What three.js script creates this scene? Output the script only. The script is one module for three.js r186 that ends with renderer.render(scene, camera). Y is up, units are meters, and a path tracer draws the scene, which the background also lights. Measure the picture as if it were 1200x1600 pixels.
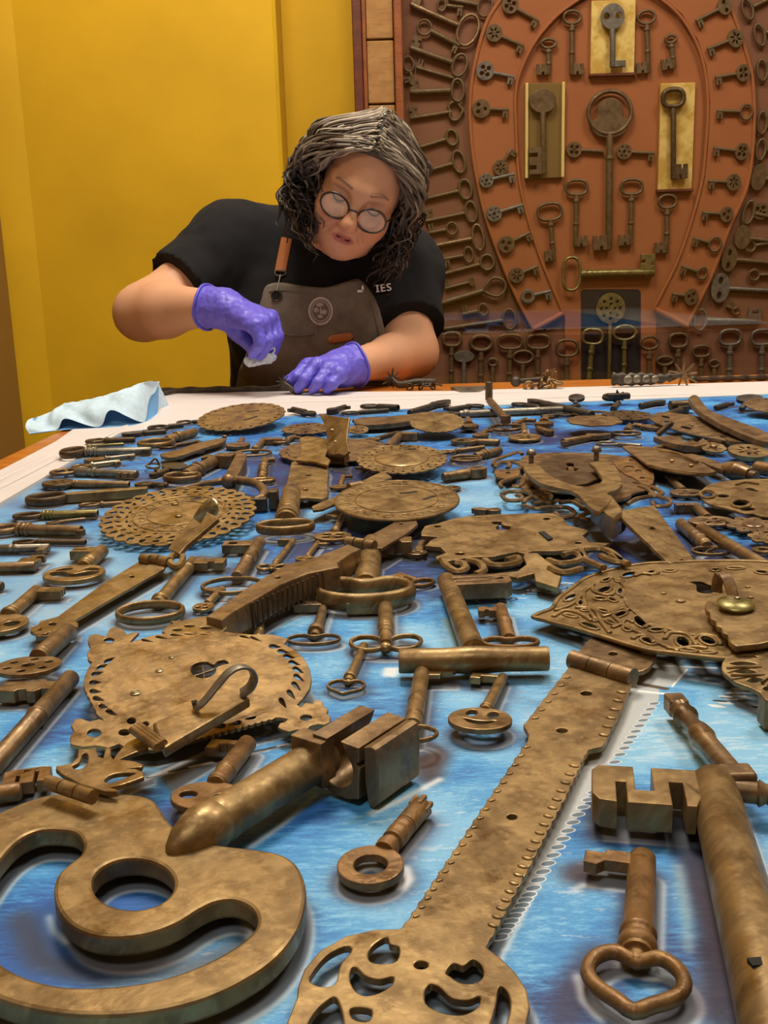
import * as THREE from 'three';
import { mergeGeometries, toCreasedNormals } from 'three/addons/utils/BufferGeometryUtils.js';
import { RoundedBoxGeometry } from 'three/addons/geometries/RoundedBoxGeometry.js';
import { RectAreaLightUniformsLib } from 'three/addons/lights/RectAreaLightUniformsLib.js';
import { ImprovedNoise } from 'three/addons/math/ImprovedNoise.js';

// ---------------------------------------------------------------- camera, light, exposure
const TT = 0.76, EYE = 0.165, F = 1580;               // table height, lens height above it, focal length in pixels of a 1200 x 1600 frame
const scene = new THREE.Scene();
const camera = new THREE.PerspectiveCamera(THREE.MathUtils.radToDeg(2 * Math.atan(800 / F)), 0.75, 0.02, 30);
camera.rotation.order = 'YXZ';
camera.position.set(0, TT + EYE, 0);
camera.rotation.set(THREE.MathUtils.degToRad(-12.8), 0, THREE.MathUtils.degToRad(-1.7));
camera.updateMatrixWorld(true);
scene.add(camera);
scene.background = new THREE.Color(0x000000);
const renderer = new THREE.WebGLRenderer({ antialias: true });
renderer.toneMapping = THREE.LinearToneMapping;
renderer.toneMappingExposure = 1.6;
renderer.shadowMap.enabled = true;
RectAreaLightUniformsLib.init();
const LAMPS = [[-0.1, -1.4, 0.62, 0.62, 16], [1.2, -1.3, 0.62, 0.62, 11], [-0.3, 0.5, 0.62, 0.62, 5]];   // x, z, width, depth, strength of the ceiling panels; the last is an added front fill
const LAMP_COLOUR = new THREE.Color(1.0, 0.91, 0.79), CEILING = 2.7;

// ---------------------------------------------------------------- helpers
const V3 = (x, y, z) => new THREE.Vector3(x, y, z), V2 = (x, y) => new THREE.Vector2(x, y);
const creased = (g, a) => { const q = toCreasedNormals(g.scale(1000, 1000, 1000), a); return q.scale(0.001, 0.001, 0.001); };
let seed = 7;
const rnd = () => { seed = (seed * 1664525 + 1013904223) >>> 0; return seed / 4294967296; };
const rr = (a, b) => a + (b - a) * rnd();
const { lerp, clamp, smoothstep } = THREE.MathUtils;
const ray = (px, py) => V3((px - 600) / F, (800 - py) / F, -1).applyQuaternion(camera.quaternion);
function T(px, py, h = 0) { const d = ray(px, py); return d.multiplyScalar((h - EYE) / d.y).add(camera.position); }       // a pixel as a point h above the table
function Z(px, py, z) { const d = ray(px, py); return d.multiplyScalar(z / d.z).add(camera.position); }                    // a pixel as a point of the upright plane z
const scaleAt = (p) => F / -p.clone().applyMatrix4(camera.matrixWorldInverse).z;                                           // pixels per metre there
const names = new Map();
const numbered = (n) => { const k = names.get(n) ?? 0; names.set(n, k + 1); return k ? n + '_' + String(k).padStart(3, '0') : n; };
function tag(o, label, category, group) { o.userData.label = label; o.userData.category = category; if (group) o.userData.group = group; return o; }
function thing(name, label, category, pos = V3(0, 0, 0), group) {
  const o = new THREE.Group(); o.name = numbered(name); o.position.copy(pos); scene.add(o);
  return tag(o, label, category, group);
}
function boxUV(g, slanted) {                                   // texture coordinates in metres, from the side each face looks to
  if (g.index) g = g.toNonIndexed();
  const p = g.attributes.position, uv = new Float32Array(p.count * 2), a = V3(), b = V3(), c = V3();
  if (slanted) { for (let i = 0; i < p.count; i++) { const x = p.getX(i), y = p.getY(i), z = p.getZ(i); uv[i * 2] = x * 0.94 - y * 0.42 + z * 0.1; uv[i * 2 + 1] = z * 0.9 - y * 0.52 - x * 0.08; } g.setAttribute('uv', new THREE.BufferAttribute(uv, 2)); return g; }   // seamless, for turned and forged pieces
  for (let i = 0; i < p.count; i += 3) {
    a.fromBufferAttribute(p, i); b.fromBufferAttribute(p, i + 1); c.fromBufferAttribute(p, i + 2);
    const n = b.clone().sub(a).cross(c.clone().sub(a)), x = Math.abs(n.x), y = Math.abs(n.y), z = Math.abs(n.z);
    [a, b, c].forEach((v, k) => { uv[(i + k) * 2] = x > y && x > z ? v.z : v.x; uv[(i + k) * 2 + 1] = y >= x && y >= z ? v.z : v.y; });
  }
  g.setAttribute('uv', new THREE.BufferAttribute(uv, 2));
  return g;
}
const merged = (gs) => {
  gs = gs.filter(Boolean).map((g) => { g = g.index ? g.toNonIndexed() : g; for (const k of Object.keys(g.attributes)) if (!['position', 'normal'].includes(k)) g.deleteAttribute(k); return g; });
  return gs.length > 1 ? mergeGeometries(gs) : gs[0];
};
function part(name, gs, mat, parent, label) {         // geometries in the parent's own frame
  const raw = Array.isArray(gs) ? merged(gs) : gs;
  const g = mat.userData.ownUV ? raw : boxUV(raw, mat.userData.slanted);
  const o = new THREE.Mesh(g, mat); o.name = parent === scene ? numbered(name) : name; o.castShadow = o.receiveShadow = true;
  if (label) o.userData.label = label;
  parent.add(o);
  return o;
}
function partW(name, gs, mat, parent, label) {        // geometries in world coordinates under a thing that is not turned
  const g = Array.isArray(gs) ? merged(gs) : gs, o = V3();
  for (let q = parent; q && q !== scene; q = q.parent) o.add(q.position);
  g.translate(-o.x, -o.y, -o.z);
  return part(name, g, mat, parent, label);
}
function struct(name, gs, mat) { const o = part(name, gs, mat, scene); o.userData.kind = 'structure'; return o; }
const box = (w, h, d, x = 0, y = 0, z = 0, r = 0) => { const g = r ? new RoundedBoxGeometry(w, h, d, 2, Math.min(r, w / 2.01, h / 2.01, d / 2.01)) : new THREE.BoxGeometry(w, h, d); g.translate(x, y, z); return g; };
function rod(a, b, r0, r1 = r0, seg = 14) {           // a tapered bar between two points
  const g = new THREE.CylinderGeometry(r1, r0, a.distanceTo(b), seg), d = b.clone().sub(a).normalize();
  g.applyQuaternion(new THREE.Quaternion().setFromUnitVectors(V3(0, 1, 0), d));
  g.translate((a.x + b.x) / 2, (a.y + b.y) / 2, (a.z + b.z) / 2);
  return g;
}
function sweep(pts, closed, size, seg = 8, up = V3(0, 1, 0), pow = 1) {    // an elliptic (pow < 1: boxier) section along a curve; size(t) = [half width, half height]
  const n = pts.length, pos = [], idx = [];
  for (let i = 0; i < n; i++) {
    const a = pts[closed ? (i - 1 + n) % n : Math.max(0, i - 1)], b = pts[closed ? (i + 1) % n : Math.min(n - 1, i + 1)];
    const t = b.clone().sub(a).normalize(), s = t.clone().cross(up).normalize(), u = s.clone().cross(t);
    const [w, h] = size(i / (closed ? n : n - 1));
    for (let k = 0; k < seg; k++) {
      const q = (k / seg) * Math.PI * 2, c = Math.cos(q), e = Math.sin(q);
      const p = pts[i].clone().addScaledVector(s, w * Math.sign(c) * Math.pow(Math.abs(c), pow)).addScaledVector(u, h * Math.sign(e) * Math.pow(Math.abs(e), pow));
      pos.push(p.x, p.y, p.z);
    }
  }
  const rings = closed ? n : n - 1;
  for (let i = 0; i < rings; i++) for (let k = 0; k < seg; k++) {
    const a = i * seg + k, b = i * seg + ((k + 1) % seg), c = ((i + 1) % n) * seg + k, d = ((i + 1) % n) * seg + ((k + 1) % seg);
    idx.push(a, b, c, b, d, c);
  }
  if (!closed) for (const [r, flip] of [[0, 1], [n - 1, 0]]) for (let k = 1; k < seg - 1; k++) idx.push(r * seg, r * seg + (flip ? k + 1 : k), r * seg + (flip ? k : k + 1));
  const g = new THREE.BufferGeometry();
  g.setAttribute('position', new THREE.Float32BufferAttribute(pos, 3)); g.setIndex(idx);
  return pow < 1 ? creased(g, 0.7) : (g.computeVertexNormals(), g);
}
function curve(pts, n = 40, closed = false) { return new THREE.CatmullRomCurve3(pts, closed, 'centripetal').getPoints(n).slice(0, closed ? n : n + 1); }
const pairs = (a) => { const o = []; for (let i = 0; i < a.length; i += 2) o.push([a[i], a[i + 1]]); return o; };
const ell = (cx, cy, rx, ry, rot = 0, n = 18) => Array.from({ length: n }, (_, i) => { const q = (i / n) * 2 * Math.PI, c = Math.cos(q) * rx, s = Math.sin(q) * ry; return [cx + c * Math.cos(rot) - s * Math.sin(rot), cy + c * Math.sin(rot) + s * Math.cos(rot)]; });
const smooth2 = (pts, n) => curve(pts.map(([x, y]) => V3(x, y, 0)), n ?? pts.length * 5, true).map((p) => [p.x, p.y]);
const tear = (cx, cy, l, w, rot, n = 12) => Array.from({ length: n }, (_, i) => { const q = (i / n) * 2 * Math.PI, x = Math.cos(q) * l, y = Math.sin(q) * w * (0.55 - 0.45 * Math.cos(q)); return [cx + x * Math.cos(rot) - y * Math.sin(rot), cy + x * Math.sin(rot) + y * Math.cos(rot)]; });
function shapeOf(outline, holes = []) {
  const area = (p) => p.reduce((s, [x, y], i) => { const [u, v] = p[(i + 1) % p.length]; return s + x * v - u * y; }, 0);
  const s = new THREE.Shape((area(outline) < 0 ? [...outline].reverse() : outline).map(([x, y]) => V2(x, y)));
  for (const h of holes) s.holes.push(new THREE.Path((area(h) > 0 ? [...h].reverse() : h).map(([x, y]) => V2(x, y))));
  return s;
}
function extrude(outline, holes, t, bevel) {
  return creased(new THREE.ExtrudeGeometry(shapeOf(outline, holes), bevel ? { depth: t - 2 * bevel, bevelEnabled: true, bevelThickness: bevel, bevelSize: bevel, bevelOffset: -bevel, bevelSegments: 2, curveSegments: 6 } : { depth: t, bevelEnabled: false }).translate(0, 0, bevel || 0), 0.36);
}
function flat(outline, holes, t, bevel = 0) {          // outline in [x, z] metres; lies from y = 0 up to y = t
  const f = (p) => p.map(([x, z]) => [x, -z]);
  return extrude(f(outline), holes.map(f), t, bevel).rotateX(-Math.PI / 2);
}
// A plane for traced outlines: level at height h, or through three pixels with their heights
function planeOf(h) {
  const P = Array.isArray(h) ? h.map(([x, y, k]) => T(x, y, k)) : [T(600, 900, h), T(700, 900, h), T(600, 800, h)];
  const n = P[1].clone().sub(P[0]).cross(P[2].clone().sub(P[0])).normalize(); if (n.y < 0) n.negate();
  const u = V3(1, 0, 0).addScaledVector(n, -n.x).normalize(), v = n.clone().cross(u);
  return { o: P[0], n, u, v };
}
function onPlane(pl, px, py) { const d = ray(px, py), k = pl.o.clone().sub(camera.position).dot(pl.n) / d.dot(pl.n); return d.multiplyScalar(k).add(camera.position); }
const PRINTED = [];                                     // outlines of plates: the printed sheet shows their picture a little beside them
function slab(outline, { h = 0.004, t = 0.0015, holes = [], sm = 0, bevel = 0.0003 } = {}) {     // a plate whose edge was measured in the photograph, with its real thickness; world coordinates
  const pl = planeOf(h), to2 = (p) => p.map(([x, y]) => { const q = onPlane(pl, x, y).sub(pl.o); return [q.dot(pl.u), q.dot(pl.v)]; });
  const out = typeof outline[0] === 'number' ? pairs(outline) : outline;
  const line = sm ? smooth2(out, out.length * sm) : out, g = extrude(to2(line), holes.map((q) => to2(typeof q[0] === 'number' ? smooth2(pairs(q), q.length * 2) : q)), t, bevel);
  const w3 = (p) => p.map(([x, y]) => { const q = onPlane(pl, x, y); return [q.x, q.z]; });
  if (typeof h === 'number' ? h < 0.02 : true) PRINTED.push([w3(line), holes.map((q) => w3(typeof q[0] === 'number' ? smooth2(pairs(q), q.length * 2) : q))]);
  const m = new THREE.Matrix4().makeBasis(pl.u, pl.v, pl.n).setPosition(pl.o.clone().addScaledVector(pl.n, -t));
  return g.applyMatrix4(m);
}
const scallop = (x0, y0, x1, y1, n, amp, k = 5) => {   // a row of small bumps along a line of the outline, to the left of its direction
  const o = [], dx = x1 - x0, dy = y1 - y0, l = Math.hypot(dx, dy);
  for (let i = 0; i < n; i++) for (let j = 0; j < k; j++) { const u = (i + j / k) / n, a = amp * Math.pow(Math.sin((j / k) * Math.PI), 0.7); o.push([x0 + dx * u + (dy / l) * a, y0 + dy * u - (dx / l) * a]); }
  return o;
};
// ---------------------------------------------------------------- textures and materials
function noiseTile(N, cells, oct, sd) {                // tileable fractal noise, 0..1
  const out = new Float32Array(N * N); let amp = 1, sum = 0, c = cells;
  for (let o = 0; o < oct; o++, amp *= 0.55, c *= 2) {
    const g = new Float32Array(c * c); let s = sd * 7919 + o * 104729 + 1; for (let i = 0; i < g.length; i++) { s = (s * 1664525 + 1013904223) >>> 0; g[i] = s / 4294967296; }
    for (let y = 0; y < N; y++) { const fy = (y / N) * c, y0 = fy | 0, ty = fy - y0, sy = ty * ty * (3 - 2 * ty); for (let x = 0; x < N; x++) { const fx = (x / N) * c, x0 = fx | 0, tx = fx - x0, sx = tx * tx * (3 - 2 * tx), a = g[(y0 % c) * c + (x0 % c)], b = g[(y0 % c) * c + ((x0 + 1) % c)], d = g[((y0 + 1) % c) * c + (x0 % c)], e = g[((y0 + 1) % c) * c + ((x0 + 1) % c)]; out[y * N + x] += amp * lerp(lerp(a, b, sx), lerp(d, e, sx), sy); } }
    sum += amp;
  }
  for (let i = 0; i < out.length; i++) out[i] /= sum;
  return out;
}
function tex(N, fn, srgb, rep = 1, M = N) {
  const d = new Uint8Array(N * M * 4);
  for (let i = 0; i < N * M; i++) { const c = fn(i, i % N, (i / N) | 0); for (let k = 0; k < 3; k++) d[i * 4 + k] = clamp(c[k] * 255, 0, 255); d[i * 4 + 3] = 255; }
  const t = new THREE.DataTexture(d, N, M); t.wrapS = t.wrapT = THREE.RepeatWrapping; t.magFilter = THREE.LinearFilter; t.minFilter = THREE.LinearMipmapLinearFilter; t.generateMipmaps = true;
  if (srgb) t.colorSpace = THREE.SRGBColorSpace; t.repeat.set(rep, rep); t.needsUpdate = true;
  return t;
}
const N1 = noiseTile(512, 6, 6, 1), N2 = noiseTile(512, 24, 4, 2), N3 = noiseTile(512, 4, 3, 3);
const mixc = (a, b, t) => [lerp(a[0], b[0], t), lerp(a[1], b[1], t), lerp(a[2], b[2], t)];
const hex = (h) => [(h >> 16) / 255, ((h >> 8) & 255) / 255, (h & 255) / 255];
const metalBump = tex(512, (i) => { const v = N1[i] * 0.6 + N2[i] * 0.4; return [v, v, v]; }, false, 24);
const metalRough = tex(512, (i) => { const v = clamp(0.6 + (N1[i] - 0.5) * 0.7 + (N2[i] - 0.5) * 0.4, 0, 1); return [v, v, v]; }, false, 16);
function metalMat(name, dark, mid, light, metalness, rough, bump = 0.00016) {
  const tone = (h) => { const [r, g, b] = hex(h); const f = name === 'golden bronze' ? 1.04 : 1.0; return [r * 0.97 * f, g * 0.98 * f, b * 0.97 * f]; }, d = tone(dark), m = tone(mid), l = tone(light);
  const map = tex(512, (i) => { const a = smoothstep(N1[i], 0.34, 0.66), b = smoothstep(N2[i], 0.52, 0.78), c = smoothstep(N3[i], 0.3, 0.7); return mixc(mixc(mixc(d, m, 0.35 + a * 0.65), l, b * 0.4), d, (1 - c) * 0.22); }, true, 22);
  const mt = new THREE.MeshStandardMaterial({ map, metalness, roughness: rough, roughnessMap: metalRough, bumpMap: metalBump, bumpScale: bump }); mt.name = name; mt.userData.slanted = true; return mt;
}
const M = {
  iron: metalMat('brown iron', 0x66503a, 0x9a7c56, 0xbc9c70, 0.62, 0.74),
  bronze: metalMat('golden bronze', 0x6c5436, 0xa48659, 0xcaaa76, 0.62, 0.7),
  rust: metalMat('rusty iron', 0x664a2c, 0x9a7242, 0xbf975a, 0.4, 0.8, 0.0005),
  dark: metalMat('dark iron', 0x4b3b2a, 0x6a543a, 0x88704e, 0.5, 0.78),
  plate: metalMat('tan plate', 0x705838, 0xa5885a, 0xc7a874, 0.62, 0.74),
  steel: metalMat('worn steel', 0x6e675a, 0x94897a, 0xb8ae9c, 0.6, 0.62),
  brass: metalMat('green brass', 0x6d6238, 0x988a52, 0xc4b576, 0.6, 0.6),
  old: metalMat('black iron', 0x3a322a, 0x544a3e, 0x766a5a, 0.45, 0.8),
  shine: metalMat('bright worn tip', 0x9a8a68, 0xc0b08a, 0xe0d2ac, 0.75, 0.42),
  cabKey: metalMat('cabinet key iron', 0x5a452c, 0x76603f, 0x937b54, 0.35, 0.85),
  cabSteel: metalMat('cabinet grey iron', 0x5f5a50, 0x827a6c, 0xa29886, 0.4, 0.8),
};
const plain = (color, roughness = 0.8, extra = {}) => new THREE.MeshStandardMaterial({ color, roughness, ...extra });
const wallTex = tex(512, (i) => { const v = 0.93 + (N1[i] - 0.5) * 0.10 + (N3[i] - 0.5) * 0.10; return mixc([0, 0, 0], hex(0xecba00), v); }, true, 0.8);
const wallBump = tex(512, (i) => { const v = N1[i] * 0.35 + N3[i] * 0.65; return [v, v, v]; }, false, 1.1);
M.wall = new THREE.MeshStandardMaterial({ map: wallTex, roughness: 0.72, bumpMap: wallBump, bumpScale: 0.006 });
M.ceiling = plain(0xe8ddc4, 0.95); M.floor = plain(0x5a4632, 0.7);
const woodTex = (a, b, c, rx, ry) => { const A = hex(a), B = hex(b), C = hex(c); const t = tex(512, (i, x, y) => { const g = N3[i] * 2.2 + (y / 512) * 9 + N1[i] * 0.9, w = Math.abs((g % 1) - 0.5) * 2, f = N2[((y * 5) % 512) * 512 + ((x / 3) | 0)]; return mixc(mixc(A, B, w), C, smoothstep(f, 0.45, 0.8) * 0.6); }, true, 1); t.repeat.set(rx, ry); return t; };
M.tableWood = new THREE.MeshPhysicalMaterial({ map: woodTex(0xb4671c, 0xcb7c28, 0x9a5514, 1.4, 4), roughness: 0.38, clearcoat: 0.25, clearcoatRoughness: 0.3 });
M.darkWood = new THREE.MeshStandardMaterial({ map: woodTex(0x5d2a14, 0x6f3519, 0x4a2010, 6, 2), roughness: 0.5 });
M.caseWood = new THREE.MeshStandardMaterial({ map: woodTex(0x8a4a1e, 0x9a5626, 0x733a16, 6, 2), roughness: 0.5 });
M.caseTan = new THREE.MeshStandardMaterial({ map: woodTex(0xa4763e, 0xb08248, 0x8f6635, 5, 2), roughness: 0.75 });
M.board = new THREE.MeshStandardMaterial({ map: tex(512, (i) => mixc(hex(0x784d33), hex(0x875a3e), N1[i] * 0.6 + N3[i] * 0.4), true, 2), roughness: 0.8 });
M.boardRaised = new THREE.MeshStandardMaterial({ map: tex(512, (i) => mixc(hex(0x98582c), hex(0xa86634), N1[i] * 0.6 + N3[i] * 0.4), true, 2), roughness: 0.75 });
M.goldLeaf = new THREE.MeshStandardMaterial({ map: tex(512, (i) => mixc(hex(0xc9a44a), hex(0xe8cc78), smoothstep(N1[i], 0.35, 0.65)), true, 6), roughness: 0.55, metalness: 0.35 });
M.black = plain(0x15130f, 0.8);
M.glass = new THREE.MeshPhysicalMaterial({ color: 0xffffff, roughness: 0.02, transmission: 1, thickness: 0, ior: 1.5 });
M.paper = new THREE.MeshStandardMaterial({ map: tex(512, (i) => { const v = 0.86 + (N3[i] - 0.5) * 0.05; return [v, v * 0.965, v * 0.95]; }, true, 3), roughness: 0.6, bumpMap: wallBump, bumpScale: 0.002 });
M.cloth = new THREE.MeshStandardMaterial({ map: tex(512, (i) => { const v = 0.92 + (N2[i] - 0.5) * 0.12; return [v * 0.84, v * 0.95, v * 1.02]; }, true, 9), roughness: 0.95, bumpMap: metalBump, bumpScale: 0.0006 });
M.clothShade = new THREE.MeshStandardMaterial({ color: 0x6ba6dc, roughness: 0.95 });  // same cloth; the shade inside its folds is put into this deeper blue
// ---------------------------------------------------------------- the room
const ZW = -2.4, XL = -0.86;                             // back wall, left wall
{
  struct('floor', [box(6.4, 0.1, 6.2, 1.2, -0.05, -0.2)], M.floor);
  struct('ceiling', [box(6.4, 0.1, 6.2, 1.2, CEILING + 0.05, -0.2)], M.ceiling);
  const a = Z(52, 340, ZW).x, b = Z(439, 200, ZW).x, c = Z(553, 80, ZW - 0.16).x;
  const wall = (pts, d) => extrude(pts, [], CEILING, 0).rotateX(-Math.PI / 2);
  // back wall up to the corner of the recess, with a slim chamfer in the left corner of the room
  struct('wall_back', [wall([[a, -ZW], [b - 0.008, -ZW], [b, -ZW + 0.008], [b, -ZW + 0.16], [3.4, -ZW + 0.16], [3.4, -ZW + 0.4], [a - 0.4, -ZW + 0.4], [a - 0.4, -ZW]])], M.wall);
  const k = Z(17, 480, ZW + 0.02).x;
  struct('wall_left', [wall([[a, -ZW], [k, -ZW - 0.02], [k - 0.25, -ZW - 0.02], [k - 0.25, -ZW], [a - 0.1, -ZW + 0.1]])], M.wall);
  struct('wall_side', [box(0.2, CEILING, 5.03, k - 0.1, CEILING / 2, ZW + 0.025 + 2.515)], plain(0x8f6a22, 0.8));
  struct('wall_right', [box(0.2, CEILING, 6.2, 3.5, CEILING / 2, -0.2)], M.wall);
  struct('wall_front', [box(6.4, CEILING, 0.2, 1.2, CEILING / 2, 2.8)], M.wall);
}
LAMPS.forEach(([x, z, w, d, power], i) => {
  const t = thing('ceiling_light', ['square ceiling light panel above the far half of the table', 'square ceiling light panel in front of the key cabinet', 'added fill light panel on the ceiling behind the near end of the table'][i], 'ceiling light', V3(x, CEILING, z));
  part('frame', [box(w + 0.08, 0.03, 0.04, 0, -0.015, d / 2 + 0.02), box(w + 0.08, 0.03, 0.04, 0, -0.015, -d / 2 - 0.02), box(0.04, 0.03, d, w / 2 + 0.02, -0.015, 0), box(0.04, 0.03, d, -w / 2 - 0.02, -0.015, 0)], plain(0xf2efe8, 0.5), t);
  const glow = new THREE.MeshStandardMaterial({ color: 0xffffff, emissive: LAMP_COLOUR, emissiveIntensity: 1.5, roughness: 0.6 });
  part('diffuser', [box(w, 0.008, d, 0, -0.006, 0)], glow, t);
  const l = new THREE.RectAreaLight(LAMP_COLOUR, power, w, d); l.name = 'panel_light'; l.position.set(0, -0.014, 0); l.rotation.x = -Math.PI / 2; t.add(l);
});

// ---------------------------------------------------------------- the table, its white sheet and the printed sheet
{
  const t = thing('work_table', 'long orange-brown varnished wooden table under the keys', 'table', V3(0.6, 0, -0.5));
  const x0 = -0.405, x1 = 1.6, z0 = -1.705, z1 = 0.75, top = TT - 0.004, cx = (x0 + x1) / 2, cz = (z0 + z1) / 2;
  partW('tabletop', [box(x1 - x0, 0.038, z1 - z0, cx, top - 0.019, cz, 0.008)], M.tableWood, t);
  partW('apron', [box(x1 - x0 - 0.2, 0.09, 0.022, cx, top - 0.083, z0 + 0.1), box(x1 - x0 - 0.2, 0.09, 0.022, cx, top - 0.083, z1 - 0.1), box(0.022, 0.09, z1 - z0 - 0.22, x0 + 0.1, top - 0.083, cz), box(0.022, 0.09, z1 - z0 - 0.22, x1 - 0.1, top - 0.083, cz)], M.tableWood, t);
  for (const x of [x0 + 0.1, x1 - 0.1]) for (const z of [z0 + 0.1, z1 - 0.1]) partW('leg', [box(0.07, top - 0.038, 0.07, x, (top - 0.038) / 2, z, 0.006)], M.tableWood, t);
}
const SHEET = { x0: -0.312, x1: 0.95, z0: -1.385, z1: 0.3 };
{
  const edge = (px, py) => { const p = T(px, py, -0.003); return [p.x, p.z]; };
  const far = [[115, 671], [130, 658], [180, 632], [250, 614], [400, 611], [560, 613], [700, 612], [850, 607], [1000, 603], [1200, 597]].map(([x, y]) => edge(x, y));
  const out = [[-0.372, 0.5], [-0.372, -0.4], [-0.368, -0.75], [-0.371, -0.95], [-0.374, -1.15], ...far, [1.3, -1.5], [1.3, 0.5]];
  const g = flat(out, [], 0.0022, 0.0008).translate(0, TT - 0.004, 0);
  const t = part('white_sheet', g, M.paper, scene); tag(t, 'white paper sheet lying on the wooden table under the blue print', 'paper sheet');
  // soft creases that run along the left border
  const c = [];
  for (const [x, za, zb, w] of [[-0.338, -1.2, -0.72, 0.006], [-0.355, -1.1, -0.6, 0.005], [-0.325, -1.33, -1.0, 0.004]]) c.push(sweep(curve([V3(x + 0.006, TT - 0.0022, za), V3(x, TT - 0.0018, (za + zb) / 2), V3(x - 0.006, TT - 0.0022, zb)], 24), false, (q) => [w * Math.sin(q * Math.PI) + 0.0004, 0.0016 * Math.sin(q * Math.PI) + 0.0002], 8));
  for (const [z, xa, xb, w] of [[-1.47, -0.3, 0.2, 0.006], [-1.52, -0.25, 0.4, 0.005], [-1.43, 0.05, 0.6, 0.005]]) c.push(sweep(curve([V3(xa, TT - 0.0022, z - 0.008), V3((xa + xb) / 2, TT - 0.0018, z), V3(xb, TT - 0.0022, z + 0.012)], 24), false, (q) => [w * Math.sin(q * Math.PI) + 0.0004, 0.0018 * Math.sin(q * Math.PI) + 0.0002], 8));
  const p = part('crease', c, M.paper, t);
}
const BACK = [[-0.312, -1.2], [-0.2, -1.29], [0, -1.345], [0.3, -1.375], [0.6, -1.4], [0.95, -1.42]], zBack = (x) => { let i = 0; while (i < BACK.length - 2 && x > BACK[i + 1][0]) i++; const [a, b] = BACK[i], [c, d] = BACK[i + 1]; return lerp(b, d, clamp((x - a) / (c - a), 0, 1)); };   // the far edge of the print is not quite straight
const printMat = [0, 1, 2].map((i) => { const m = new THREE.MeshStandardMaterial({ roughness: 0.55 }); m.name = 'blue print ' + i; return m; });
const TILES = [[-0.2, 0.2, -0.38, -0.14], [-0.312, 0.35, -0.68, -0.38], [-0.312, 0.95, -1.425, -0.68]];   // x0, x1, z0, z1 of the three strips of the printed sheet
{
  const t = thing('printed_sheet', 'blue printed sheet with white and dark key silhouettes under all the keys', 'print', V3(0, TT - 0.0016, 0));
  const y = TT - 0.0008, quad = (x0, x1, z0, z1, tile) => { const g = new THREE.PlaneGeometry(x1 - x0, z1 - z0).rotateX(-Math.PI / 2).translate((x0 + x1) / 2, y, (z0 + z1) / 2).toNonIndexed(), p = g.attributes.position, uv = g.attributes.uv, [a, b, c, d] = TILES[tile]; for (let i = 0; i < p.count; i++) uv.setXY(i, (p.getX(i) - a) / (b - a), (d - p.getZ(i)) / (d - c)); return g; };
  const backQuad = () => { const g = new THREE.ShapeGeometry(shapeOf([[-0.312, 0.68], ...BACK.map(([x, z]) => [x, -z]), [0.95, 0.68]])).rotateX(-Math.PI / 2).translate(0, y, 0).toNonIndexed(), p = g.attributes.position, uv = g.attributes.uv, [a, b, c, d] = TILES[2]; for (let i = 0; i < p.count; i++) uv.setXY(i, (p.getX(i) - a) / (b - a), (d - p.getZ(i)) / (d - c)); return g; };
  const gs = [
    [quad(-0.2, 0.2, -0.38, -0.14, 0)],
    [quad(-0.312, 0.35, -0.68, -0.38, 1), quad(-0.312, -0.2, -0.38, -0.14, 1), quad(0.2, 0.35, -0.38, -0.14, 1)],
    [backQuad(), quad(0.35, 0.95, -0.68, -0.14, 2), quad(-0.312, 0.95, -0.14, 0.3, 2)],
  ];
  const all = gs.map((q) => mergeGeometries(q)), g = mergeGeometries(all, true); g.translate(0, -t.position.y, 0);
  printMat.forEach((m) => { m.userData.ownUV = true; });
  const o = new THREE.Mesh(g, printMat); o.name = 'print_face'; o.receiveShadow = true; t.add(o);
  part('backing', [flat([[-0.312, 0.3], ...BACK, [0.95, 0.3]], [], 0.0006)], plain(0xe8e8e6, 0.7), t);
}
// ---------------------------------------------------------------- the key kit: bow, shank with collars, bit
const circ = (r, cx = 0, cz = 0, n = 28, sx = 1, sz = 1) => ell(cx, cz, r * sx, r * sz, 0, n);
// centre lines of ring bows in [along, across] for a bow of half length a and half width b; the shank joins at +a
const LOOPS = {
  oval: (q, a, b) => [a * Math.cos(q), b * Math.sin(q)],
  round: (q, a, b) => { const p = (v) => Math.sign(v) * Math.pow(Math.abs(v), 0.75); return [a * p(Math.cos(q)), b * p(Math.sin(q))]; },
  kidney: (q, a, b) => { const c = Math.cos(q), s = Math.sin(q); return [a * c - (c > 0 ? 0.55 * a * Math.exp(-s * s * 7) * c : 0), b * s]; },
  heart: (q, a, b) => { const s = Math.sin(q), c = Math.cos(q), u = 1 - 0.5 * Math.exp(-s * s * 9); return [c > 0 ? a * (0.86 * c * u + 0.14 * c) : a * c * (1 + 0.25 * Math.exp(-s * s * 12)) - 0.04 * a, b * s * (c < 0 ? 1 - 0.16 * c * c : 1)]; },
  tear: (q, a, b) => [a * Math.cos(q), b * Math.sin(q) * (1 - 0.5 * Math.max(0, Math.cos(q)))],
};
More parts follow.
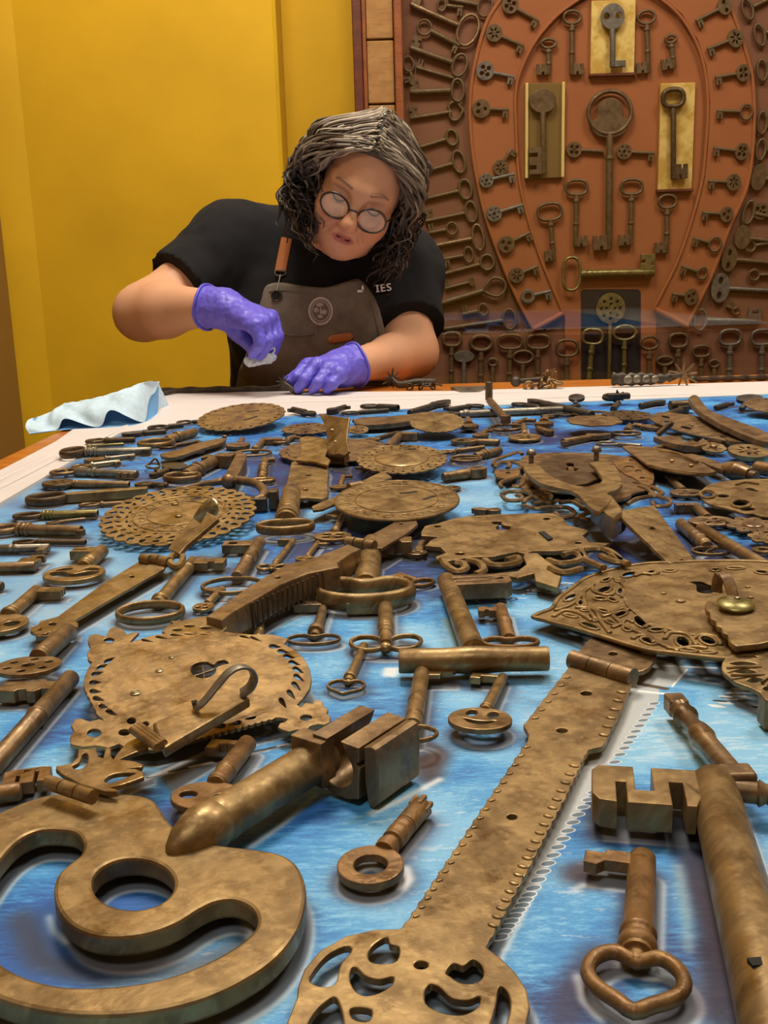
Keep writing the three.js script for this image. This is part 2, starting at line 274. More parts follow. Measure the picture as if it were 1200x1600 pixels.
function bowGeo(k, a, b, r) {                           // lies in the x-z plane round the origin, shank towards +x
  const tw = k.tw ?? r * 0.6, th = k.th ?? r * 0.6, seg = k.seg ?? 8, n = k.n ?? 40, gs = [];
  if (LOOPS[k.bow]) {
    const f = LOOPS[k.bow], pts = Array.from({ length: n }, (_, i) => { const [x, z] = f((i / n) * Math.PI * 2, a - tw, b - tw); return V3(x, 0, z); });
    gs.push(sweep(pts, true, () => [tw, th], seg, V3(0, 1, 0), k.pow ?? 1));
    if (k.bow === 'kidney' || k.bow === 'heart') gs.push(new THREE.SphereGeometry(1, 10, 8).scale(tw * 1.15, th, tw * 1.2).translate((a - tw) * (k.bow === 'kidney' ? 0.5 : 0.58), 0, 0), rod(V3((a - tw) * 0.5, 0, 0), V3(a, 0, 0), Math.min(r, th), r * 0.9, 10));
    if (k.fret) for (const [x0, z0, x1, z1] of k.fret) gs.push(sweep(curve([V3(x0 * a, 0, z0 * b), V3((x0 + x1) / 2 * a, 0, (z0 + z1) / 2 * b + 0.12 * b * (z0 > 0 ? 1 : -1)), V3(x1 * a, 0, z1 * b)], 8), false, () => [tw * 0.8, th * 0.8], 6));
  } else if (k.bow === 'double') {
    for (const s of [-1, 1]) { const pts = Array.from({ length: 26 }, (_, i) => { const q = (i / 26) * Math.PI * 2; return V3(Math.cos(q) * a * 0.72, 0, s * b * 0.5 + Math.sin(q) * (b * 0.5 - tw * 0.8) + s * 0.1 * a * Math.cos(q)); }); gs.push(sweep(pts, true, () => [tw, th], seg)); }
    gs.push(rod(V3(-a * 0.15, 0, 0), V3(a * 1.05, 0, 0), r * 0.75, r * 0.9, 10), new THREE.SphereGeometry(r * 0.9, 10, 8).translate(-a * 0.45, 0, 0).scale(1, 0.8, 1));
  } else if (k.bow === 'annulus') {
    gs.push(flat(circ(b, 0, 0, 40), [circ(b * (k.inner ?? 0.5), 0, 0, 30)], th * 2, th * 0.35).translate(0, -th, 0));
  } else {                                              // a flat disc with openings
    const S = (p) => p.map(([x, z]) => [x * a, z * b]);
    const H = {
      wheel: () => [0, 1, 2, 3].map((i) => circ(0.24, 0.47 * Math.cos(i * Math.PI / 2 + 0.78), 0.47 * Math.sin(i * Math.PI / 2 + 0.78), 12)).concat([circ(0.12, 0, 0, 10)]),
      wheel6: () => [0, 1, 2, 3, 4, 5].map((i) => tear(0.5 * Math.cos(i * Math.PI / 3 + 0.5), 0.5 * Math.sin(i * Math.PI / 3 + 0.5), 0.27, 0.17, i * Math.PI / 3 + 0.5)),
      holes: () => [0, 1, 2, 3, 4, 5].map((i) => circ(0.13, 0.62 * Math.cos(i * Math.PI / 3), 0.62 * Math.sin(i * Math.PI / 3), 10)).concat([circ(0.2, 0, 0, 12)]),
      sieve: () => [0, 1, 2, 3, 4, 5, 6, 7].map((i) => circ(0.12, 0.64 * Math.cos(i * Math.PI / 4), 0.64 * Math.sin(i * Math.PI / 4), 8)).concat([0, 1, 2, 3].map((i) => circ(0.1, 0.3 * Math.cos(i * Math.PI / 2), 0.3 * Math.sin(i * Math.PI / 2), 8))),
      two: () => [circ(0.26, -0.05, -0.5, 14), circ(0.26, -0.05, 0.5, 14)],
      three: () => [circ(0.22, -0.35, 0.35, 12), circ(0.22, -0.35, -0.4, 12), circ(0.2, 0.42, 0, 12)],
      smiley: () => [circ(0.24, 0.42, -0.34, 14, 1.25, 0.75), circ(0.24, 0.42, 0.34, 14, 1.25, 0.75), smooth2([[-0.1, -0.5], [-0.42, -0.28], [-0.5, 0], [-0.42, 0.28], [-0.1, 0.5], [-0.2, 0.2], [-0.22, 0], [-0.2, -0.2]], 32)],
      mask: () => [smooth2([[0.28, -0.75], [0.52, -0.6], [0.6, -0.3], [0.38, -0.2], [0.26, -0.45]], 25), smooth2([[0.28, 0.75], [0.52, 0.6], [0.6, 0.3], [0.38, 0.2], [0.26, 0.45]], 25), smooth2([[0.1, -0.8], [0.12, -0.4], [-0.18, 0], [0.12, 0.4], [0.1, 0.8], [-0.35, 0.62], [-0.52, 0], [-0.35, -0.62]], 40)],
      trefoil: () => [circ(0.24, 0.4, 0, 12), circ(0.24, -0.25, 0.42, 12), circ(0.24, -0.25, -0.42, 12)],
      solid: () => [],
    }[k.bow]();
    gs.push(flat(S(circ(1, 0, 0, 36)), H.map(S), th * 2, Math.min(th * 0.4, 0.0006)).translate(0, -th, 0));
    if (k.rim) gs.push(sweep(Array.from({ length: 32 }, (_, i) => V3(Math.cos(i / 16 * Math.PI) * a * 0.95, 0, Math.sin(i / 16 * Math.PI) * b * 0.95)), true, () => [tw, th * 1.25], 6));
  }
  return merged(gs);
}
// bit outlines in [along 0..1 towards the tip, out 0..1] and their openings
const BITS = {
  plain: [[[0, 0], [1, 0], [1, 1], [0, 1]]],
  slot: [[[0, 0], [1, 0], [1, 1], [0.6, 1], [0.6, 0.4], [0.4, 0.4], [0.4, 1], [0, 1]]],
  snake: [[[0, 0], [0.32, 0], [0.32, 0.05], [0.0, 0.12], [0.0, 0.2], [0.62, 0.2], [0.62, 0.32], [0, 0.32], [0, 0.7], [0.55, 0.7], [0.55, 0.79], [0, 0.79], [0.04, 0.94], [0.2, 1], [0.85, 1], [1, 0.94], [1, 0.62], [0.35, 0.62], [0.35, 0.46], [1, 0.46], [1, 0]]],
  comb: [[[0, 0], [1, 0], [1, 1], [0.82, 1], [0.82, 0.45], [0.66, 0.45], [0.66, 1], [0.36, 1], [0.36, 0.35], [0.2, 0.35], [0.2, 1], [0, 1]]],
  hook: [[[0.55, 0], [1, 0], [1, 1], [0, 1], [0, 0.62], [0.5, 0.62], [0.5, 0.4], [0.55, 0.4]]],
  ell: [[[0.3, 0], [1, 0], [1, 0.6], [0.8, 0.6], [0.8, 1], [0.1, 1], [0, 0.75], [0.3, 0.6]]],
  window: [[[0, 0], [1, 0], [1, 1], [0, 1]], [[0.25, 0.55], [0.75, 0.55], [0.75, 0.82], [0.25, 0.82]]],
  rails: [[[0, 0], [0.28, 0], [0.28, 0.55], [0.36, 0.55], [0.36, 0], [0.66, 0], [0.66, 0.7], [0.74, 0.7], [0.74, 0], [1, 0], [1, 0.9], [0.8, 1], [0.2, 1], [0, 0.9]], [[0.42, 0.72], [0.62, 0.72], [0.62, 0.88], [0.42, 0.88]]],
  cross: [[[0, 0], [1, 0], [1, 0.32], [0.72, 0.32], [0.72, 0.52], [1, 0.52], [1, 1], [0, 1], [0, 0.7], [0.32, 0.7], [0.32, 0.5], [0, 0.5]]],
  steps: [[[0, 0], [1, 0], [1, 0.5], [0.7, 0.5], [0.7, 0.8], [1, 0.8], [1, 1], [0.3, 1], [0.3, 0.7], [0, 0.7]]],
  fancy: [[[0.2, 0], [0.8, 0], [0.8, 0.2], [1, 0.28], [1, 0.42], [0.8, 0.5], [0.85, 0.62], [1, 0.66], [0.95, 1], [0.05, 1], [0, 0.66], [0.15, 0.62], [0.2, 0.5], [0, 0.42], [0, 0.28], [0.2, 0.2]]],
  blade: [[[0, 0], [1, 0], [0.9, 0.35], [1, 0.5], [1, 1], [0.75, 0.9], [0.55, 0.55], [0.1, 0.5]]],
};
function bitGeo(pattern, x0, x1, z0, out, side, th) {
  const [o, ...holes] = BITS[pattern], m = (p) => p.map(([u, v]) => [lerp(x0, x1, u), side * lerp(z0, z0 + out, v)]);
  return flat(m(o), holes.map(m), th, Math.min(0.0004, th * 0.15)).translate(0, -th / 2, 0);
}
function lathe(profile, seg) { return creased(new THREE.LatheGeometry(profile.map(([x, r]) => V2(r, x)), seg), 0.7).rotateZ(-Math.PI / 2); }   // [x along, radius]
/* k: bow kind, w and l its full width and length (m), r shank radius, L length bow centre -> tip, bit: {k, s, len, out, th, off}, collar: [[from bow, radius factor, width in r], ...],
   end: pipe | pin | flat, taper: radius factor at the bow end, square */
function keyParts(g, k, mats) {
  const a = (k.l ?? k.w * 0.78) / 2, b = k.w / 2, r = k.r, L = k.L, seg = k.low ? 10 : 18;
  part('bow', bowGeo(k.low ? { seg: 6, n: 24, ...k } : k, a, b, r), mats.bow ?? mats.m, g);
  const x0 = k.bow === 'double' ? a * 0.9 : k.bow === 'kidney' ? a * 0.55 : k.bow === 'heart' ? a * 0.7 : a * 0.93, tp = k.taper ?? 1, end = L;
  const gs = [];
  if (k.square) gs.push(box(end - x0, r * 1.7, r * 2, (x0 + end) / 2, 0, 0, r * 0.15));
  else {
    const pr = [[x0, 0.0001], [x0, r * tp * 0.92], [x0 + r * 0.4, r * tp]];
    for (const [at, f, wd] of [...(k.collar ?? [])].sort((p, q) => p[0] - q[0])) { const c = x0 + at * (end - x0), h = wd * r / 2, base = r * lerp(tp, 1, at); pr.push([c - h - r * 0.12, base], [c - h, r * f * 0.93], [c - h * 0.5, r * f], [c + h * 0.5, r * f], [c + h, r * f * 0.93], [c + h + r * 0.12, base]); }
    if (k.end === 'pipe') pr.push([end - r * 0.15, r], [end, r * 0.95], [end, r * 0.66], [end - r * 2.2, r * 0.62], [end - r * 2.2, 0.0001]);
    else if (k.end === 'pin') pr.push([end - r * 1.6, r], [end - r * 1.4, r * 0.7], [end - r * 0.4, r * 0.66], [end - r * 0.1, r * 0.45], [end, 0.0001]);
    else pr.push([end - r * 0.35, r], [end - r * 0.1, r * 0.85], [end, r * 0.5], [end, 0.0001]);
    gs.push(lathe(pr, seg));
  }
  part('shank', gs, mats.shank ?? mats.m, g);
  if (k.bit) for (const q of Array.isArray(k.bit) ? k.bit : [k.bit]) { const off = q.off ?? r * 0.5, o = part('bit', bitGeo(q.k ?? 'slot', L - off - q.len, L - off, r * 0.45, q.out + r * 0.5, q.s, q.th ?? r * 1.1), mats.bit ?? mats.m, g); if (q.roll) o.rotation.x = q.roll; }
}
const aim = (o, dir, up) => { const x = dir.clone().normalize(), z = x.clone().cross(up).normalize(), y = z.clone().cross(x); o.quaternion.setFromRotationMatrix(new THREE.Matrix4().makeBasis(x, y, z)); };
const GHOSTS = [];
/* a key lying on the printed sheet: b and t are where its bow centre and tip were measured, d its shank width, w and l its bow, all in pixels of the photograph turned into metres there */
function key(label, k) {
  const flat0 = T(...k.b, 0.004), s = scaleAt(flat0), mid = T((k.b[0] + k.t[0]) / 2, (k.b[1] + k.t[1]) / 2, 0.004), sm = scaleAt(mid);
  const r = k.d / 2 / sm, th = k.thp ? k.thp / 2 / s : Math.min(r * 0.62, 0.0032), tw = k.twp ? k.twp / 2 / s : undefined;
  const cmax = r * Math.max(1, k.taper ?? 1);
  const B = T(...k.b, Math.max(th, cmax * 0.82) + (k.hb ?? 0)), E = T(...k.t, r * 1.02 + (k.ht ?? 0));
  const g = thing(k.name ?? 'iron_key', label, 'key', B, k.group);
  aim(g, E.clone().sub(B), V3(0, 1, 0)); if (k.roll) g.rotateX(k.roll);
  const away = Math.abs(E.z - B.z) > Math.abs(E.x - B.x), deep = 1 + 0.45 * smoothstep(800 - k.b[1], 20, 150);   // far bows turn out longer in depth than their foreshortened outline suggests
  const q = { ...k, w: k.w / s * (away ? 1 : deep), l: (k.l ?? k.w * 0.78) / s * (away ? deep : 1), r, L: B.distanceTo(E), th, tw, low: k.d < 10 };
  if (k.bit) q.bit = [].concat(k.bit).map((z) => ({ ...z, len: z.len / sm, out: z.out / sm, off: z.off !== undefined ? z.off / sm : undefined, th: z.th ? z.th / sm : undefined }));
  if (q.twp === undefined && tw === undefined) q.tw = Math.min(r * 0.6, q.w * 0.1);
  const m = M[k.m ?? 'iron'];
  keyParts(g, q, { m, shank: k.ms ? M[k.ms] : m, bit: k.mb ? M[k.mb] : m });
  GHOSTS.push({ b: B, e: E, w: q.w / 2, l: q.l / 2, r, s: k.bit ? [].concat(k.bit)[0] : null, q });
  return g;
}
// ---------------------------------------------------------------- keys on the printed sheet (bow centre, tip and widths measured in the photograph)
const C2 = [[0.04, 1.35, 0.7], [0.14, 1.2, 0.5]], C3 = [[0.03, 1.4, 0.6], [0.1, 1.25, 0.5], [0.17, 1.35, 0.5]], C1 = [[0.08, 1.3, 1]];
// the column along the left edge of the print, from far to near
key('thick ring-bowed key lying sideways, farthest thick key of the left column', { b: [114, 707], t: [237, 704], d: 12, bow: 'oval', w: 46, l: 40, twp: 6, thp: 12, collar: C3, bit: { k: 'plain', s: 1, len: 12, out: 6, off: 1 }, ms: 'steel', m: 'dark' });
key('slim dark key with a long oval bow behind the thick ring-bowed key', { b: [149, 689], t: [211, 687], d: 9, bow: 'oval', w: 26, l: 32, collar: C1, m: 'dark' });
key('very thin bright pin-like key squeezed behind the thick ring-bowed key', { b: [141, 697], t: [194, 694], d: 5, bow: 'oval', w: 14, l: 12, m: 'brass' });
key('short key with a flat brown bow and a stepped tip in the left column', { b: [148, 719], t: [211, 712], d: 8, bow: 'solid', w: 24, l: 34, collar: C2, bit: { k: 'steps', s: 1, len: 9, out: 6 }, ms: 'steel', m: 'iron' });
key('small bright key with a leaf-shaped bow and a notched bit hanging towards the viewer', { b: [126, 729], t: [188, 722], d: 9, bow: 'tear', w: 24, l: 30, collar: C1, bit: { k: 'slot', s: 1, len: 9, out: 9, off: 1 }, ms: 'shine', m: 'iron' });
key('barrel-necked key with a fretted oval bow and a broad bit at its tip, left column', { b: [101, 737], t: [215, 741], d: 13, bow: 'oval', w: 44, l: 46, thp: 6, collar: [[0.12, 1.35, 3.2], [0.32, 1.4, 0.7]], bit: { k: 'comb', s: 1, len: 28, out: 9, off: 1 }, ms: 'steel', m: 'iron', fret: [[-0.6, -0.6, 0.5, 0.4]] });
key('slender key whose oval bow is filled with pierced tracery, left column', { b: [92, 756], t: [202, 757], d: 10, bow: 'wheel6', w: 44, l: 50, rim: 1, taper: 1.35, collar: C1, ms: 'iron', m: 'dark', end: 'pipe' });
key('heavy key with a thick long ring bow and a square shank, left column', { b: [73, 780], t: [231, 768], d: 17, bow: 'oval', w: 58, l: 66, twp: 8, thp: 15, square: 1, m: 'dark', ms: 'plate' });
key('thin key with a narrow loop bow half under the lace-edged round plate', { b: [139, 789], t: [215, 785], d: 8, bow: 'oval', w: 24, l: 34, collar: C1, m: 'iron' });
key('brass-toned pipe key with a flattened bow and ringed neck, left column', { b: [44, 806], t: [153, 802], d: 13, bow: 'oval', w: 36, l: 50, collar: C3, end: 'pipe', bit: { k: 'plain', s: 1, len: 8, out: 5, off: 0.5 }, m: 'dark', ms: 'brass' });
key('thin plain key lying just behind the fat hollow pipe key', { b: [82, 817], t: [134, 811], d: 6, bow: 'oval', w: 16, l: 22, m: 'iron' });
key('fat hollow pipe key with a flattened loop bow cut by the left frame edge', { b: [6, 827], t: [127, 830], d: 18, bow: 'oval', w: 50, l: 56, collar: C3, end: 'pipe', bit: { k: 'plain', s: 1, len: 10, out: 8, off: -10 }, m: 'iron' });
key('slim hollow key with a small narrow bow in front of the fat pipe key', { b: [38, 847], t: [134, 847], d: 9, bow: 'oval', w: 26, l: 40, collar: C1, end: 'pipe', m: 'dark' });
key('bright thick key from the left frame edge with a bit turned to the viewer', { b: [-50, 859], t: [78, 856], d: 14, bow: 'oval', w: 50, l: 50, collar: [[0.42, 1.15, 0.5], [0.5, 1.15, 0.5]], bit: { k: 'plain', s: 1, len: 12, out: 20, off: 1 }, m: 'iron', ms: 'steel' });
key('stout key from the left frame edge with a notched bit turned away', { b: [-70, 890], t: [56, 885], d: 17, bow: 'oval', w: 60, l: 56, bit: { k: 'steps', s: -1, len: 34, out: 42, off: 0, th: 12 }, m: 'iron' });
key('blunt key tip poking in at the left frame edge', { b: [-90, 915], t: [5, 916], d: 15, bow: 'oval', w: 50, l: 50, m: 'dark' });
key('wheel-bowed key with a mask-like pierced bow beside the lace-edged plate', { b: [116, 898], t: [161, 860], d: 22, bow: 'mask', w: 96, l: 88, thp: 8, collar: [[0.1, 1.2, 0.5], [0.3, 1.15, 0.5]], bit: { k: 'slot', s: -1, len: 26, out: 34, off: 4, th: 15 }, m: 'bronze' });
key('key with a two-holed disc bow and an E-notched bit at the left frame edge', { b: [-4, 977], t: [59, 922], d: 21, bow: 'two', w: 96, l: 90, thp: 8, collar: C2, bit: { k: 'comb', s: 1, len: 24, out: 38, off: 4, th: 13 }, m: 'bronze' });
key('key with a sieve-like disc bow pierced by seven round holes', { b: [44, 1042], t: [108, 986], d: 30, bow: 'holes', w: 100, l: 92, thp: 7, hb: 0.004, collar: [[0.1, 1.05, 0.6]], bit: { k: 'window', s: -1, len: 26, out: 26, off: 14, th: 8 }, m: 'iron' });
key('long thick round key running out of the lower left with a stepped double bit', { b: [-110, 1310], t: [112, 1058], d: 34, bow: 'oval', w: 150, l: 120, collar: [[0.66, 1.15, 0.4]], bit: { k: 'fancy', s: -1, len: 58, out: 90, off: 34, th: 24 }, m: 'iron' });
key('broad rusty key bit reaching in from the left frame edge above the giant key', { b: [-150, 1262], t: [34, 1236], d: 30, bow: 'oval', w: 120, l: 100, bit: { k: 'rails', s: -1, len: 74, out: 44, off: -42, th: 22 }, m: 'rust' });
// between the lace-edged plate and the far left
key('small dark ring-bowed key, farthest key of the left rear corner', { b: [288, 660], t: [330, 657], d: 6, bow: 'oval', w: 26, l: 26, m: 'old', bit: { k: 'plain', s: 1, len: 6, out: 6 } });
key('dark oval-bowed key lying behind the large rear ring key', { b: [247, 668], t: [287, 664], d: 8, bow: 'oval', w: 30, l: 34, m: 'old' });
key('leaf-bowed dark key left of the rear ring key', { b: [207, 678], t: [260, 674], d: 8, bow: 'solid', w: 20, l: 34, m: 'old', collar: C1 });
key('key with a wide thick ring bow and block shank in the left rear corner', { b: [244, 692], t: [305, 675], d: 14, bow: 'oval', w: 58, l: 46, twp: 6, thp: 9, collar: [[0.35, 1.35, 0.9]], square: 0, m: 'bronze' });
key('short twig-like key in front of the hooked rear latch', { b: [306, 706], t: [279, 717], d: 8, bow: 'trefoil', w: 28, l: 26, m: 'iron', bit: { k: 'slot', s: 1, len: 7, out: 9 } });
key('tiny stub key left of the twisted ornate key', { b: [240, 742], t: [262, 735], d: 10, bow: 'solid', w: 14, l: 14, m: 'dark', bit: { k: 'plain', s: -1, len: 8, out: 14 } });
key('small trefoil key with a stub bit left of the iron crossbar', { b: [226, 757], t: [262, 758], d: 9, bow: 'trefoil', w: 30, l: 32, m: 'dark', bit: { k: 'slot', s: 1, len: 8, out: 9 } });
key('ornate key with a castellated bit and twisted kidney bow behind the lace plate', { b: [285, 746], t: [345, 716], d: 19, bow: 'kidney', w: 62, l: 50, twp: 6, thp: 12, square: 0, collar: [[0.22, 1.3, 0.5], [0.32, 1.4, 0.5]], bit: [{ k: 'comb', s: 1, len: 32, out: 22, off: 0, th: 20 }, { k: 'cross', s: -1, len: 26, out: 14, off: 0, th: 12 }], m: 'iron' });
key('small key with a spiral-ringed shank right of the square iron bar', { b: [409, 751], t: [414, 718], d: 12, bow: 'oval', w: 44, l: 28, collar: [[0.12, 1.3, 0.6], [0.28, 1.35, 0.6], [0.44, 1.3, 0.6], [0.6, 1.25, 0.6]], bit: { k: 'slot', s: 1, len: 14, out: 11, off: 1 }, m: 'bronze' });
key('flat ring-bowed key with a solid hatchet bit behind the iron crossbar', { b: [394, 708], t: [412, 688], d: 10, bow: 'oval', w: 64, l: 46, twp: 4, thp: 4, collar: C2, bit: { k: 'plain', s: 1, len: 18, out: 26, off: 0, th: 9 }, m: 'iron' });
key('tiny disc-bowed key under the hasp of the far lace plate', { b: [372, 697], t: [379, 686], d: 9, bow: 'solid', w: 38, l: 30, m: 'iron' });
// middle left
key('large plain key with a thick oval ring bow left of centre', { b: [235, 957], t: [303, 877], d: 21, bow: 'oval', w: 110, l: 92, twp: 8, thp: 15, collar: [[0.06, 1.3, 0.7], [0.8, 1.1, 0.5]], bit: { k: 'cross', s: 1, len: 30, out: 48, off: 4, th: 14 }, m: 'bronze' });
key('turned-shank key with a wide ring bow half hidden behind the long latch', { b: [363, 915], t: [406, 847], d: 21, bow: 'oval', w: 100, l: 86, twp: 6, thp: 8, collar: [[0.14, 1.05, 1], [0.42, 1.12, 0.5], [0.6, 1.2, 0.4]], bit: { k: 'window', s: -1, len: 30, out: 46, off: 14, th: 15 }, m: 'iron' });
key('short flat key with two stacked rings for a bow beside the long latch', { b: [318, 949], t: [348, 921], d: 13, bow: 'three', w: 34, l: 38, thp: 5, bit: { k: 'slot', s: -1, len: 12, out: 24, off: 0, th: 7 }, m: 'bronze' });
key('small key with a double-loop bow behind the long latch', { b: [426, 887], t: [459, 844], d: 10, bow: 'double', w: 52, l: 36, collar: C1, bit: { k: 'plain', s: -1, len: 11, out: 20, off: 2, th: 9 }, m: 'bronze' });
key('tiny key with a flat oval bow leaning on the long latch', { b: [477, 874], t: [497, 848], d: 9, bow: 'two', w: 32, l: 26, bit: { k: 'plain', s: 1, len: 7, out: 13, off: 6, th: 5 }, m: 'bronze' });
key('stubby key tip with two side wings behind the big round lock plate', { b: [402, 1012], t: [408, 960], d: 15, bow: 'oval', w: 40, l: 24, collar: [[0.2, 1.1, 0.6], [0.4, 1.15, 0.5]], bit: [{ k: 'plain', s: 1, len: 14, out: 12, off: 2, th: 8 }, { k: 'plain', s: -1, len: 14, out: 12, off: 2, th: 8 }], m: 'bronze' });
key('thick-necked key with a heavy low oval ring bow behind the latch hinge', { b: [446, 823], t: [456, 768], d: 31, bow: 'oval', w: 92, l: 62, twp: 8, thp: 15, taper: 1.15, collar: [[0.05, 0.8, 0.4], [0.24, 1.15, 0.6]], m: 'plate' });
key('small key with a four-hole wheel bow near the centre of the table', { b: [520, 839], t: [536, 806], d: 12, bow: 'wheel', w: 60, l: 52, thp: 5, collar: C2, bit: { k: 'blade', s: -1, len: 14, out: 26, off: 1, th: 6 }, m: 'bronze' });
key('tiny rusty key by the arched hinge foot', { b: [531, 762], t: [536, 744], d: 8, bow: 'two', w: 32, l: 24, bit: { k: 'plain', s: 1, len: 7, out: 12, off: 1 }, m: 'rust' });
key('large central key with a massive kidney-shaped ring bow and tapering shank', { b: [570, 926], t: [582, 848], d: 34, bow: 'kidney', w: 160, l: 118, twp: 16, thp: 30, taper: 1.18, bit: { k: 'cross', s: 1, len: 34, out: 50, off: 6, th: 22 }, m: 'plate' });
key('small rusty ring key peeking out behind the massive kidney bow', { b: [660, 911], t: [622, 898], d: 10, bow: 'oval', w: 46, l: 34, twp: 5, thp: 8, bit: { k: 'slot', s: -1, len: 20, out: 18, off: 2, th: 7 }, m: 'rust' });
key('little key half tucked under the scroll-edged lock plate', { b: [652, 866], t: [672, 838], d: 13, bow: 'trefoil', w: 34, l: 30, square: 1, m: 'iron' });
key('key with a bulbous collar and flattened kidney ring beside the round lock plate', { b: [490, 999], t: [508, 943], d: 15, bow: 'kidney', w: 88, l: 50, twp: 4.5, thp: 7, collar: [[0.14, 1.75, 2.2]], bit: { k: 'window', s: -1, len: 20, out: 42, off: 6, th: 15 }, m: 'iron' });
key('sturdy key with a double-loop bow and a thick block bit', { b: [603, 1005], t: [602, 939], d: 24, bow: 'double', w: 116, l: 84, twp: 7, thp: 9, collar: [[0.12, 1.05, 0.4], [0.2, 1.1, 0.3]], bit: { k: 'slot', s: -1, len: 34, out: 52, off: 3, th: 20 }, m: 'bronze' });
key('small slim key with a heart-shaped bow beside the round lock plate', { b: [541, 1072], t: [569, 1008], d: 14, bow: 'heart', w: 64, l: 54, twp: 5, thp: 7, collar: [[0.1, 1.45, 1.3]], m: 'bronze' });
key('rusted key with a broad kidney bow resting on the iron T-bar', { b: [797, 1004], t: [782, 950], d: 21, bow: 'kidney', w: 92, l: 60, twp: 7, thp: 10, hb: 0.004, collar: [[0.5, 1.15, 1.2]], bit: { k: 'cross', s: -1, len: 24, out: 28, off: 12, th: 13 }, m: 'rust' });
key('key with an open ring bow tucked under the giant key bit', { b: [643, 1146], t: [660, 1048], d: 27, bow: 'oval', w: 84, l: 66, twp: 6, thp: 8, hb: 0.004, collar: [[0.12, 0.95, 0.7], [0.4, 1.08, 0.3]], bit: { k: 'blade', s: 1, len: 26, out: 44, off: 6, th: 8 }, m: 'bronze' });
key('key with a disc bow pierced like a smiling face', { b: [750, 1126], t: [786, 1058], d: 18, bow: 'smiley', w: 100, l: 92, thp: 9, hb: 0.003, collar: [[0.06, 1.2, 0.6]], bit: { k: 'hook', s: -1, len: 24, out: 42, off: 6, th: 13 }, m: 'bronze' });
key('two-hole-bowed rusty key between the round lock plate and the giant key', { b: [322, 1246], t: [388, 1160], d: 31, bow: 'two', w: 112, l: 92, thp: 10, hb: 0.002, collar: [[0.06, 1.1, 0.5], [0.3, 1.12, 0.4]], bit: { k: 'hook', s: -1, len: 36, out: 44, off: 10, th: 16 }, m: 'rust' });
{ // the short ring key with a slotted barrel
  const g = key('short rusty ring key with a slotted barrel in front of the giant key', { b: [579, 1356], t: [660, 1258], d: 36, bow: 'annulus', w: 106, l: 106, inner: 0.5, thp: 15, collar: [[0.16, 0.82, 0.5], [0.34, 1.04, 1.1], [0.52, 0.95, 0.3]], end: 'flat', m: 'rust' });
  const s = scaleAt(T(650, 1280)), L = g.children[1].geometry.boundingBox ?? (g.children[1].geometry.computeBoundingBox(), g.children[1].geometry.boundingBox), e = L.max.x, r = 17 / s;
  for (let i = 0; i < 6; i++) { const q = i * Math.PI / 3 + 0.3; part('prong', [box(r * 1.5, r * 0.5, r * 0.5, e - r * 0.5, Math.sin(q) * r * 0.82, Math.cos(q) * r * 0.82, r * 0.12)], M.rust, g); }
}
key('large key with a heart-shaped ring bow at the lower right', { b: [993, 1525], t: [1004, 1338], d: 46, bow: 'heart', w: 172, l: 150, twp: 25, thp: 26, taper: 1.1, collar: [[0.07, 1.3, 0.8], [0.18, 1.25, 0.5]], bit: { k: 'ell', s: -1, len: 50, out: 74, off: 8, th: 22 }, m: 'rust' });
// the right half, from near to far
key('small key with a wheel bow of curved spokes right of the forked hinge', { b: [1112, 815], t: [1085, 791], d: 15, bow: 'wheel6', w: 68, l: 52, thp: 5, rim: 1, bit: { k: 'plain', s: -1, len: 16, out: 26, off: 0, th: 13 }, m: 'iron' });
key('key with a three-holed disc bow behind the tapering hinge strap', { b: [1073, 771], t: [1044, 746], d: 12, bow: 'three', w: 52, l: 48, thp: 5, bit: { k: 'plain', s: 1, len: 10, out: 14, off: 0 }, m: 'iron' });
key('ring-bowed key with a ribbed neck beside the tapering hinge strap', { b: [1112, 861], t: [1063, 818], d: 20, bow: 'oval', w: 64, l: 48, twp: 4, thp: 6, collar: [[0.1, 1.15, 0.8], [0.26, 1.2, 0.8], [0.42, 1.1, 0.5]], m: 'iron', fret: [[-0.5, -0.4, 0.6, 0.3]] });
key('very small ring key wedged beside the tapering hinge strap', { b: [1070, 824], t: [1092, 836], d: 7, bow: 'oval', w: 28, l: 22, m: 'dark', bit: { k: 'slot', s: -1, len: 6, out: 8 } });
key('small ring-ended key at the right frame edge under the pierced rosette', { b: [1193, 860], t: [1240, 880], d: 10, bow: 'annulus', w: 36, l: 36, inner: 0.45, thp: 5, m: 'bronze' });
key('block-bitted key with a ball end lying behind the scroll-edged lock plate', { b: [772, 803], t: [744, 800], d: 16, bow: 'solid', w: 22, l: 22, thp: 16, square: 1, m: 'iron', bit: { k: 'plain', s: 1, len: 30, out: 5, off: -10 } });
// the far middle
key('carved-bow key with a barrel neck right of the small lace plate', { b: [728, 717], t: [782, 704], d: 13, bow: 'oval', w: 44, l: 50, twp: 4, thp: 6, collar: [[0.3, 1.3, 0.6], [0.42, 1.35, 0.5]], m: 'iron', fret: [[-0.5, -0.3, 0.5, 0.5]] });
key('key with a lumpy animal-head bow between the lace plate and the engraved plate', { b: [745, 738], t: [692, 746], d: 15, bow: 'solid', w: 26, l: 34, thp: 15, taper: 1.1, collar: [[0.2, 1.2, 1.4], [0.6, 1.1, 1]], m: 'iron' });
key('small trefoil key lying on the rim of the engraved oval plate', { b: [704, 763], t: [672, 757], d: 7, bow: 'trefoil', w: 34, l: 30, thp: 4, m: 'iron' });
key('hollow key with a long flat bow behind the scroll plate', { b: [726, 690], t: [780, 691], d: 10, bow: 'mask', w: 30, l: 44, end: 'pipe', m: 'iron', bit: { k: 'plain', s: -1, len: 5, out: 5 } });
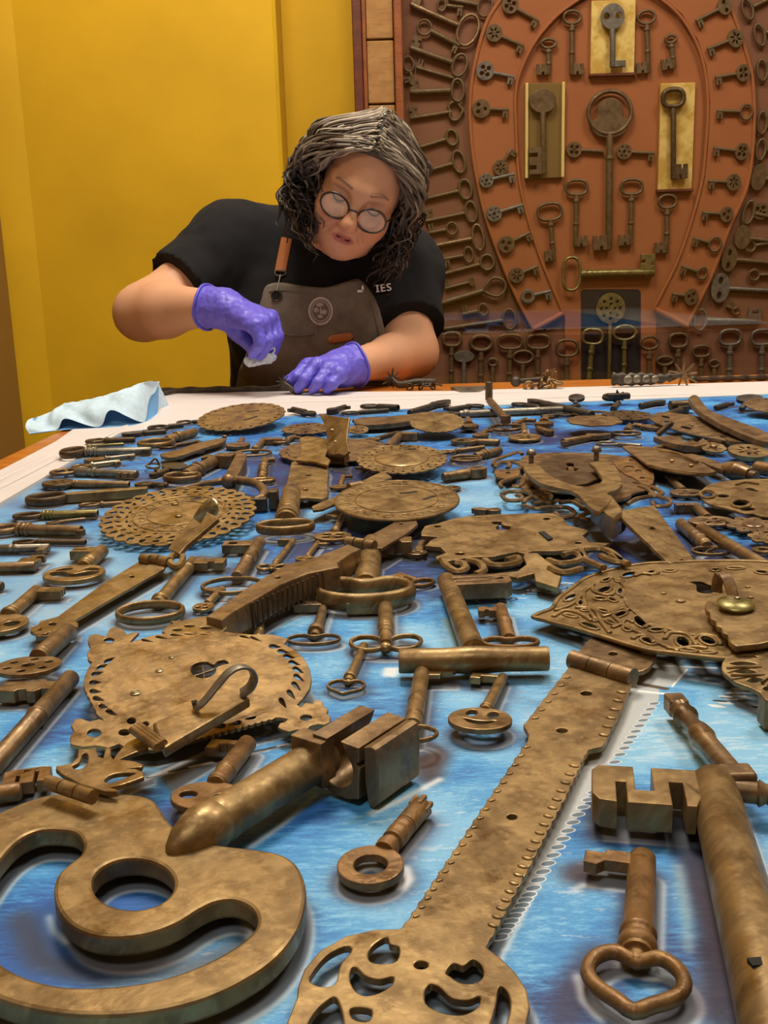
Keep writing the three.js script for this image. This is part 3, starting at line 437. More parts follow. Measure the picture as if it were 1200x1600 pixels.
key('wheel-bowed key standing behind the scroll plate, its shank pointing away', { b: [820, 684], t: [818, 664], d: 9, bow: 'wheel6', w: 50, l: 44, thp: 4, rim: 1, collar: C2, m: 'bronze' });
key('hollow barrel key with a long leaf bow behind the forked hinge', { b: [935, 681], t: [880, 691], d: 12, bow: 'solid', w: 24, l: 46, end: 'pipe', taper: 0.8, m: 'iron', bit: { k: 'plain', s: -1, len: 8, out: 8, off: -10 } });
key('key with a broad ring bow crossed by the upright bar key', { b: [791, 668], t: [822, 656], d: 9, bow: 'oval', w: 56, l: 44, twp: 4, thp: 5, m: 'iron', bit: { k: 'plain', s: 1, len: 10, out: 14 } });
key('long bright-banded key lying sideways in the far middle', { b: [700, 648], t: [880, 640], d: 12, bow: 'tear', w: 26, l: 40, collar: [[0.06, 1.25, 1.2], [0.76, 1.15, 0.8]], m: 'old', ms: 'steel' });
key('upright bar key leaning over the long bright-banded key', { b: [790, 655], t: [765, 626], d: 11, bow: 'solid', w: 15, l: 14, thp: 12, m: 'iron', hb: 0.012, ht: 0.010 });
key('cone-topped small key beside the scalloped small disc', { b: [733, 667], t: [731, 655], d: 10, bow: 'solid', w: 30, l: 24, taper: 1.6, m: 'iron' });
key('small hook-bitted key in front of the cone-topped key', { b: [751, 681], t: [760, 673], d: 9, bow: 'solid', w: 26, l: 20, m: 'iron', bit: { k: 'hook', s: 1, len: 6, out: 7 } });
key('cone-necked key with a flat ring bow behind the hollow barrel key', { b: [850, 663], t: [852, 652], d: 10, bow: 'solid', w: 30, l: 22, taper: 1.7, m: 'iron', bit: { k: 'plain', s: 1, len: 5, out: 9 } });
key('bent stub key left of the long leaf-bowed barrel key', { b: [858, 676], t: [840, 670], d: 10, bow: 'solid', w: 14, l: 14, thp: 9, m: 'iron' });
key('ring-bowed key with a domed boss in the far right', { b: [979, 677], t: [984, 665], d: 9, bow: 'oval', w: 46, l: 34, twp: 3.5, thp: 4, taper: 1.5, m: 'iron' });
key('flat looped key lying behind the cusped shield plate', { b: [950, 693], t: [1002, 697], d: 7, bow: 'tear', w: 26, l: 40, m: 'steel' });
key('long dark slanting key with a carved grip in the far middle', { b: [838, 630], t: [925, 648], d: 13, bow: 'solid', w: 18, l: 36, thp: 10, taper: 1.1, collar: [[0.1, 1.15, 0.6]], m: 'old' });
key('dark bent key in front of the white border, centre', { b: [812, 632], t: [842, 637], d: 9, bow: 'oval', w: 24, l: 24, m: 'old' });
key('dark tapered key lying along the far edge of the print, centre', { b: [578, 635], t: [622, 637], d: 10, bow: 'tear', w: 20, l: 34, m: 'old', end: 'pipe' });
key('flat-bowed long key lying along the far edge of the print', { b: [690, 630], t: [640, 645], d: 10, bow: 'solid', w: 22, l: 40, m: 'old', collar: C1 });
key('slim dark key lying just behind the long ornate rear strap', { b: [548, 645], t: [608, 641], d: 7, bow: 'tear', w: 18, l: 30, m: 'old' });
key('dark stub key at the far edge, left of the flared hinge', { b: [520, 642], t: [540, 636], d: 9, bow: 'solid', w: 18, l: 18, thp: 8, m: 'old', bit: { k: 'plain', s: 1, len: 7, out: 6 } });
key('dark bent bar key at the far edge, left of the flared hinge', { b: [484, 646], t: [457, 640], d: 10, bow: 'oval', w: 20, l: 18, m: 'old', bit: { k: 'plain', s: -1, len: 7, out: 6 } });
key('small arrow-like key left of the small lace plate', { b: [577, 688], t: [622, 676], d: 7, bow: 'wheel6', w: 30, l: 32, thp: 4, m: 'iron', ms: 'dark' });
key('short key with a hexagonal nut head behind the small lace plate', { b: [603, 702], t: [625, 680], d: 14, bow: 'oval', w: 46, l: 24, m: 'iron', bit: { k: 'slot', s: 1, len: 16, out: 24, off: 2, th: 12 } });
key('dark leaf-bowed key right of the small scalloped disc, long narrow shank', { b: [700, 706], t: [757, 699], d: 8, bow: 'tear', w: 18, l: 30, m: 'iron', collar: C1 });
key('plug-headed dark key at the far right edge of the print', { b: [1068, 640], t: [1035, 651], d: 12, bow: 'solid', w: 16, l: 18, thp: 12, m: 'old' });
key('dark leaf key at the far edge, right of centre', { b: [1028, 629], t: [1000, 634], d: 9, bow: 'solid', w: 18, l: 26, m: 'old' });
key('mushroom-headed upright key at the far right edge', { b: [1171, 624], t: [1158, 640], d: 9, bow: 'solid', w: 38, l: 18, thp: 6, hb: 0.010, m: 'old' });
key('small dark bent key beside the mushroom-headed key', { b: [1140, 631], t: [1118, 637], d: 8, bow: 'oval', w: 16, l: 14, m: 'old' });
key('flat-headed dark key near the winged far key', { b: [952, 621], t: [968, 628], d: 8, bow: 'solid', w: 26, l: 18, thp: 5, m: 'old', hb: 0.006 });
key('mushroom-topped dark key at the far edge, centre right', { b: [901, 622], t: [899, 632], d: 8, bow: 'solid', w: 24, l: 14, thp: 5, m: 'old', hb: 0.007 });
key('dark key with a ring bow in front of the far right edge', { b: [922, 646], t: [958, 650], d: 8, bow: 'oval', w: 56, l: 44, twp: 4, thp: 4, m: 'iron' });
key('dark key with a small ring bow left of the long slanting carved key', { b: [742, 634], t: [700, 640], d: 8, bow: 'oval', w: 24, l: 24, m: 'old', bit: { k: 'plain', s: 1, len: 7, out: 8 } });
key('dark leaf-bowed key between the two far plates, right of the upright peg', { b: [860, 641], t: [905, 634], d: 8, bow: 'solid', w: 22, l: 30, m: 'old' });
key('short bent key right of the hollow barrel key', { b: [1003, 707], t: [1040, 697], d: 9, bow: 'oval', w: 28, l: 26, m: 'iron', bit: { k: 'slot', s: 1, len: 8, out: 9 } });
key('small disc-bowed key in front of the dark fretted plate', { b: [1018, 668], t: [990, 664], d: 8, bow: 'holes', w: 26, l: 28, m: 'iron', bit: { k: 'plain', s: -1, len: 6, out: 7 } });
key('small plain key behind the shield-shaped plate', { b: [880, 648], t: [846, 651], d: 7, bow: 'oval', w: 22, l: 22, m: 'old' });
key('stubby key left of the arched hinge crest', { b: [440, 690], t: [461, 683], d: 9, bow: 'oval', w: 26, l: 24, m: 'iron', bit: { k: 'slot', s: 1, len: 7, out: 9 } });
key('small key lying right of the arched hinge pin', { b: [590, 722], t: [566, 733], d: 8, bow: 'trefoil', w: 26, l: 26, m: 'iron', bit: { k: 'plain', s: 1, len: 7, out: 9 } });
key('slim key between the two rows at the left rear', { b: [262, 698], t: [312, 690], d: 7, bow: 'oval', w: 24, l: 28, m: 'dark', bit: { k: 'plain', s: 1, len: 7, out: 8 } });
// ---------------------------------------------------------------- lock plates, hinges, straps and the giant keys
const Zm = (x0, y0, s) => (a) => pairs(a).map(([x, y]) => [x0 + x / s, y0 + y / s]);        // outline measured on an enlarged crop of the photograph
const basisAt = (A, B, up = V3(0, 1, 0)) => { const x = B.clone().sub(A).normalize(), z = x.clone().cross(up).normalize(), y = z.clone().cross(x); return new THREE.Matrix4().makeBasis(x, y, z).setPosition(A); };
function ribbon(px, h, wpx, th, closed = false, n) {     // a flat scroll lying at height h: px points, width in pixels, thickness in metres
  const P = px.map((q) => T(q[0], q[1], q[2] ?? h)), s = scaleAt(P[0]), c = curve(P, n ?? P.length * 5, closed);
  return sweep(c, closed, () => [wpx / 2 / s, th / 2], 6, V3(0, 1, 0), 0.8);
}
const bead = (px, py, h, rpx, flatten = 0.6) => { const p = T(px, py, h), r = rpx / scaleAt(p); return new THREE.SphereGeometry(r, 14, 8).scale(1, flatten, 1).translate(p.x, p.y, p.z); };
const tube = (px, rpx, seg = 10, taper = () => 1) => { const P = px.map(([x, y, h]) => T(x, y, h)), s = scaleAt(P[P.length >> 1]), r = rpx / s; return sweep(curve(P, px.length * 6), false, (t) => [r * taper(t), r * taper(t)], seg); };
const ghostPoly = [];

{ // the giant key in the lower left
  const z = Zm(0, 1100, 2.5), h = 0.0085, c = T(208, 1380), g = thing('giant_key', 'giant iron key with a crescent bow and hollow block bit, in the lower left', 'key', V3(c.x, TT, c.z));
  const out = z([560, 358, 605, 378, 668, 468, 735, 520, 850, 547, 1000, 565, 1108, 588, 1165, 632, 1192, 700, 1192, 780, 1160, 880, 1080, 985, 960, 1070, 800, 1145, 600, 1195, 400, 1212, 200, 1200, 0, 1150, -150, 1070, -260, 950, -310, 800, -290, 660, -200, 540, -90, 460, 0, 420, 115, 374, 200, 352, 320, 342, 440, 345]);
  const hole = z([325, 545, 300, 502, 235, 488, 150, 492, 70, 530, 0, 605, -70, 720, -90, 830, -60, 940, 30, 1030, 200, 1092, 400, 1102, 650, 1065, 850, 985, 975, 900, 1005, 850, 985, 795, 920, 762, 850, 765, 780, 795, 700, 845, 600, 885, 480, 905, 360, 897, 270, 855, 222, 790, 210, 730, 222, 670, 265, 625, 315, 585]);
  partW('bow', slab(out, { h, t: 0.0062, sm: 4, bevel: 0.0011, holes: [hole.flat(), ell(208, 1380, 64, 40, 0, 22).flat()] }), M.plate, g);
  const A = T(262, 1333, 0.009), B = T(560, 1146, 0.0105), m = basisAt(A, B), L = A.distanceTo(B), r = 0.0069;
  const at = (gs) => merged(gs).applyMatrix4(m);
  const X = (px, py) => T(px, py, 0.01).sub(A).dot(B.clone().sub(A).normalize());
  const x1 = X(346, 1284), x2 = X(500, 1178);
  partW('shank', at([lathe([[x1 - 0.001, 0.0001], [x1, r], [x1 + 0.002, r * 1.06], [x1 + 0.004, r], [x2, r * 1.02], [x2 + 0.001, 0.0001]], 26)]), M.plate, g);
  partW('boss', at([lathe([[0, 0.0001], [0.0012, r * 0.35], [x1 * 0.3, r * 0.82], [x1 * 0.65, r * 1.12], [x1 * 0.85, r * 1.14], [x1, r * 1.02], [x1 + 0.0006, 0.0001]], 22)]), M.plate, g);
  // the block bit: a gutter-shaped channel, a rail and a flag, all running along the shank
  const xa = X(508, 1196) - 0.001, xb = xa + 0.0262, q = [];
  for (let i = 0; i <= 14; i++) { const a = THREE.MathUtils.degToRad(135 + i * (270 / 14)); q.push([Math.cos(a) * 6.9, Math.sin(a) * 6.9]); }
  const body = [[-9.5, 9.6], [-9.5, 4], [-9.8, -3], [-7, -8], [-2, -10.2], [4, -10.4], [8.6, -9], [9, -3], [9.6, 2], [8.2, 3.4], [9.6, 4.4], [9.8, 9.4], [2.4, 9.8], [4.88, 4.88], ...[...q].reverse().slice(1), [-3.2, 9.4]].map(([u, v]) => [u / 1000, v / 1000]);
  const flag = [[10.6, 9.2], [13.6, 10.2], [15.4, 9.6], [16, 3], [15.4, -9.4], [13.2, -11.4], [11.2, -10], [10.4, -2]].map(([u, v]) => [u / 1000, v / 1000]);
  const run = (p, a, b) => { const e = extrude(p.map(([u, v]) => [-u - 0.0105, v]), [], b - a, 0.0004); e.rotateY(Math.PI / 2); return e.translate(a, 0.0012, 0); };
  partW('bit', at([run(body, xa, xb), run(flag, xa + 0.0015, xb - 0.001), run([[0.004, -0.0105], [0.0145, -0.0105], [0.0145, -0.004], [0.004, -0.004]], xb - 0.009, xb - 0.001), run([[0.0, -0.006], [0.013, -0.006], [0.013, 0.006], [0, 0.006]], xb - 0.004, xb)]), M.iron, g);
  partW('rib', at([run([[-0.0165, -0.0075], [-0.0035, -0.0075], [-0.0035, 0.0085], [-0.0165, 0.0085]], xa - 0.003, xa + 0.004)]), M.iron, g);
}
{ // the long strap hinge
  const z5 = Zm(440, 1100, 2.609), c = T(760, 1300), g = thing('strap_hinge', 'long scallop-edged strap hinge with a pierced scroll end, running down the right centre', 'hinge', V3(c.x, TT, c.z));
  const out = [[889, 1040], ...scallop(818, 1131, 889, 1040, 7, -1.2).reverse(), [818, 1133], [826, 1147], [825, 1152], ...scallop(685, 1361, 825, 1152, 13, -2.4).reverse(), ...scallop(632, 1441, 685, 1361, 5, -2.4).reverse(),
    ...z5([485, 915, 380, 918, 260, 945, 155, 1005, 92, 1080, 66, 1150, 62, 1195, 20, 1300, 60, 1430, 200, 1510, 420, 1545, 700, 1510, 900, 1430, 990, 1330, 1012, 1230, 1000, 1165, 955, 1095, 895, 1035, 835, 990]),
    [766, 1466], ...scallop(766, 1466, 825, 1355, 7, -2.6), ...scallop(825, 1355, 885, 1240, 8, -2.4), ...scallop(885, 1240, 919, 1168, 6, -2.2), [941, 1166], ...scallop(943, 1163, 974, 1100, 5, -1.2), ...scallop(974, 1100, 988, 1062, 3, -1.0)];
  const holes = [[115, 1125, 150, 1060, 200, 1012, 270, 985, 285, 1000, 240, 1060, 215, 1140, 160, 1150], [352, 1020, 375, 980, 430, 950, 440, 975, 478, 990, 468, 1045, 400, 1058, 360, 1045], [285, 1075, 300, 1070, 340, 1105, 400, 1120, 455, 1110, 450, 1140, 380, 1182, 320, 1182, 280, 1130], [280, 1240, 365, 1245, 355, 1290, 290, 1280], [110, 1310, 130, 1260, 180, 1210, 215, 1192, 238, 1230, 250, 1320, 180, 1370], [670, 1095, 700, 1055, 740, 1065, 780, 1040, 815, 1065, 820, 1110, 790, 1135, 730, 1135, 690, 1110], [585, 1165, 605, 1140, 640, 1150, 690, 1195, 760, 1205, 808, 1190, 800, 1230, 740, 1265, 650, 1255, 590, 1220], [890, 1150, 915, 1165, 932, 1210, 925, 1270, 895, 1330, 850, 1330, 872, 1230], [420, 1400, 560, 1360, 680, 1400, 560, 1450]].map((q) => z5(q).flat());
  holes.push(ell(658, 1507, 11, 6.5).flat(), ell(800, 1276, 8, 4.5).flat(), ell(878, 1141, 9, 3.8).flat(), ell(916, 1083, 9, 3.6).flat());
  partW('strap', slab(out, { h: 0.0045, t: 0.0022, holes, bevel: 0.0004 }), M.plate, g);
  const dents = [];
  for (const [x0, y0, x1, y1, n, s] of [[822, 1160, 640, 1438, 20, 1], [906, 1190, 772, 1452, 20, -1], [886, 1052, 826, 1128, 6, 1], [980, 1075, 946, 1155, 6, -1]]) for (let i = 0; i < n; i++) { const u = (i + 0.5) / n, x = lerp(x0, x1, u), y = lerp(y0, y1, u), p = T(x + 6 * s, y, 0.0046), k = (s < 0 ? 8.5 : 6.5) / scaleAt(p); dents.push(new THREE.SphereGeometry(k, 8, 5).scale(1.05, 0.34, 0.6).rotateY(s * 0.5).translate(p.x, p.y, p.z)); }
  partW('punched_edge', dents, M.plate, g);
  const A = T(893, 1030, 0.006), B = T(990, 1060, 0.006), r = 15 / scaleAt(A);
  for (let i = 0; i < 3; i++) partW('knuckle', [rod(A.clone().lerp(B, i / 3 + 0.006), A.clone().lerp(B, (i + 1) / 3 - 0.006), r, r, 18)], M.iron, g);
  partW('leaf', slab([[927, 992], [960, 1001], [1000, 1013], [1026, 1021], [1024, 1030], [1014, 1043], [1004, 1048], [990, 1050], [900, 1026], [908, 1012]], { h: 0.0055, t: 0.0022, bevel: 0.0005, holes: [ell(958, 1021, 7, 3).flat()] }), M.iron, g);
}
key('giant pipe key with a zigzag-cut block bit, lower right corner', { name: 'giant_key', b: [1262, 1790], t: [1112, 1221], d: 96, bow: 'oval', w: 300, l: 200, twp: 30, thp: 40, taper: 1.12, bit: { k: 'snake', s: -1, len: 150, out: 200, off: 14, th: 62 }, m: 'plate' });
{ const p = T(1183, 1502, 0.0147), s = scaleAt(p), o = scene.children[scene.children.length - 1]; const g = ring3(p, 17 / s, 13 / s); g.translate(-o.position.x, -o.position.y, -o.position.z).applyQuaternion(o.quaternion.clone().invert()); part('pin_hole', g, M.black, o, 'dark square pin hole through the shank'); }
function ring3(p, a, b) { return new THREE.CylinderGeometry(a, a * 0.9, 0.004, 4).rotateY(Math.PI / 4 + 0.1).scale(1, 1, b / a).translate(p.x, p.y - 0.0019, p.z); }
{ // turned T-handle
  const A = T(1052, 1096, 0.006), B = T(1148, 1214, 0.0085), c = A.clone(); c.y = TT;
  const g = thing('turned_handle', 'turned iron T-handle with a square tip behind the zigzag-bitted giant key', 'handle', c);
  const m = basisAt(A, B), L = A.distanceTo(B), r = 0.0036, at = (gs) => merged(gs).applyMatrix4(m);
  partW('shank', at([lathe([[0.007, 0.0001], [0.007, r * 0.9], [0.0085, r * 1.15], [0.01, r * 0.95], [0.0125, r * 1.18], [0.0145, r * 1.05], [0.0155, r * 1.3], [0.017, r * 0.9], [0.027, r * 0.85], [0.0285, r * 1.1], [0.031, r * 1.2], [0.035, r * 1.25], [0.038, r * 1.0], [L, r * 1.05], [L, 0.0001]], 20)]), M.iron, g);
  partW('square_tip', at([box(0.009, 0.0066, 0.0072, 0.0035, 0, 0, 0.0008)]), M.iron, g);
  const P = T(1052, 1224, 0.008), Q = T(1240, 1246, 0.008), l = P.distanceTo(Q), k = 0.0034;
  partW('crossbar', [merged([lathe([[-0.002, 0.0001], [-0.002, k * 0.6], [0, k * 1.1], [0.003, k * 0.9], [0.005, k * 1.2], [0.0075, k], [l * 0.7, k], [l * 0.72, k * 1.25], [l * 0.78, k * 0.9], [l * 0.82, k * 1.2], [l * 0.9, k], [l, k], [l, 0.0001]], 18)]).applyMatrix4(basisAt(P, Q))], M.iron, g);
  const J = T(1150, 1222, 0.0085); partW('joint_block', [box(0.011, 0.0096, 0.0088, J.x, J.y, J.z, 0.0016)], M.iron, g);
}
{ // the round lock plate on the left with its hasp
  const c = T(310, 1075), g = thing('lock_plate', 'large round lock plate with teardrop-pierced rim and corner florets, left of centre', 'lock plate', V3(c.x, TT, c.z));
  const pl = [[133, 1077, 0.0105], [487, 1062, 0.0105], [310, 988, 0.0165]];
  const out = [[139, 993], [150, 990], [165, 994], [171, 982], [180, 979], [192, 983], [199, 991], [206, 988], [217, 988], [212, 993], [206, 999], [203, 1004], [220, 998], [240, 992], [270, 988], [310, 986], [350, 987], [390, 991], [425, 991], [440, 995], [450, 998], [444, 1006], [462, 1016], [475, 1028], [484, 1045], [487, 1062], [484, 1076], [474, 1090], [464, 1101], [470, 1104], [478, 1097], [488, 1099], [494, 1093], [503, 1095], [506, 1103], [513, 1108], [511, 1115], [517, 1120], [515, 1128], [507, 1132], [497, 1131], [485, 1134], [478, 1140], [464, 1140], [450, 1143], [440, 1140], [434, 1136], [437, 1130], [446, 1127], [449, 1123], [438, 1121], [430, 1121],
    ...scallop(430, 1121, 304, 1155, 12, 1.6).slice(1), [285, 1160], [240, 1172], [200, 1170], [185, 1162], [170, 1168], [150, 1165], [130, 1167], [110, 1163], [109, 1152], [115, 1143], [111, 1133], [116, 1124], [126, 1122], [140, 1127], [155, 1123], [163, 1126], [150, 1115], ...scallop(150, 1115, 131, 1078, 4, -1.4).reverse().reverse().slice(1), [130, 1072], [132, 1058], [137, 1045], [143, 1035], [137, 1030], [136, 1020], [141, 1012], [137, 1003]];
  const holes = [];
  for (const [x, y, a] of [[171, 1031, -0.5], [160, 1041, -0.4], [152, 1052, -0.2], [149, 1066, 0], [149, 1080, 0.1], [154, 1092, 0.3], [163, 1105, 0.4], [174, 1113, 0.5], [230, 1001, 0.2], [252, 996, 0.2], [275, 992, 0.1], [297, 990, 0.1], [320, 990, 0.1], [340, 989.5, 0.1], [361, 991, 0.2], [383, 995, 0.3], [399, 998, 0.4], [430, 1010, 0.1], [443, 1018, 0.2], [452, 1026, 0.2], [460, 1036, 0.3], [466, 1047, 0.5], [467, 1059, 0.6], [463, 1072, 0.8], [455, 1085, 0.9], [442, 1098, 1], [409, 1113, 2.8], [391, 1121, 2.8], [367, 1130, 2.9], [343, 1135, 2.9]]) holes.push(tear(x, y, 9.5, y < 1003 ? 2.6 : 5.2, a).flat());
  holes.push(ell(170, 1000, 8, 3.6).flat(), ell(147, 1145, 11, 6.5).flat(), ell(478, 1121, 9, 4.6).flat(), ell(205, 1126, 7, 5).flat(), ell(227, 1131, 5.5, 4).flat(), ell(194, 1144, 9, 5).flat(), [300, 1040, 309, 1035, 323, 1034, 333, 1038, 340, 1033, 350, 1031, 357, 1036, 346, 1039, 338, 1043, 336, 1050, 328, 1057, 312, 1059, 301, 1053, 298, 1046]);
  partW('plate', slab(out, { h: pl, t: 0.0016, holes, bevel: 0.0003 }), M.bronze, g);
  const pf = planeOf(pl), at = (x, y, up = 0) => onPlane(pf, x, y).addScaledVector(pf.n, up);
  for (const [x, y, r] of [[212, 1083, 9], [249, 1048, 7], [268, 1027, 5]]) { const p = at(x, y), k = r / scaleAt(p); partW('rivet', [new THREE.SphereGeometry(k, 14, 8).scale(1, 0.3, 1).translate(p.x, p.y, p.z), new THREE.TorusGeometry(k * 0.6, k * 0.12, 6, 16).rotateX(Math.PI / 2).translate(p.x, p.y + k * 0.25, p.z)], M.shine, g, 'bright worn rivet'); }
  partW('keyhole_cross', [rod(at(303, 1050, -0.002), at(333, 1040, -0.002), 0.0004), rod(at(316, 1035, -0.002), at(319, 1058, -0.002), 0.0004)], M.bronze, g);
  const k = at(330, 1120, 0.0058), bar = partW('hasp_bar', slab([[239, 1129], [342, 1081], [378, 1077], [390, 1090], [257, 1168], [247, 1152]], { h: [[239, 1129, 0.0165], [380, 1077, 0.0175], [257, 1168, 0.0150]], t: 0.0042, bevel: 0.0009 }), M.bronze, g);
  partW('band', [0, 1, 2].map((i) => rod(T(207 + i * 5, 1140 - i * 3, 0.0155), T(246 + i * 5, 1168 - i * 3, 0.0155), 0.0015, 0.0015, 10)), M.bronze, g);
  const hook = [[303, 1094, 0.0205], [305, 1101, 0.019], [312, 1102, 0.0195], [322, 1092, 0.0215], [340, 1070, 0.0255], [358, 1050, 0.0295], [374, 1042, 0.0305], [390, 1045, 0.0285], [397, 1058, 0.0245], [391, 1073, 0.0205], [377, 1084, 0.0178]].map(([x, y, h]) => T(x, y, h));
  const dir = hook[7].clone().sub(hook[3]); dir.y = 0; const side = V3(dir.z, 0, -dir.x).normalize();
  partW('hook', sweep(curve(hook, 60), false, (t) => [0.0007 + 0.0001, 0.0029 - 0.0012 * (1 - t)], 10, side, 0.7), M.steel, g);
  const L = [[122, 1170], [121, 1183], [112, 1192], [98, 1195], [88, 1196], [87, 1201], [98, 1210], [128, 1226], [164, 1236], [184, 1237], [183, 1233], [172, 1230], [190, 1226], [213, 1218], [225, 1213], [224, 1206], [212, 1201], [198, 1200], [222, 1198], [224, 1194], [210, 1189], [195, 1187], [186, 1186], [212, 1175], [232, 1170], [232, 1162], [214, 1152], [200, 1158], [185, 1174], [177, 1186], [173, 1180], [173, 1168], [165, 1167], [161, 1184], [154, 1182], [149, 1168], [138, 1170]];
  partW('leaf_hinge', slab(L, { h: [[122, 1170, 0.012], [225, 1213, 0.0115], [87, 1201, 0.012]], t: 0.0018, bevel: 0.0004, holes: [[163, 1219, 172, 1211, 190, 1207, 212, 1208, 195, 1215, 180, 1222, 168, 1223], [113, 1197, 124, 1190, 130, 1177, 136, 1177, 137, 1190, 128, 1200, 117, 1201]] }), M.bronze, g);
  const A = T(74, 1222, 0.0135), B = T(146, 1246, 0.0135); for (let i = 0; i < 3; i++) partW('knuckle', [rod(A.clone().lerp(B, i / 3 + 0.01), A.clone().lerp(B, (i + 1) / 3 - 0.01), 12 / scaleAt(A), 12 / scaleAt(A), 10)], M.bronze, g);
}
{ // oval pierced plate on the right
  const z = Zm(820, 860, 3.158), c = T(1130, 950), g = thing('lock_plate', 'pointed oval lock plate with pierced scrollwork border, on the right of the strap hinge', 'lock plate', V3(c.x, TT, c.z));
  const out = [[833, 964], [845, 958], [862, 951], [872, 936], [890, 922], [915, 904], [962, 889], [1010, 881], [1057, 879], [1105, 877], [1200, 879], [1300, 895], [1380, 920], [1420, 945], [1400, 975], [1340, 1005], [1250, 1025], [1150, 1030], [1100, 1026], [1040, 1019], [1010, 1015], [946, 996], [893, 980], [868, 974], [850, 968]];
  const H = [[225, 235, 30, 9, -0.4], [275, 262, 14, 10, 0], [400, 148, 20, 6, -0.3], [512, 122, 32, 9, -0.2], [622, 110, 20, 6, -0.2], [715, 103, 28, 4, 0], [392, 197, 32, 10, -0.3], [470, 205, 14, 12, 0.3], [467, 152, 18, 5, 0], [372, 240, 30, 6, 0.1], [432, 246, 22, 6, 0.3], [295, 297, 16, 4, 0], [225, 325, 30, 4, 0.2], [333, 335, 24, 7, 0.6], [320, 375, 42, 8, 0.3], [388, 300, 26, 5, 0.2], [470, 318, 32, 9, -0.3], [425, 357, 26, 5, 0.4], [570, 355, 35, 15, 0.6], [505, 388, 20, 9, 0.3], [610, 450, 35, 10, 0.3], [650, 395, 32, 7, 0], [780, 455, 34, 17, 0.4], [905, 448, 38, 14, 0.3], [800, 495, 45, 5, 0.1], [905, 506, 35, 4, 0], [940, 98, 20, 5, 0], [1040, 90, 40, 4, 0], [1170, 110, 30, 6, 0.1]];
  const px = H.map(([x, y, a, b, r]) => ell(820 + x / 3.158, 860 + y / 3.158, a * 1.18 / 3.158, b * 1.5 / 3.158, r, 14));
  const key0 = z([810, 155, 870, 152, 900, 165, 938, 180, 930, 205, 890, 212, 850, 200, 845, 170]);
  const pl = [[833, 964, 0.006], [1137, 880, 0.010], [1100, 1026, 0.010]];
  partW('plate', slab(out, { h: pl, t: 0.0015, sm: 2, holes: [...px, key0].map((q) => q.flat()), bevel: 0.0002 }), M.plate, g);
  const pf = planeOf(pl), up = (x, y, k) => onPlane(pf, x, y).addScaledVector(pf.n, k);
  const rims = px.map((q) => sweep(q.map(([x, y]) => up(x, y, 0.0002)), true, () => [0.00075, 0.0007], 6, pf.n));
  const edge = smooth2(out, 120).map(([x, y]) => up(x, y, 0)); rims.push(sweep(edge, true, () => [0.0013, 0.0011], 6, pf.n));
  for (const q of [[140, 330, 200, 300, 260, 310, 330, 350], [150, 300, 230, 270, 300, 200, 340, 170], [330, 180, 350, 210, 420, 225, 450, 190], [440, 140, 480, 165, 500, 200, 480, 235], [540, 130, 580, 118, 640, 122, 660, 108], [380, 330, 420, 320, 480, 290, 515, 300], [430, 385, 470, 370, 500, 345, 540, 360], [530, 440, 560, 425, 610, 428, 640, 460], [585, 385, 620, 370, 680, 385, 700, 410], [690, 440, 720, 410, 790, 415, 850, 470], [830, 440, 870, 420, 940, 430, 970, 470], [700, 485, 760, 490, 840, 480, 900, 488], [250, 285, 330, 290, 380, 360, 420, 410], [290, 215, 300, 270, 350, 345], [440, 330, 500, 380, 590, 420, 680, 470, 760, 500]]) rims.push(sweep(curve(z(q).map(([x, y]) => up(x, y, 0.0003)), 24), false, () => [0.0012, 0.001], 6, pf.n));
  partW('scrollwork', rims, M.plate, g);
  partW('inner_disc', slab(z([485, 200, 530, 145, 640, 122, 800, 112, 960, 110, 1200, 125, 1500, 200, 1560, 300, 1400, 420, 1200, 470, 1000, 460, 940, 420, 830, 415, 700, 385, 620, 370, 560, 320, 495, 260]), { h: [[833, 964, 0.0068], [1137, 880, 0.0108], [1100, 1026, 0.0108]], t: 0.0008, sm: 3, bevel: 0.0002, holes: [key0.flat()] }), M.plate, g);
  for (const [x, y, r] of [[685, 222, 14], [770, 260, 25], [1100, 190, 14], [1115, 242, 16]]) { const p = up(820 + x / 3.158, 860 + y / 3.158, 0.0012), k = r / 3.158 / scaleAt(p); partW('rivet', [new THREE.SphereGeometry(k, 12, 8).scale(1, 0.4, 1).translate(p.x, p.y, p.z)], M.plate, g); }
  const h1 = z([1070, 468, 1040, 470, 1005, 440, 1000, 415, 975, 405, 970, 380, 945, 370, 940, 345, 915, 335, 912, 305, 892, 290, 890, 258, 915, 245, 1000, 240, 1090, 238, 1150, 290, 1260, 400, 1240, 440]);
  partW('hasp', slab(h1, { h: [[1110, 940, 0.0175], [1200, 960, 0.0185], [1150, 1005, 0.0165]], t: 0.003, sm: 2, bevel: 0.0008 }), M.plate, g);
  const q = T(1150, 943, 0.0205), k = 29 / scaleAt(q), kg = merged([lathe([[-0.0015, 0.0001], [-0.0015, k * 0.9], [0, k], [0.0008, k * 0.92], [0.0018, k * 0.5], [0.0021, 0.0001]], 26)]).rotateZ(Math.PI / 2).rotateX(0.12).translate(q.x, q.y, q.z); partW('boss', [kg], M.brass, g, 'bright round boss on the hasp');
  partW('pin', [bead(1152, 934, 0.0228, 5, 0.5)], M.shine, g);
  const lp = [[1146, 936, 0.021], [1141, 915, 0.026], [1134, 901, 0.029], [1126, 898, 0.0285], [1121, 908, 0.025], [1120, 925, 0.0195]].map(([x, y, h]) => T(x, y, h)); partW('loop', sweep(curve(lp, 30), false, () => [0.0008, 0.0026], 8, V3(0.8, 0.1, 0.6).normalize(), 0.7), M.iron, g);
}
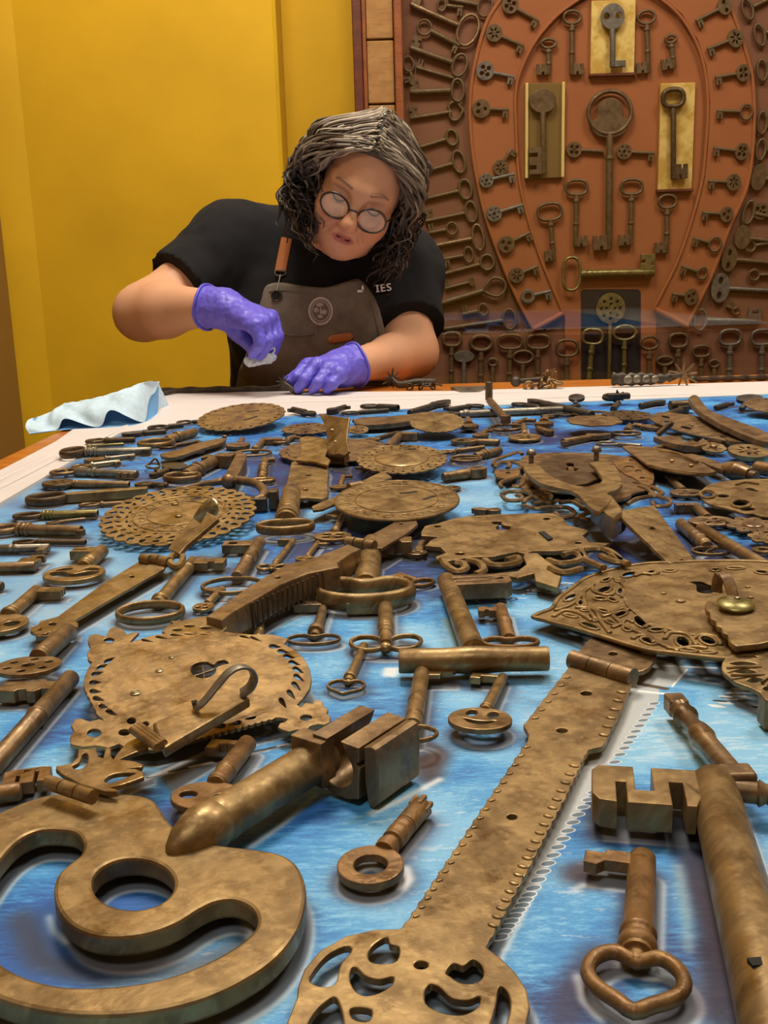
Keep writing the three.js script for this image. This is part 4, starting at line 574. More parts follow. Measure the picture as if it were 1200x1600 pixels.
{ const c = T(1170, 1050), g = thing('shell_ornament', 'pierced shell-shaped iron ornament at the right frame edge under the oval lock plate', 'ornament', V3(c.x, TT, c.z));
  partW('shell', slab([[1127, 1042], [1131, 1030], [1142, 1023], [1160, 1019], [1185, 1017], [1215, 1020], [1245, 1032], [1245, 1100], [1205, 1089], [1197, 1084], [1184, 1080], [1172, 1074], [1158, 1069], [1146, 1064], [1137, 1056], [1130, 1050]], { h: [[1130, 1045, 0.010], [1240, 1040, 0.013], [1200, 1089, 0.009]], t: 0.0022, sm: 3, bevel: 0.0005, holes: [[1148, 1027, 1165, 1023, 1183, 1026, 1165, 1029], [1140, 1036, 1160, 1033, 1182, 1037, 1160, 1040], [1148, 1049, 1165, 1045, 1182, 1050, 1165, 1052], [1167, 1063, 1178, 1058, 1192, 1061, 1178, 1066], [1192, 1075, 1198, 1072, 1204, 1076, 1198, 1079]] }), M.plate, g);
  partW('rib', [ribbon([[1136, 1044], [1160, 1042], [1190, 1043]], 0.0115, 5, 0.0012), ribbon([[1142, 1055], [1165, 1055], [1195, 1055]], 0.0108, 5, 0.0012), ribbon([[1190, 1066], [1203, 1060], [1210, 1068], [1200, 1072]], 0.0108, 4, 0.0014)], M.plate, g);
  const A = T(1206, 1104, 0.008); partW('foot', [box(0.008, 0.012, 0.008, A.x, TT + 0.0065, A.z, 0.001)], M.iron, g);
}
{ // scroll-edged lock plate in the middle right
  const z = Zm(640, 760, 3.333), c = T(790, 850), g = thing('lock_plate', 'flat square-cornered lock plate with a carved scroll and flower edge, centre right', 'lock plate', V3(c.x, TT, c.z));
  const pl = [[660, 830, 0.012], [920, 850, 0.012], [790, 870, 0.011]];
  partW('plate', slab(z([60, 235, 80, 205, 150, 190, 235, 165, 300, 155, 450, 145, 600, 140, 750, 140, 800, 165, 830, 200, 935, 230, 900, 255, 940, 290, 1040, 295, 1000, 312, 900, 322, 760, 335, 640, 335, 600, 350, 560, 340, 490, 352, 440, 364, 320, 367, 200, 388, 140, 378, 135, 365, 190, 345, 160, 315, 80, 308, 110, 280, 150, 262, 60, 255]), { h: pl, t: 0.0028, bevel: 0.0004, holes: [z(ell(145, 207, 18, 6).flat()).flat(), z(ell(262, 350, 25, 7).flat()).flat(), z(ell(878, 293, 18, 6).flat()).flat(), z(ell(713, 168, 18, 7).flat()).flat(), z([425, 186, 450, 181, 480, 184, 478, 195, 500, 202, 524, 208, 522, 220, 490, 226, 455, 222, 450, 210, 465, 200, 440, 196]).flat()] }), M.plate, g);
  partW('slot', slab(z([672, 236, 700, 232, 746, 268, 722, 276]), { h: 0.0132, t: 0.0009, bevel: 0 }), M.black, g);
  const R = [[170, 380, 200, 420, 250, 445, 290, 430, 275, 402, 240, 398], [300, 385, 360, 400, 385, 440, 345, 460], [390, 385, 430, 410, 500, 412, 565, 395, 560, 372, 505, 385], [720, 385, 780, 402, 860, 395, 893, 370, 855, 347, 800, 358], [730, 425, 800, 450, 895, 430], [890, 330, 920, 385, 1010, 425], [910, 330, 1000, 328, 1060, 352, 1095, 395, 1040, 385, 995, 362], [1050, 360, 1090, 385, 1138, 406]];
  R.forEach((q) => partW('scroll', ribbon(z(q), 0.0105, 13, 0.0036), M.plate, g));
  partW('flower', slab(z([600, 345, 665, 345, 715, 385, 780, 425, 790, 462, 770, 528, 655, 492, 648, 452, 560, 476, 450, 452, 560, 440, 608, 405, 590, 365]), { h: [[800, 870, 0.0115], [860, 880, 0.0115], [860, 910, 0.008]], t: 0.0034, bevel: 0.0006 }), M.plate, g);
}
// round and oval plates: c, w and hgt are the centre, width and height measured in the photograph; the rear edge is propped up as far as the photograph shows it
function disc(label, k) {
  const p = T(...k.c, k.lift ?? 0.004), s = scaleAt(p), R = k.w / 2 / s, d = p.clone().sub(camera.position).normalize(), e = Math.asin(-d.y);
  const ratio = k.hgt / k.w, long = clamp(ratio / Math.sin(e), 0.6, k.oval ?? 1.22), tilt = Math.max(0, Math.asin(Math.min(0.9, ratio / long)) - e);
  const g = thing(k.name ?? 'lock_plate', label, k.cat ?? 'lock plate', V3(p.x, TT + (k.lift ?? 0.003) + Math.sin(tilt) * R * long, p.z), k.group);
  g.rotation.set(tilt, 0, k.rollz ?? 0);
  const n = k.lobes ?? 0, out = Array.from({ length: n ? n * 6 : 60 }, (_, i, N = n ? n * 6 : 60) => { const q = (i / N) * Math.PI * 2, r = R * (1 - (k.amp ?? 0.05) * (n ? 1 - Math.abs(Math.sin(q * n / 2)) : 0)); return [Math.cos(q) * r, Math.sin(q) * r * long]; });
  const holes = [];
  for (const [rad, cnt, l, w, twist] of k.rings ?? []) for (let i = 0; i < cnt; i++) { const q = ((i + 0.5) / cnt) * Math.PI * 2; holes.push(tear(Math.cos(q) * R * rad, Math.sin(q) * R * rad, R * l, R * w, q + (twist ?? 0), 8).map(([x, z]) => [x, z * long])); }
  for (const q of k.holes ?? []) holes.push(ell(q[0] * R, q[1] * R * long, q[2] * R, q[3] * R, q[4] ?? 0, 12));
  part('plate', flat(out, holes, k.t ?? 0.0014, 0.0002), M[k.m ?? 'iron'], g);
  if (k.dome) part('dome', [new THREE.SphereGeometry(1, 30, 8, 0, Math.PI * 2, 0, Math.PI / 2).scale(R * k.dome, k.domeH ?? 0.003, R * k.dome * long).translate(0, k.t ?? 0.0014, 0)], M[k.m ?? 'iron'], g);
  if (k.curls) { const cs = []; for (let i = 0; i < k.curls; i++) { const q = (i / k.curls) * Math.PI * 2, c = V3(Math.cos(q) * R * k.cr, 0.0015, Math.sin(q) * R * k.cr * long); cs.push(sweep(Array.from({ length: 12 }, (_, j) => { const u = j / 11, a = q + u * 5, r = R * 0.12 * (1 - 0.7 * u); return c.clone().add(V3(Math.cos(a) * r, 0, Math.sin(a) * r)); }), false, () => [R * 0.014, 0.0005], 5)); } for (const f of k.circles ?? []) cs.push(sweep(Array.from({ length: 48 }, (_, i) => V3(Math.cos(i / 24 * Math.PI) * R * f, 0.0015, Math.sin(i / 24 * Math.PI) * R * f * long)), true, () => [R * 0.015, 0.0006], 5)); part('engraving', cs, M[k.m ?? 'iron'], g); }
  for (const [x, z, r] of k.rivets ?? []) part('rivet', [new THREE.SphereGeometry(R * r, 10, 6).scale(1, 0.4, 1).translate(x * R, 0.0018, z * R * long)], M.plate, g);
  if (k.slots) for (const [x, z, w, l, a] of k.slots) part('keyhole', [box(w * R, 0.0004, l * R).rotateY(a).translate(x * R, (k.t ?? 0.0014) + 0.0001 + (k.slotUp ?? 0), z * R * long)], M.black, g);
  g.updateMatrixWorld(true);
  return g;
}
disc('round lace-edged lock plate with a bright hasp loop, upper left', { c: [281, 816], w: 240, hgt: 92, lobes: 30, amp: 0.05, rings: [[0.895, 32, 0.062, 0.066], [0.775, 32, 0.055, 0.042, 0.8], [0.66, 26, 0.045, 0.03, 1.57]], curls: 14, cr: 0.5, circles: [0.58, 0.4], m: 'plate', rivets: [[-0.12, -0.3, 0.05], [0.02, 0.12, 0.05]], slots: [[0.14, -0.5, 0.16, 0.09, 0.4]] });
disc('engraved oval lock plate with two slanted keyholes, centre of the table', { c: [620, 785], w: 196, hgt: 62, curls: 22, cr: 0.82, circles: [0.98, 0.66], m: 'plate', slots: [[0.2, -0.3, 0.3, 0.07, 0.35], [0.52, 0.0, 0.06, 0.3, -0.7]], lift: 0.012, oval: 1.35 });
disc('small lace-edged oval plate with a smooth tilted centre, behind the engraved plate', { c: [628, 725], w: 142, hgt: 46, lobes: 26, amp: 0.05, rings: [[0.88, 26, 0.05, 0.05], [0.72, 22, 0.05, 0.03, 0.8]], dome: 0.6, domeH: 0.004, m: 'plate', lift: 0.008, oval: 1.3, slots: [[0.2, -0.35, 0.28, 0.07, 0.3]], slotUp: 0.0032 });
disc('small scalloped oval disc near the far edge of the print, centre', { c: [683, 669], w: 86, hgt: 32, lobes: 26, amp: 0.05, rings: [[0.88, 26, 0.04, 0.03]], m: 'plate', lift: 0.008, oval: 1.3, rivets: [[0.1, -0.1, 0.05]] });
disc('round lace-edged lock plate with two slots in the far left corner', { c: [378, 661], w: 138, hgt: 42, lobes: 24, amp: 0.04, rings: [[0.88, 24, 0.055, 0.05]], m: 'plate', lift: 0.005, oval: 1.3, rivets: [[-0.45, 0.1, 0.05]], slots: [[0.22, -0.3, 0.3, 0.07, 0.2], [0.25, 0.25, 0.07, 0.4, -0.7]], rollz: 0.05 });
disc('perforated oval disc lying under the arched hinge', { name: 'pierced_disc', cat: 'ornament', c: [522, 707], w: 172, hgt: 38, lobes: 20, amp: 0.03, rings: [[0.86, 22, 0.05, 0.03, 1.57]], m: 'iron', lift: 0.003, oval: 1.2 });
disc('flat fretted plate behind the arched hinge, far middle left', { name: 'pierced_disc', cat: 'ornament', c: [480, 671], w: 82, hgt: 17, lobes: 12, amp: 0.08, rings: [[0.7, 10, 0.12, 0.1]], m: 'iron' });
disc('little ring-pierced disc right of the flared hinge flap', { name: 'pierced_disc', cat: 'ornament', c: [560, 675], w: 32, hgt: 13, rings: [[0.55, 5, 0.18, 0.16]], m: 'iron' });
disc('shield-shaped plate propped on a dark block, far centre right', { name: 'shield_plate', cat: 'lock plate', c: [928, 660], w: 86, hgt: 17, lobes: 8, amp: 0.1, m: 'iron', lift: 0.012, holes: [[0.5, 0, 0.06, 0.06]] });
disc('dark fretted plate left of the long fretted plate, far right', { name: 'pierced_disc', cat: 'ornament', c: [982, 652], w: 74, hgt: 16, lobes: 10, amp: 0.1, rings: [[0.72, 9, 0.13, 0.1], [0.35, 5, 0.1, 0.08]], m: 'dark', lift: 0.004 });
disc('round fretted plate at the far right edge of the photograph', { name: 'pierced_disc', cat: 'ornament', c: [1204, 641], w: 78, hgt: 24, lobes: 16, amp: 0.05, rings: [[0.8, 16, 0.06, 0.05]], m: 'iron', lift: 0.006 });
disc('pierced circular ornament with a swirling centre, right of the shield plate', { name: 'pierced_disc', cat: 'ornament', c: [1114, 703], w: 40, hgt: 16, lobes: 8, amp: 0.1, rings: [[0.6, 6, 0.14, 0.12]], dome: 0.3, m: 'plate' });
disc('wheel-like pierced disc with a thick rim at the right edge, upper right', { name: 'pierced_disc', cat: 'ornament', c: [1169, 713], w: 60, hgt: 21, rings: [[0.5, 8, 0.2, 0.14]], t: 0.004, m: 'plate', circles: [0.95], curls: 1, cr: 0.1 });
disc('leafy rosette with a flat round centre at the right edge, middle right', { name: 'rosette', cat: 'ornament', c: [1176, 822], w: 82, hgt: 26, lobes: 9, amp: 0.22, m: 'iron', dome: 0.4, domeH: 0.002, rings: [[0.68, 9, 0.1, 0.06]] });
disc('small curled rosette under the leafy rosette at the right edge', { name: 'rosette', cat: 'ornament', c: [1192, 842], w: 46, hgt: 18, lobes: 6, amp: 0.25, m: 'plate', rings: [[0.55, 6, 0.14, 0.1]] });
{ // hasp and loop on the lace-edged plate, with the strap that hangs from it
  const c = T(160, 925), g = thing('strap_hinge', 'slim strap hinge with a leafy end and hasp, hanging from the lace-edged round plate', 'hinge', V3(c.x, TT, c.z));
  partW('strap', slab([[222, 874], [243, 872], [262, 879], [256, 889], [190, 926], [121, 966], [117, 970], [122, 973], [121, 980], [113, 977], [105, 981], [95, 986], [80, 986], [70, 990], [55, 990], [47, 986], [49, 980], [58, 977], [63, 970], [76, 967], [90, 963], [160, 912]], { h: 0.006, t: 0.0018, bevel: 0.0004, holes: [ell(82, 975, 6, 2.4).flat(), ell(206, 901, 4, 1.5).flat(), ell(62, 983, 3, 1.4).flat()] }), M.plate, g);
  for (const [x, y] of [[222, 873], [236, 873], [251, 876]]) partW('knuckle', [rod(T(x, y, 0.008), T(x + 13, y + 2.5, 0.008), 8 / scaleAt(T(x, y)), 8 / scaleAt(T(x, y)), 12)], M.plate, g);
  partW('eye', [ribbon([[266, 880], [272, 868], [283, 868], [284, 878], [276, 887]], 0.008, 11, 0.004, true)], M.plate, g);
  partW('hasp_bar', slab([[262, 857], [270, 846], [306, 803], [326, 802], [341, 810], [290, 853], [280, 866]], { h: [[272, 850, 0.013], [306, 803, 0.026], [340, 810, 0.026]], t: 0.003, bevel: 0.0006 }), M.plate, g);
  const lp = [[308, 813, 0.028], [312, 806, 0.031], [318, 796, 0.035], [325, 788, 0.038], [331, 787, 0.0385], [334, 793, 0.0365], [331, 802, 0.032]].map(([x, y, h]) => T(x, y, h));
  partW('loop', sweep(curve(lp, 30), false, () => [0.0008, 0.0032], 8, V3(0.9, 0, 0.4).normalize(), 0.7), M.shine, g);
}
{ // long curved latch across the centre
  const c = T(470, 900), g = thing('latch_strap', 'long curved iron latch strap with a ridged side, lying diagonally across the centre left', 'latch', V3(c.x, TT, c.z));
  partW('strap', slab([[544, 850], [563, 857], [543, 867], [527, 879], [530, 886], [513, 889], [480, 896], [440, 912], [400, 935], [370, 952], [346, 969], [322, 963], [345, 947], [380, 922], [415, 900], [448, 881], [490, 871], [520, 860]], { h: [[322, 963, 0.018], [544, 850, 0.018], [400, 935, 0.0185]], t: 0.013, bevel: 0.0008, holes: [ell(434, 902, 4, 1.7).flat()] }), M.iron, g);
  const ridge = []; for (let i = 0; i < 16; i++) { const u = i / 15, p = T(lerp(395, 512, u), lerp(941, 890, u), 0.018), q = p.clone(); q.y = TT + 0.006; p.z += 0.0006; q.z += 0.0006; ridge.push(rod(p, q, 0.0006, 0.0006, 5)); }
  partW('side_ridges', ridge, M.dark, g);
  partW('upper_leaf', slab([[569, 841], [621, 813], [650, 812], [653, 818], [640, 830], [597, 856], [583, 856]], { h: 0.012, t: 0.0026, bevel: 0.0006, holes: [ell(627, 818, 3, 1.2).flat()] }), M.iron, g);
  for (let i = 0; i < 3; i++) partW('knuckle', [rod(T(542 + i * 15, 846 + i * 2.5, 0.014), T(555 + i * 15, 848 + i * 2.5, 0.014), 8 / scaleAt(T(560, 850)), 8 / scaleAt(T(560, 850)), 12)], M.plate, g);
  partW('foot_plate', slab([[253, 986], [262, 977], [270, 974], [266, 970], [288, 969], [320, 962], [346, 967], [355, 980], [345, 990], [300, 994], [262, 992]], { h: 0.0145, t: 0.002, bevel: 0.0004, holes: [ell(296, 978, 8, 2).flat(), ell(322, 981, 10, 2).flat(), ell(277, 984, 8, 2).flat()] }), M.plate, g);
}
{ // iron T-bar key
  const A = T(623, 1033, 0.0072), B = T(857, 1029, 0.0072), c = T(740, 1031), g = thing('t_bar_key', 'heavy T-shaped key whose crossbar is a plain thick tube, centre of the table', 'key', V3(c.x, TT, c.z));
  const r = 18.5 / scaleAt(T(740, 1031)), l = A.distanceTo(B);
  partW('crossbar', [merged([lathe([[0, 0.0001], [0, r * 0.94], [0.0006, r], [l * 0.3, r], [l * 0.42, r * 1.1], [l * 0.52, r * 1.17], [l * 0.62, r * 1.08], [l * 0.72, r], [l - 0.0006, r], [l, r * 0.94], [l, r * 0.8], [l - 0.004, r * 0.78], [l - 0.004, 0.0001]], 28)]).applyMatrix4(basisAt(A, B))], M.plate, g);
  const P = T(741, 1020, 0.0075), Q = T(697, 906, 0.007), L = P.distanceTo(Q), k = 15.5 / scaleAt(T(720, 960)), m = basisAt(P, Q);
  partW('shank', [merged([lathe([[0, 0.0001], [0, k * 1.25], [0.004, k * 1.1], [L * 0.4, k * 1.02], [L - 0.002, k * 0.98], [L - 0.0005, k * 0.8], [L, 0.0001]], 22)]).applyMatrix4(m)], M.plate, g);
  partW('bit', [bitGeo('rails', L - 0.0235, L - 0.006, k * 0.4, 0.0305, 1, 0.0085).applyMatrix4(m)], M.iron, g);
}
{ // square bar with hooked crossbar
  const c = T(360, 755), g = thing('hook_handle', 'forged iron handle of a square bar ringed to a curved hook, behind the lace-edged plate', 'handle', V3(c.x, TT, c.z));
  partW('bar', slab([[372, 703], [385, 709], [385, 716], [368, 750], [352, 744], [353, 738]], { h: 0.012, t: 0.009, bevel: 0.001 }), M.iron, g);
  partW('ring', [bead(357, 752, 0.010, 12, 1.0)], M.iron, g);
  partW('hook', [tube([[266, 768, 0.004], [300, 760, 0.006], [340, 753, 0.009], [360, 750, 0.010], [384, 752, 0.010], [402, 757, 0.010], [412, 768, 0.010], [409, 778, 0.009], [398, 784, 0.007]], 7, 12, (t) => 0.45 + 0.55 * smoothstep(t, 0, 0.4))], M.iron, g);
  const P = T(403, 788, 0.005), Q = T(428, 783, 0.006); partW('hook_end', [box(0.014, 0.0096, 0.010, P.x, TT + 0.0055, P.z, 0.001).translate(0, 0, 0), box(0.007, 0.014, 0.013, Q.x, TT + 0.0078, Q.z, 0.0008)], M.dark, g);
}
{ const c = T(300, 700), g = thing('latch_strap', 'slim hooked latch bar in front of the far left lace plate', 'latch', V3(c.x, TT, c.z));
  partW('bar', slab([[250, 709], [262, 706], [280, 702], [300, 694], [330, 687], [346, 684], [350, 679], [354, 682], [352, 688], [345, 692], [325, 698], [300, 706], [275, 714], [262, 715], [252, 713]], { h: 0.007, t: 0.003, bevel: 0.0005 }), M.iron, g); partW('tip', [bead(351, 682, 0.008, 4)], M.iron, g); }
{ const c = T(270, 727), g = thing('oval_tag', 'small dark oval tag with a wire loop, left of the ornate twisted key', 'tag', V3(c.x, TT, c.z));
  partW('tag', slab(ell(273, 727, 21, 5), { h: 0.005, t: 0.003, bevel: 0.0008 }), M.old, g); partW('loop', [ribbon(ell(239, 728, 11, 3.6, 0, 12), 0.004, 3, 0.002, true), ribbon([[233, 726, 0.005], [243, 717, 0.011], [249, 726, 0.005]], 0.005, 2.5, 0.002)], M.iron, g); }
{ // arched hinge with flared flap
  const c = T(490, 735), g = thing('arched_hinge', 'broad arched hinge with an upright flared flap, centre left of the far half', 'hinge', V3(c.x, TT, c.z));
  partW('flap', slab([[498, 646], [522, 650], [546, 653], [543, 672], [542, 690], [546, 705], [538, 712], [528, 709], [519, 711], [510, 703], [511, 690], [508, 666]], { h: [[498, 646, 0.044], [546, 653, 0.044], [528, 709, 0.016]], t: 0.0022, bevel: 0.0006, holes: [] }), M.plate, g);
  partW('rivet', [bead(519, 672, 0.034, 4), bead(524, 690, 0.026, 3)], M.shine, g);
  partW('crest', slab([[468, 684], [480, 681], [508, 684], [513, 700], [507, 712], [516, 718], [512, 727], [490, 721], [462, 719], [471, 706]], { h: [[468, 684, 0.02], [513, 700, 0.018], [480, 722, 0.012]], t: 0.0022, bevel: 0.0005 }), M.plate, g);
  const arch = new THREE.CylinderGeometry(1, 1, 1, 20, 1, false, -0.95, 1.9), P = T(482, 722, 0.004), Q = T(478, 776, 0.004), w = 33 / scaleAt(Q) / Math.sin(0.95);
  arch.scale(w, P.distanceTo(Q), w).rotateX(-Math.PI / 2).rotateY(0); arch.rotateZ(Math.PI); { const m = new THREE.Vector3().addVectors(P, Q).multiplyScalar(0.5), d = Q.clone().sub(P); arch.computeBoundingBox(); const hgt = arch.boundingBox.max.y; arch.rotateY(Math.atan2(d.x, d.z)); arch.translate(m.x, TT + 0.008 - hgt, m.z); }
  partW('arched_strap', [slab([[455, 722], [466, 717], [500, 718], [513, 724], [512, 775], [505, 779], [480, 777], [447, 778], [444, 770], [450, 745]], { h: 0.008, t: 0.003, bevel: 0.001, holes: [ell(482, 742, 4, 1.4).flat(), ell(477, 765, 4, 1.6).flat()] })], M.plate, g);
  partW('pin', [rod(T(498, 716, 0.006), T(542, 718, 0.006), 0.006, 0.006, 12)], M.rust, g);
}
{ const c = T(530, 778), g = thing('small_hinge', 'small folded strap hinge lying beside the engraved oval plate', 'hinge', V3(c.x, TT, c.z));
  partW('strap', slab([[487, 791], [500, 785], [530, 773], [552, 757], [566, 762], [560, 770], [535, 782], [505, 795], [489, 797]], { h: 0.009, t: 0.002, bevel: 0.0005, holes: [ell(535, 774, 3, 1.2).flat()] }), M.plate, g);
  partW('knuckle', [rod(T(545, 761, 0.0105), T(564, 757, 0.0105), 0.003, 0.003, 12)], M.plate, g);
  partW('hasp_leaf', slab([[561, 754], [580, 744], [600, 736], [612, 745], [596, 752], [585, 760], [572, 760]], { h: 0.012, t: 0.002, bevel: 0.0004 }), M.plate, g); }
{ const c = T(615, 655), g = thing('ornate_strap', 'long flat engraved strap lying sideways in the far middle', 'latch', V3(c.x, TT, c.z));
  partW('strap', slab([[553, 655], [575, 651], [600, 651], [640, 647], [676, 643], [678, 647], [668, 652], [640, 657], [610, 661], [575, 663], [555, 661]], { h: 0.010, t: 0.006, bevel: 0.001, sm: 2 }), M.iron, g); partW('end_knob', [bead(555, 658, 0.008, 5, 0.8)], M.iron, g); }
{ // scroll plate with the forked hinge
  const z = Zm(740, 660, 4.615), z3 = Zm(980, 680, 5.4545), c = T(880, 760);
  const g = thing('scroll_plate', 'wide rusty lock plate of openwork scrolls lying under the forked hinge', 'lock plate', V3(c.x, TT, c.z));
  partW('plate', slab(z([370, 350, 335, 420, 345, 470, 420, 490, 700, 505, 900, 560, 1060, 545, 1180, 500, 1280, 470, 1300, 380, 1180, 280, 1050, 240, 900, 225, 700, 215, 450, 225, 350, 250, 330, 300]), { h: 0.006, t: 0.0018, sm: 2, bevel: 0.0004, holes: [z(ell(430, 465, 22, 16).flat()).flat()] }), M.iron, g);
  partW('round_plate', slab(z(ell(690, 340, 250, 112).flat()), { h: 0.009, t: 0.002, bevel: 0.0005, holes: [z([665, 295, 720, 295, 725, 325, 755, 330, 735, 348, 680, 345, 665, 330, 685, 322]).flat()] }), M.dark, g);
  partW('rusty_wing', slab(z([1010, 290, 1120, 240, 1250, 280, 1300, 360, 1290, 440, 1220, 440, 1150, 395, 1090, 370]), { h: 0.0072, t: 0.0016, sm: 2, bevel: 0.0003, holes: [z(ell(1120, 325, 36, 16).flat()).flat(), z(ell(1190, 350, 26, 11).flat()).flat(), z(ell(1215, 400, 18, 8).flat()).flat(), z(ell(1140, 272, 18, 7).flat()).flat()] }), M.rust, g);
  partW('rusty_tab', slab(z([150, 350, 190, 335, 260, 340, 335, 345, 330, 375, 300, 400, 240, 418, 210, 400, 160, 390]), { h: 0.006, t: 0.0018, sm: 2, bevel: 0.0003, holes: [z(ell(248, 362, 18, 6).flat()).flat()] }), M.rust, g);
  const S = [[140, 310, 155, 275, 230, 245, 320, 215, 350, 230], [150, 325, 190, 292, 260, 282, 330, 300, 340, 330, 270, 350, 185, 352], [245, 290, 262, 310, 245, 330], [200, 470, 192, 440, 260, 410, 340, 395, 362, 430, 330, 462, 280, 460], [205, 522, 260, 500, 380, 503, 470, 550, 560, 582, 602, 562], [205, 530, 245, 562, 330, 562, 345, 535, 310, 525], [360, 585, 400, 545, 500, 512, 560, 530, 535, 548, 500, 535], [360, 600, 450, 622, 560, 612, 660, 612, 722, 642, 705, 682, 625, 684, 590, 655], [440, 590, 480, 580, 515, 575], [620, 580, 700, 572, 780, 612, 840, 640], [735, 560, 770, 575, 830, 590], [735, 692, 800, 662, 852, 642, 770, 622], [780, 690, 830, 702, 872, 696]];
  S.forEach((q) => partW('scroll', ribbon(z(q), 0.006, 7.4, 0.0028), M.iron, g));
  for (const q of [[0, 590, 90, 540, 230, 522, 345, 548, 370, 580, 330, 605, 235, 605, 215, 570], [60, 405, 200, 440, 285, 480, 290, 505, 180, 505], [100, 440, 180, 470, 220, 500], [-110, 560, -30, 545, 20, 520]]) partW('scroll', ribbon(z3(q), 0.006, 7.4, 0.0028), M.iron, g);
  for (const [x, y] of [[830, 709], [932, 704]]) { const p = T(x, y, 0.018), k = 8 / scaleAt(p); partW('knob', [new THREE.SphereGeometry(k, 14, 8, 0, 7, 0, Math.PI / 2).translate(p.x, p.y, p.z), rod(p.clone().add(V3(0, -0.0145, 0)), p, k * 0.5, k * 0.5, 10), rod(p.clone().add(V3(0, -0.001, 0)), p, k, k, 14)], M.steel, g); }
  const f = thing('forked_hinge', 'forked hinge with two curved prongs and a tapering strap, upper right', 'hinge', V3(c.x, TT, c.z));
  partW('fork', slab(z([358, 318, 440, 295, 478, 312, 530, 362, 600, 405, 690, 440, 800, 462, 890, 445, 928, 415, 905, 365, 868, 315, 832, 290, 985, 284, 1030, 320, 1062, 390, 1072, 442, 1030, 482, 962, 508, 1000, 545, 900, 640, 845, 612, 810, 580, 770, 532, 700, 488, 600, 466, 480, 432, 400, 380]), { h: [[830, 725, 0.0170], [960, 722, 0.0170], [930, 785, 0.024]], t: 0.0034, sm: 2, bevel: 0.0008 }), M.plate, f);
  partW('neck_block', slab(z([845, 560, 870, 528, 995, 522, 1070, 615, 1070, 640, 1010, 690, 960, 660]), { h: 0.023, t: 0.014, bevel: 0.0012 }), M.plate, f);
  partW('knuckle', [rod(T(950, 812, 0.012), T(968, 822, 0.010), 0.006, 0.006, 14)], M.dark, f);
  partW('strap', slab([[961, 799], [1022, 789], [1086, 876], [1047, 881]], { h: [[961, 799, 0.021], [1022, 789, 0.016], [1060, 880, 0.008]], t: 0.0024, bevel: 0.0005, holes: [ell(1020, 825, 4.5, 2).flat(), ell(1066, 875, 4, 1.6).flat()] }), M.plate, f);
}
{ const c = T(1050, 720), g = thing('shield_plate', 'cusped shield-shaped plate with a raised front edge, right of the forked hinge', 'lock plate', V3(c.x, TT, c.z));
  partW('plate', slab([[972, 697], [1000, 697], [1030, 700], [1048, 703], [1075, 711], [1105, 728], [1120, 738], [1105, 741], [1070, 739], [1040, 734], [1014, 727], [996, 714]], { h: [[1000, 697, 0.010], [1120, 738, 0.012], [1014, 727, 0.013]], t: 0.0018, sm: 2, bevel: 0.0004, holes: [] }), M.iron, g);
  partW('scalloped_edge', [ribbon([[1014, 728], [1040, 734.5], [1070, 739.5], [1105, 741.5], [1119, 738.5]], 0.0125, 2.2, 0.003)], M.plate, g); partW('ridge', [ribbon([[1030, 704], [1055, 708], [1090, 722]], 0.0128, 4, 0.002)], M.plate, g);
  partW('rivet', [bead(1050, 720, 0.0135, 4), bead(1080, 727, 0.0135, 4)], M.plate, g); }
{ const c = T(1150, 775), g = thing('lock_plate', 'irregular pierced lock plate with double-ring corners at the right edge', 'lock plate', V3(c.x, TT, c.z));
  partW('plate', slab([[1093, 771], [1100, 762], [1110, 756], [1136, 751], [1200, 748], [1260, 755], [1280, 790], [1215, 806], [1189, 806], [1176, 802], [1163, 802], [1146, 797], [1132, 793], [1108, 787], [1098, 780]], { h: 0.007, t: 0.0016, sm: 2, bevel: 0.0003, holes: [ell(1106, 772, 8, 3.6).flat(), ell(1130, 774.5, 9, 2.8).flat(), ell(1157, 786, 11, 4).flat(), ell(1168, 795, 12, 2.8).flat(), [1164, 763, 1174, 762, 1186, 768, 1176, 767]] }), M.plate, g);
  partW('ring_edge', [ribbon(ell(1106, 772, 12, 6, 0, 14), 0.0078, 4, 0.0016, true), ribbon(ell(1158, 787, 15, 6, 0, 14), 0.0078, 4, 0.0016, true), ribbon([[1150, 757], [1165, 753], [1185, 756]], 0.0078, 4, 0.0016)], M.plate, g); }
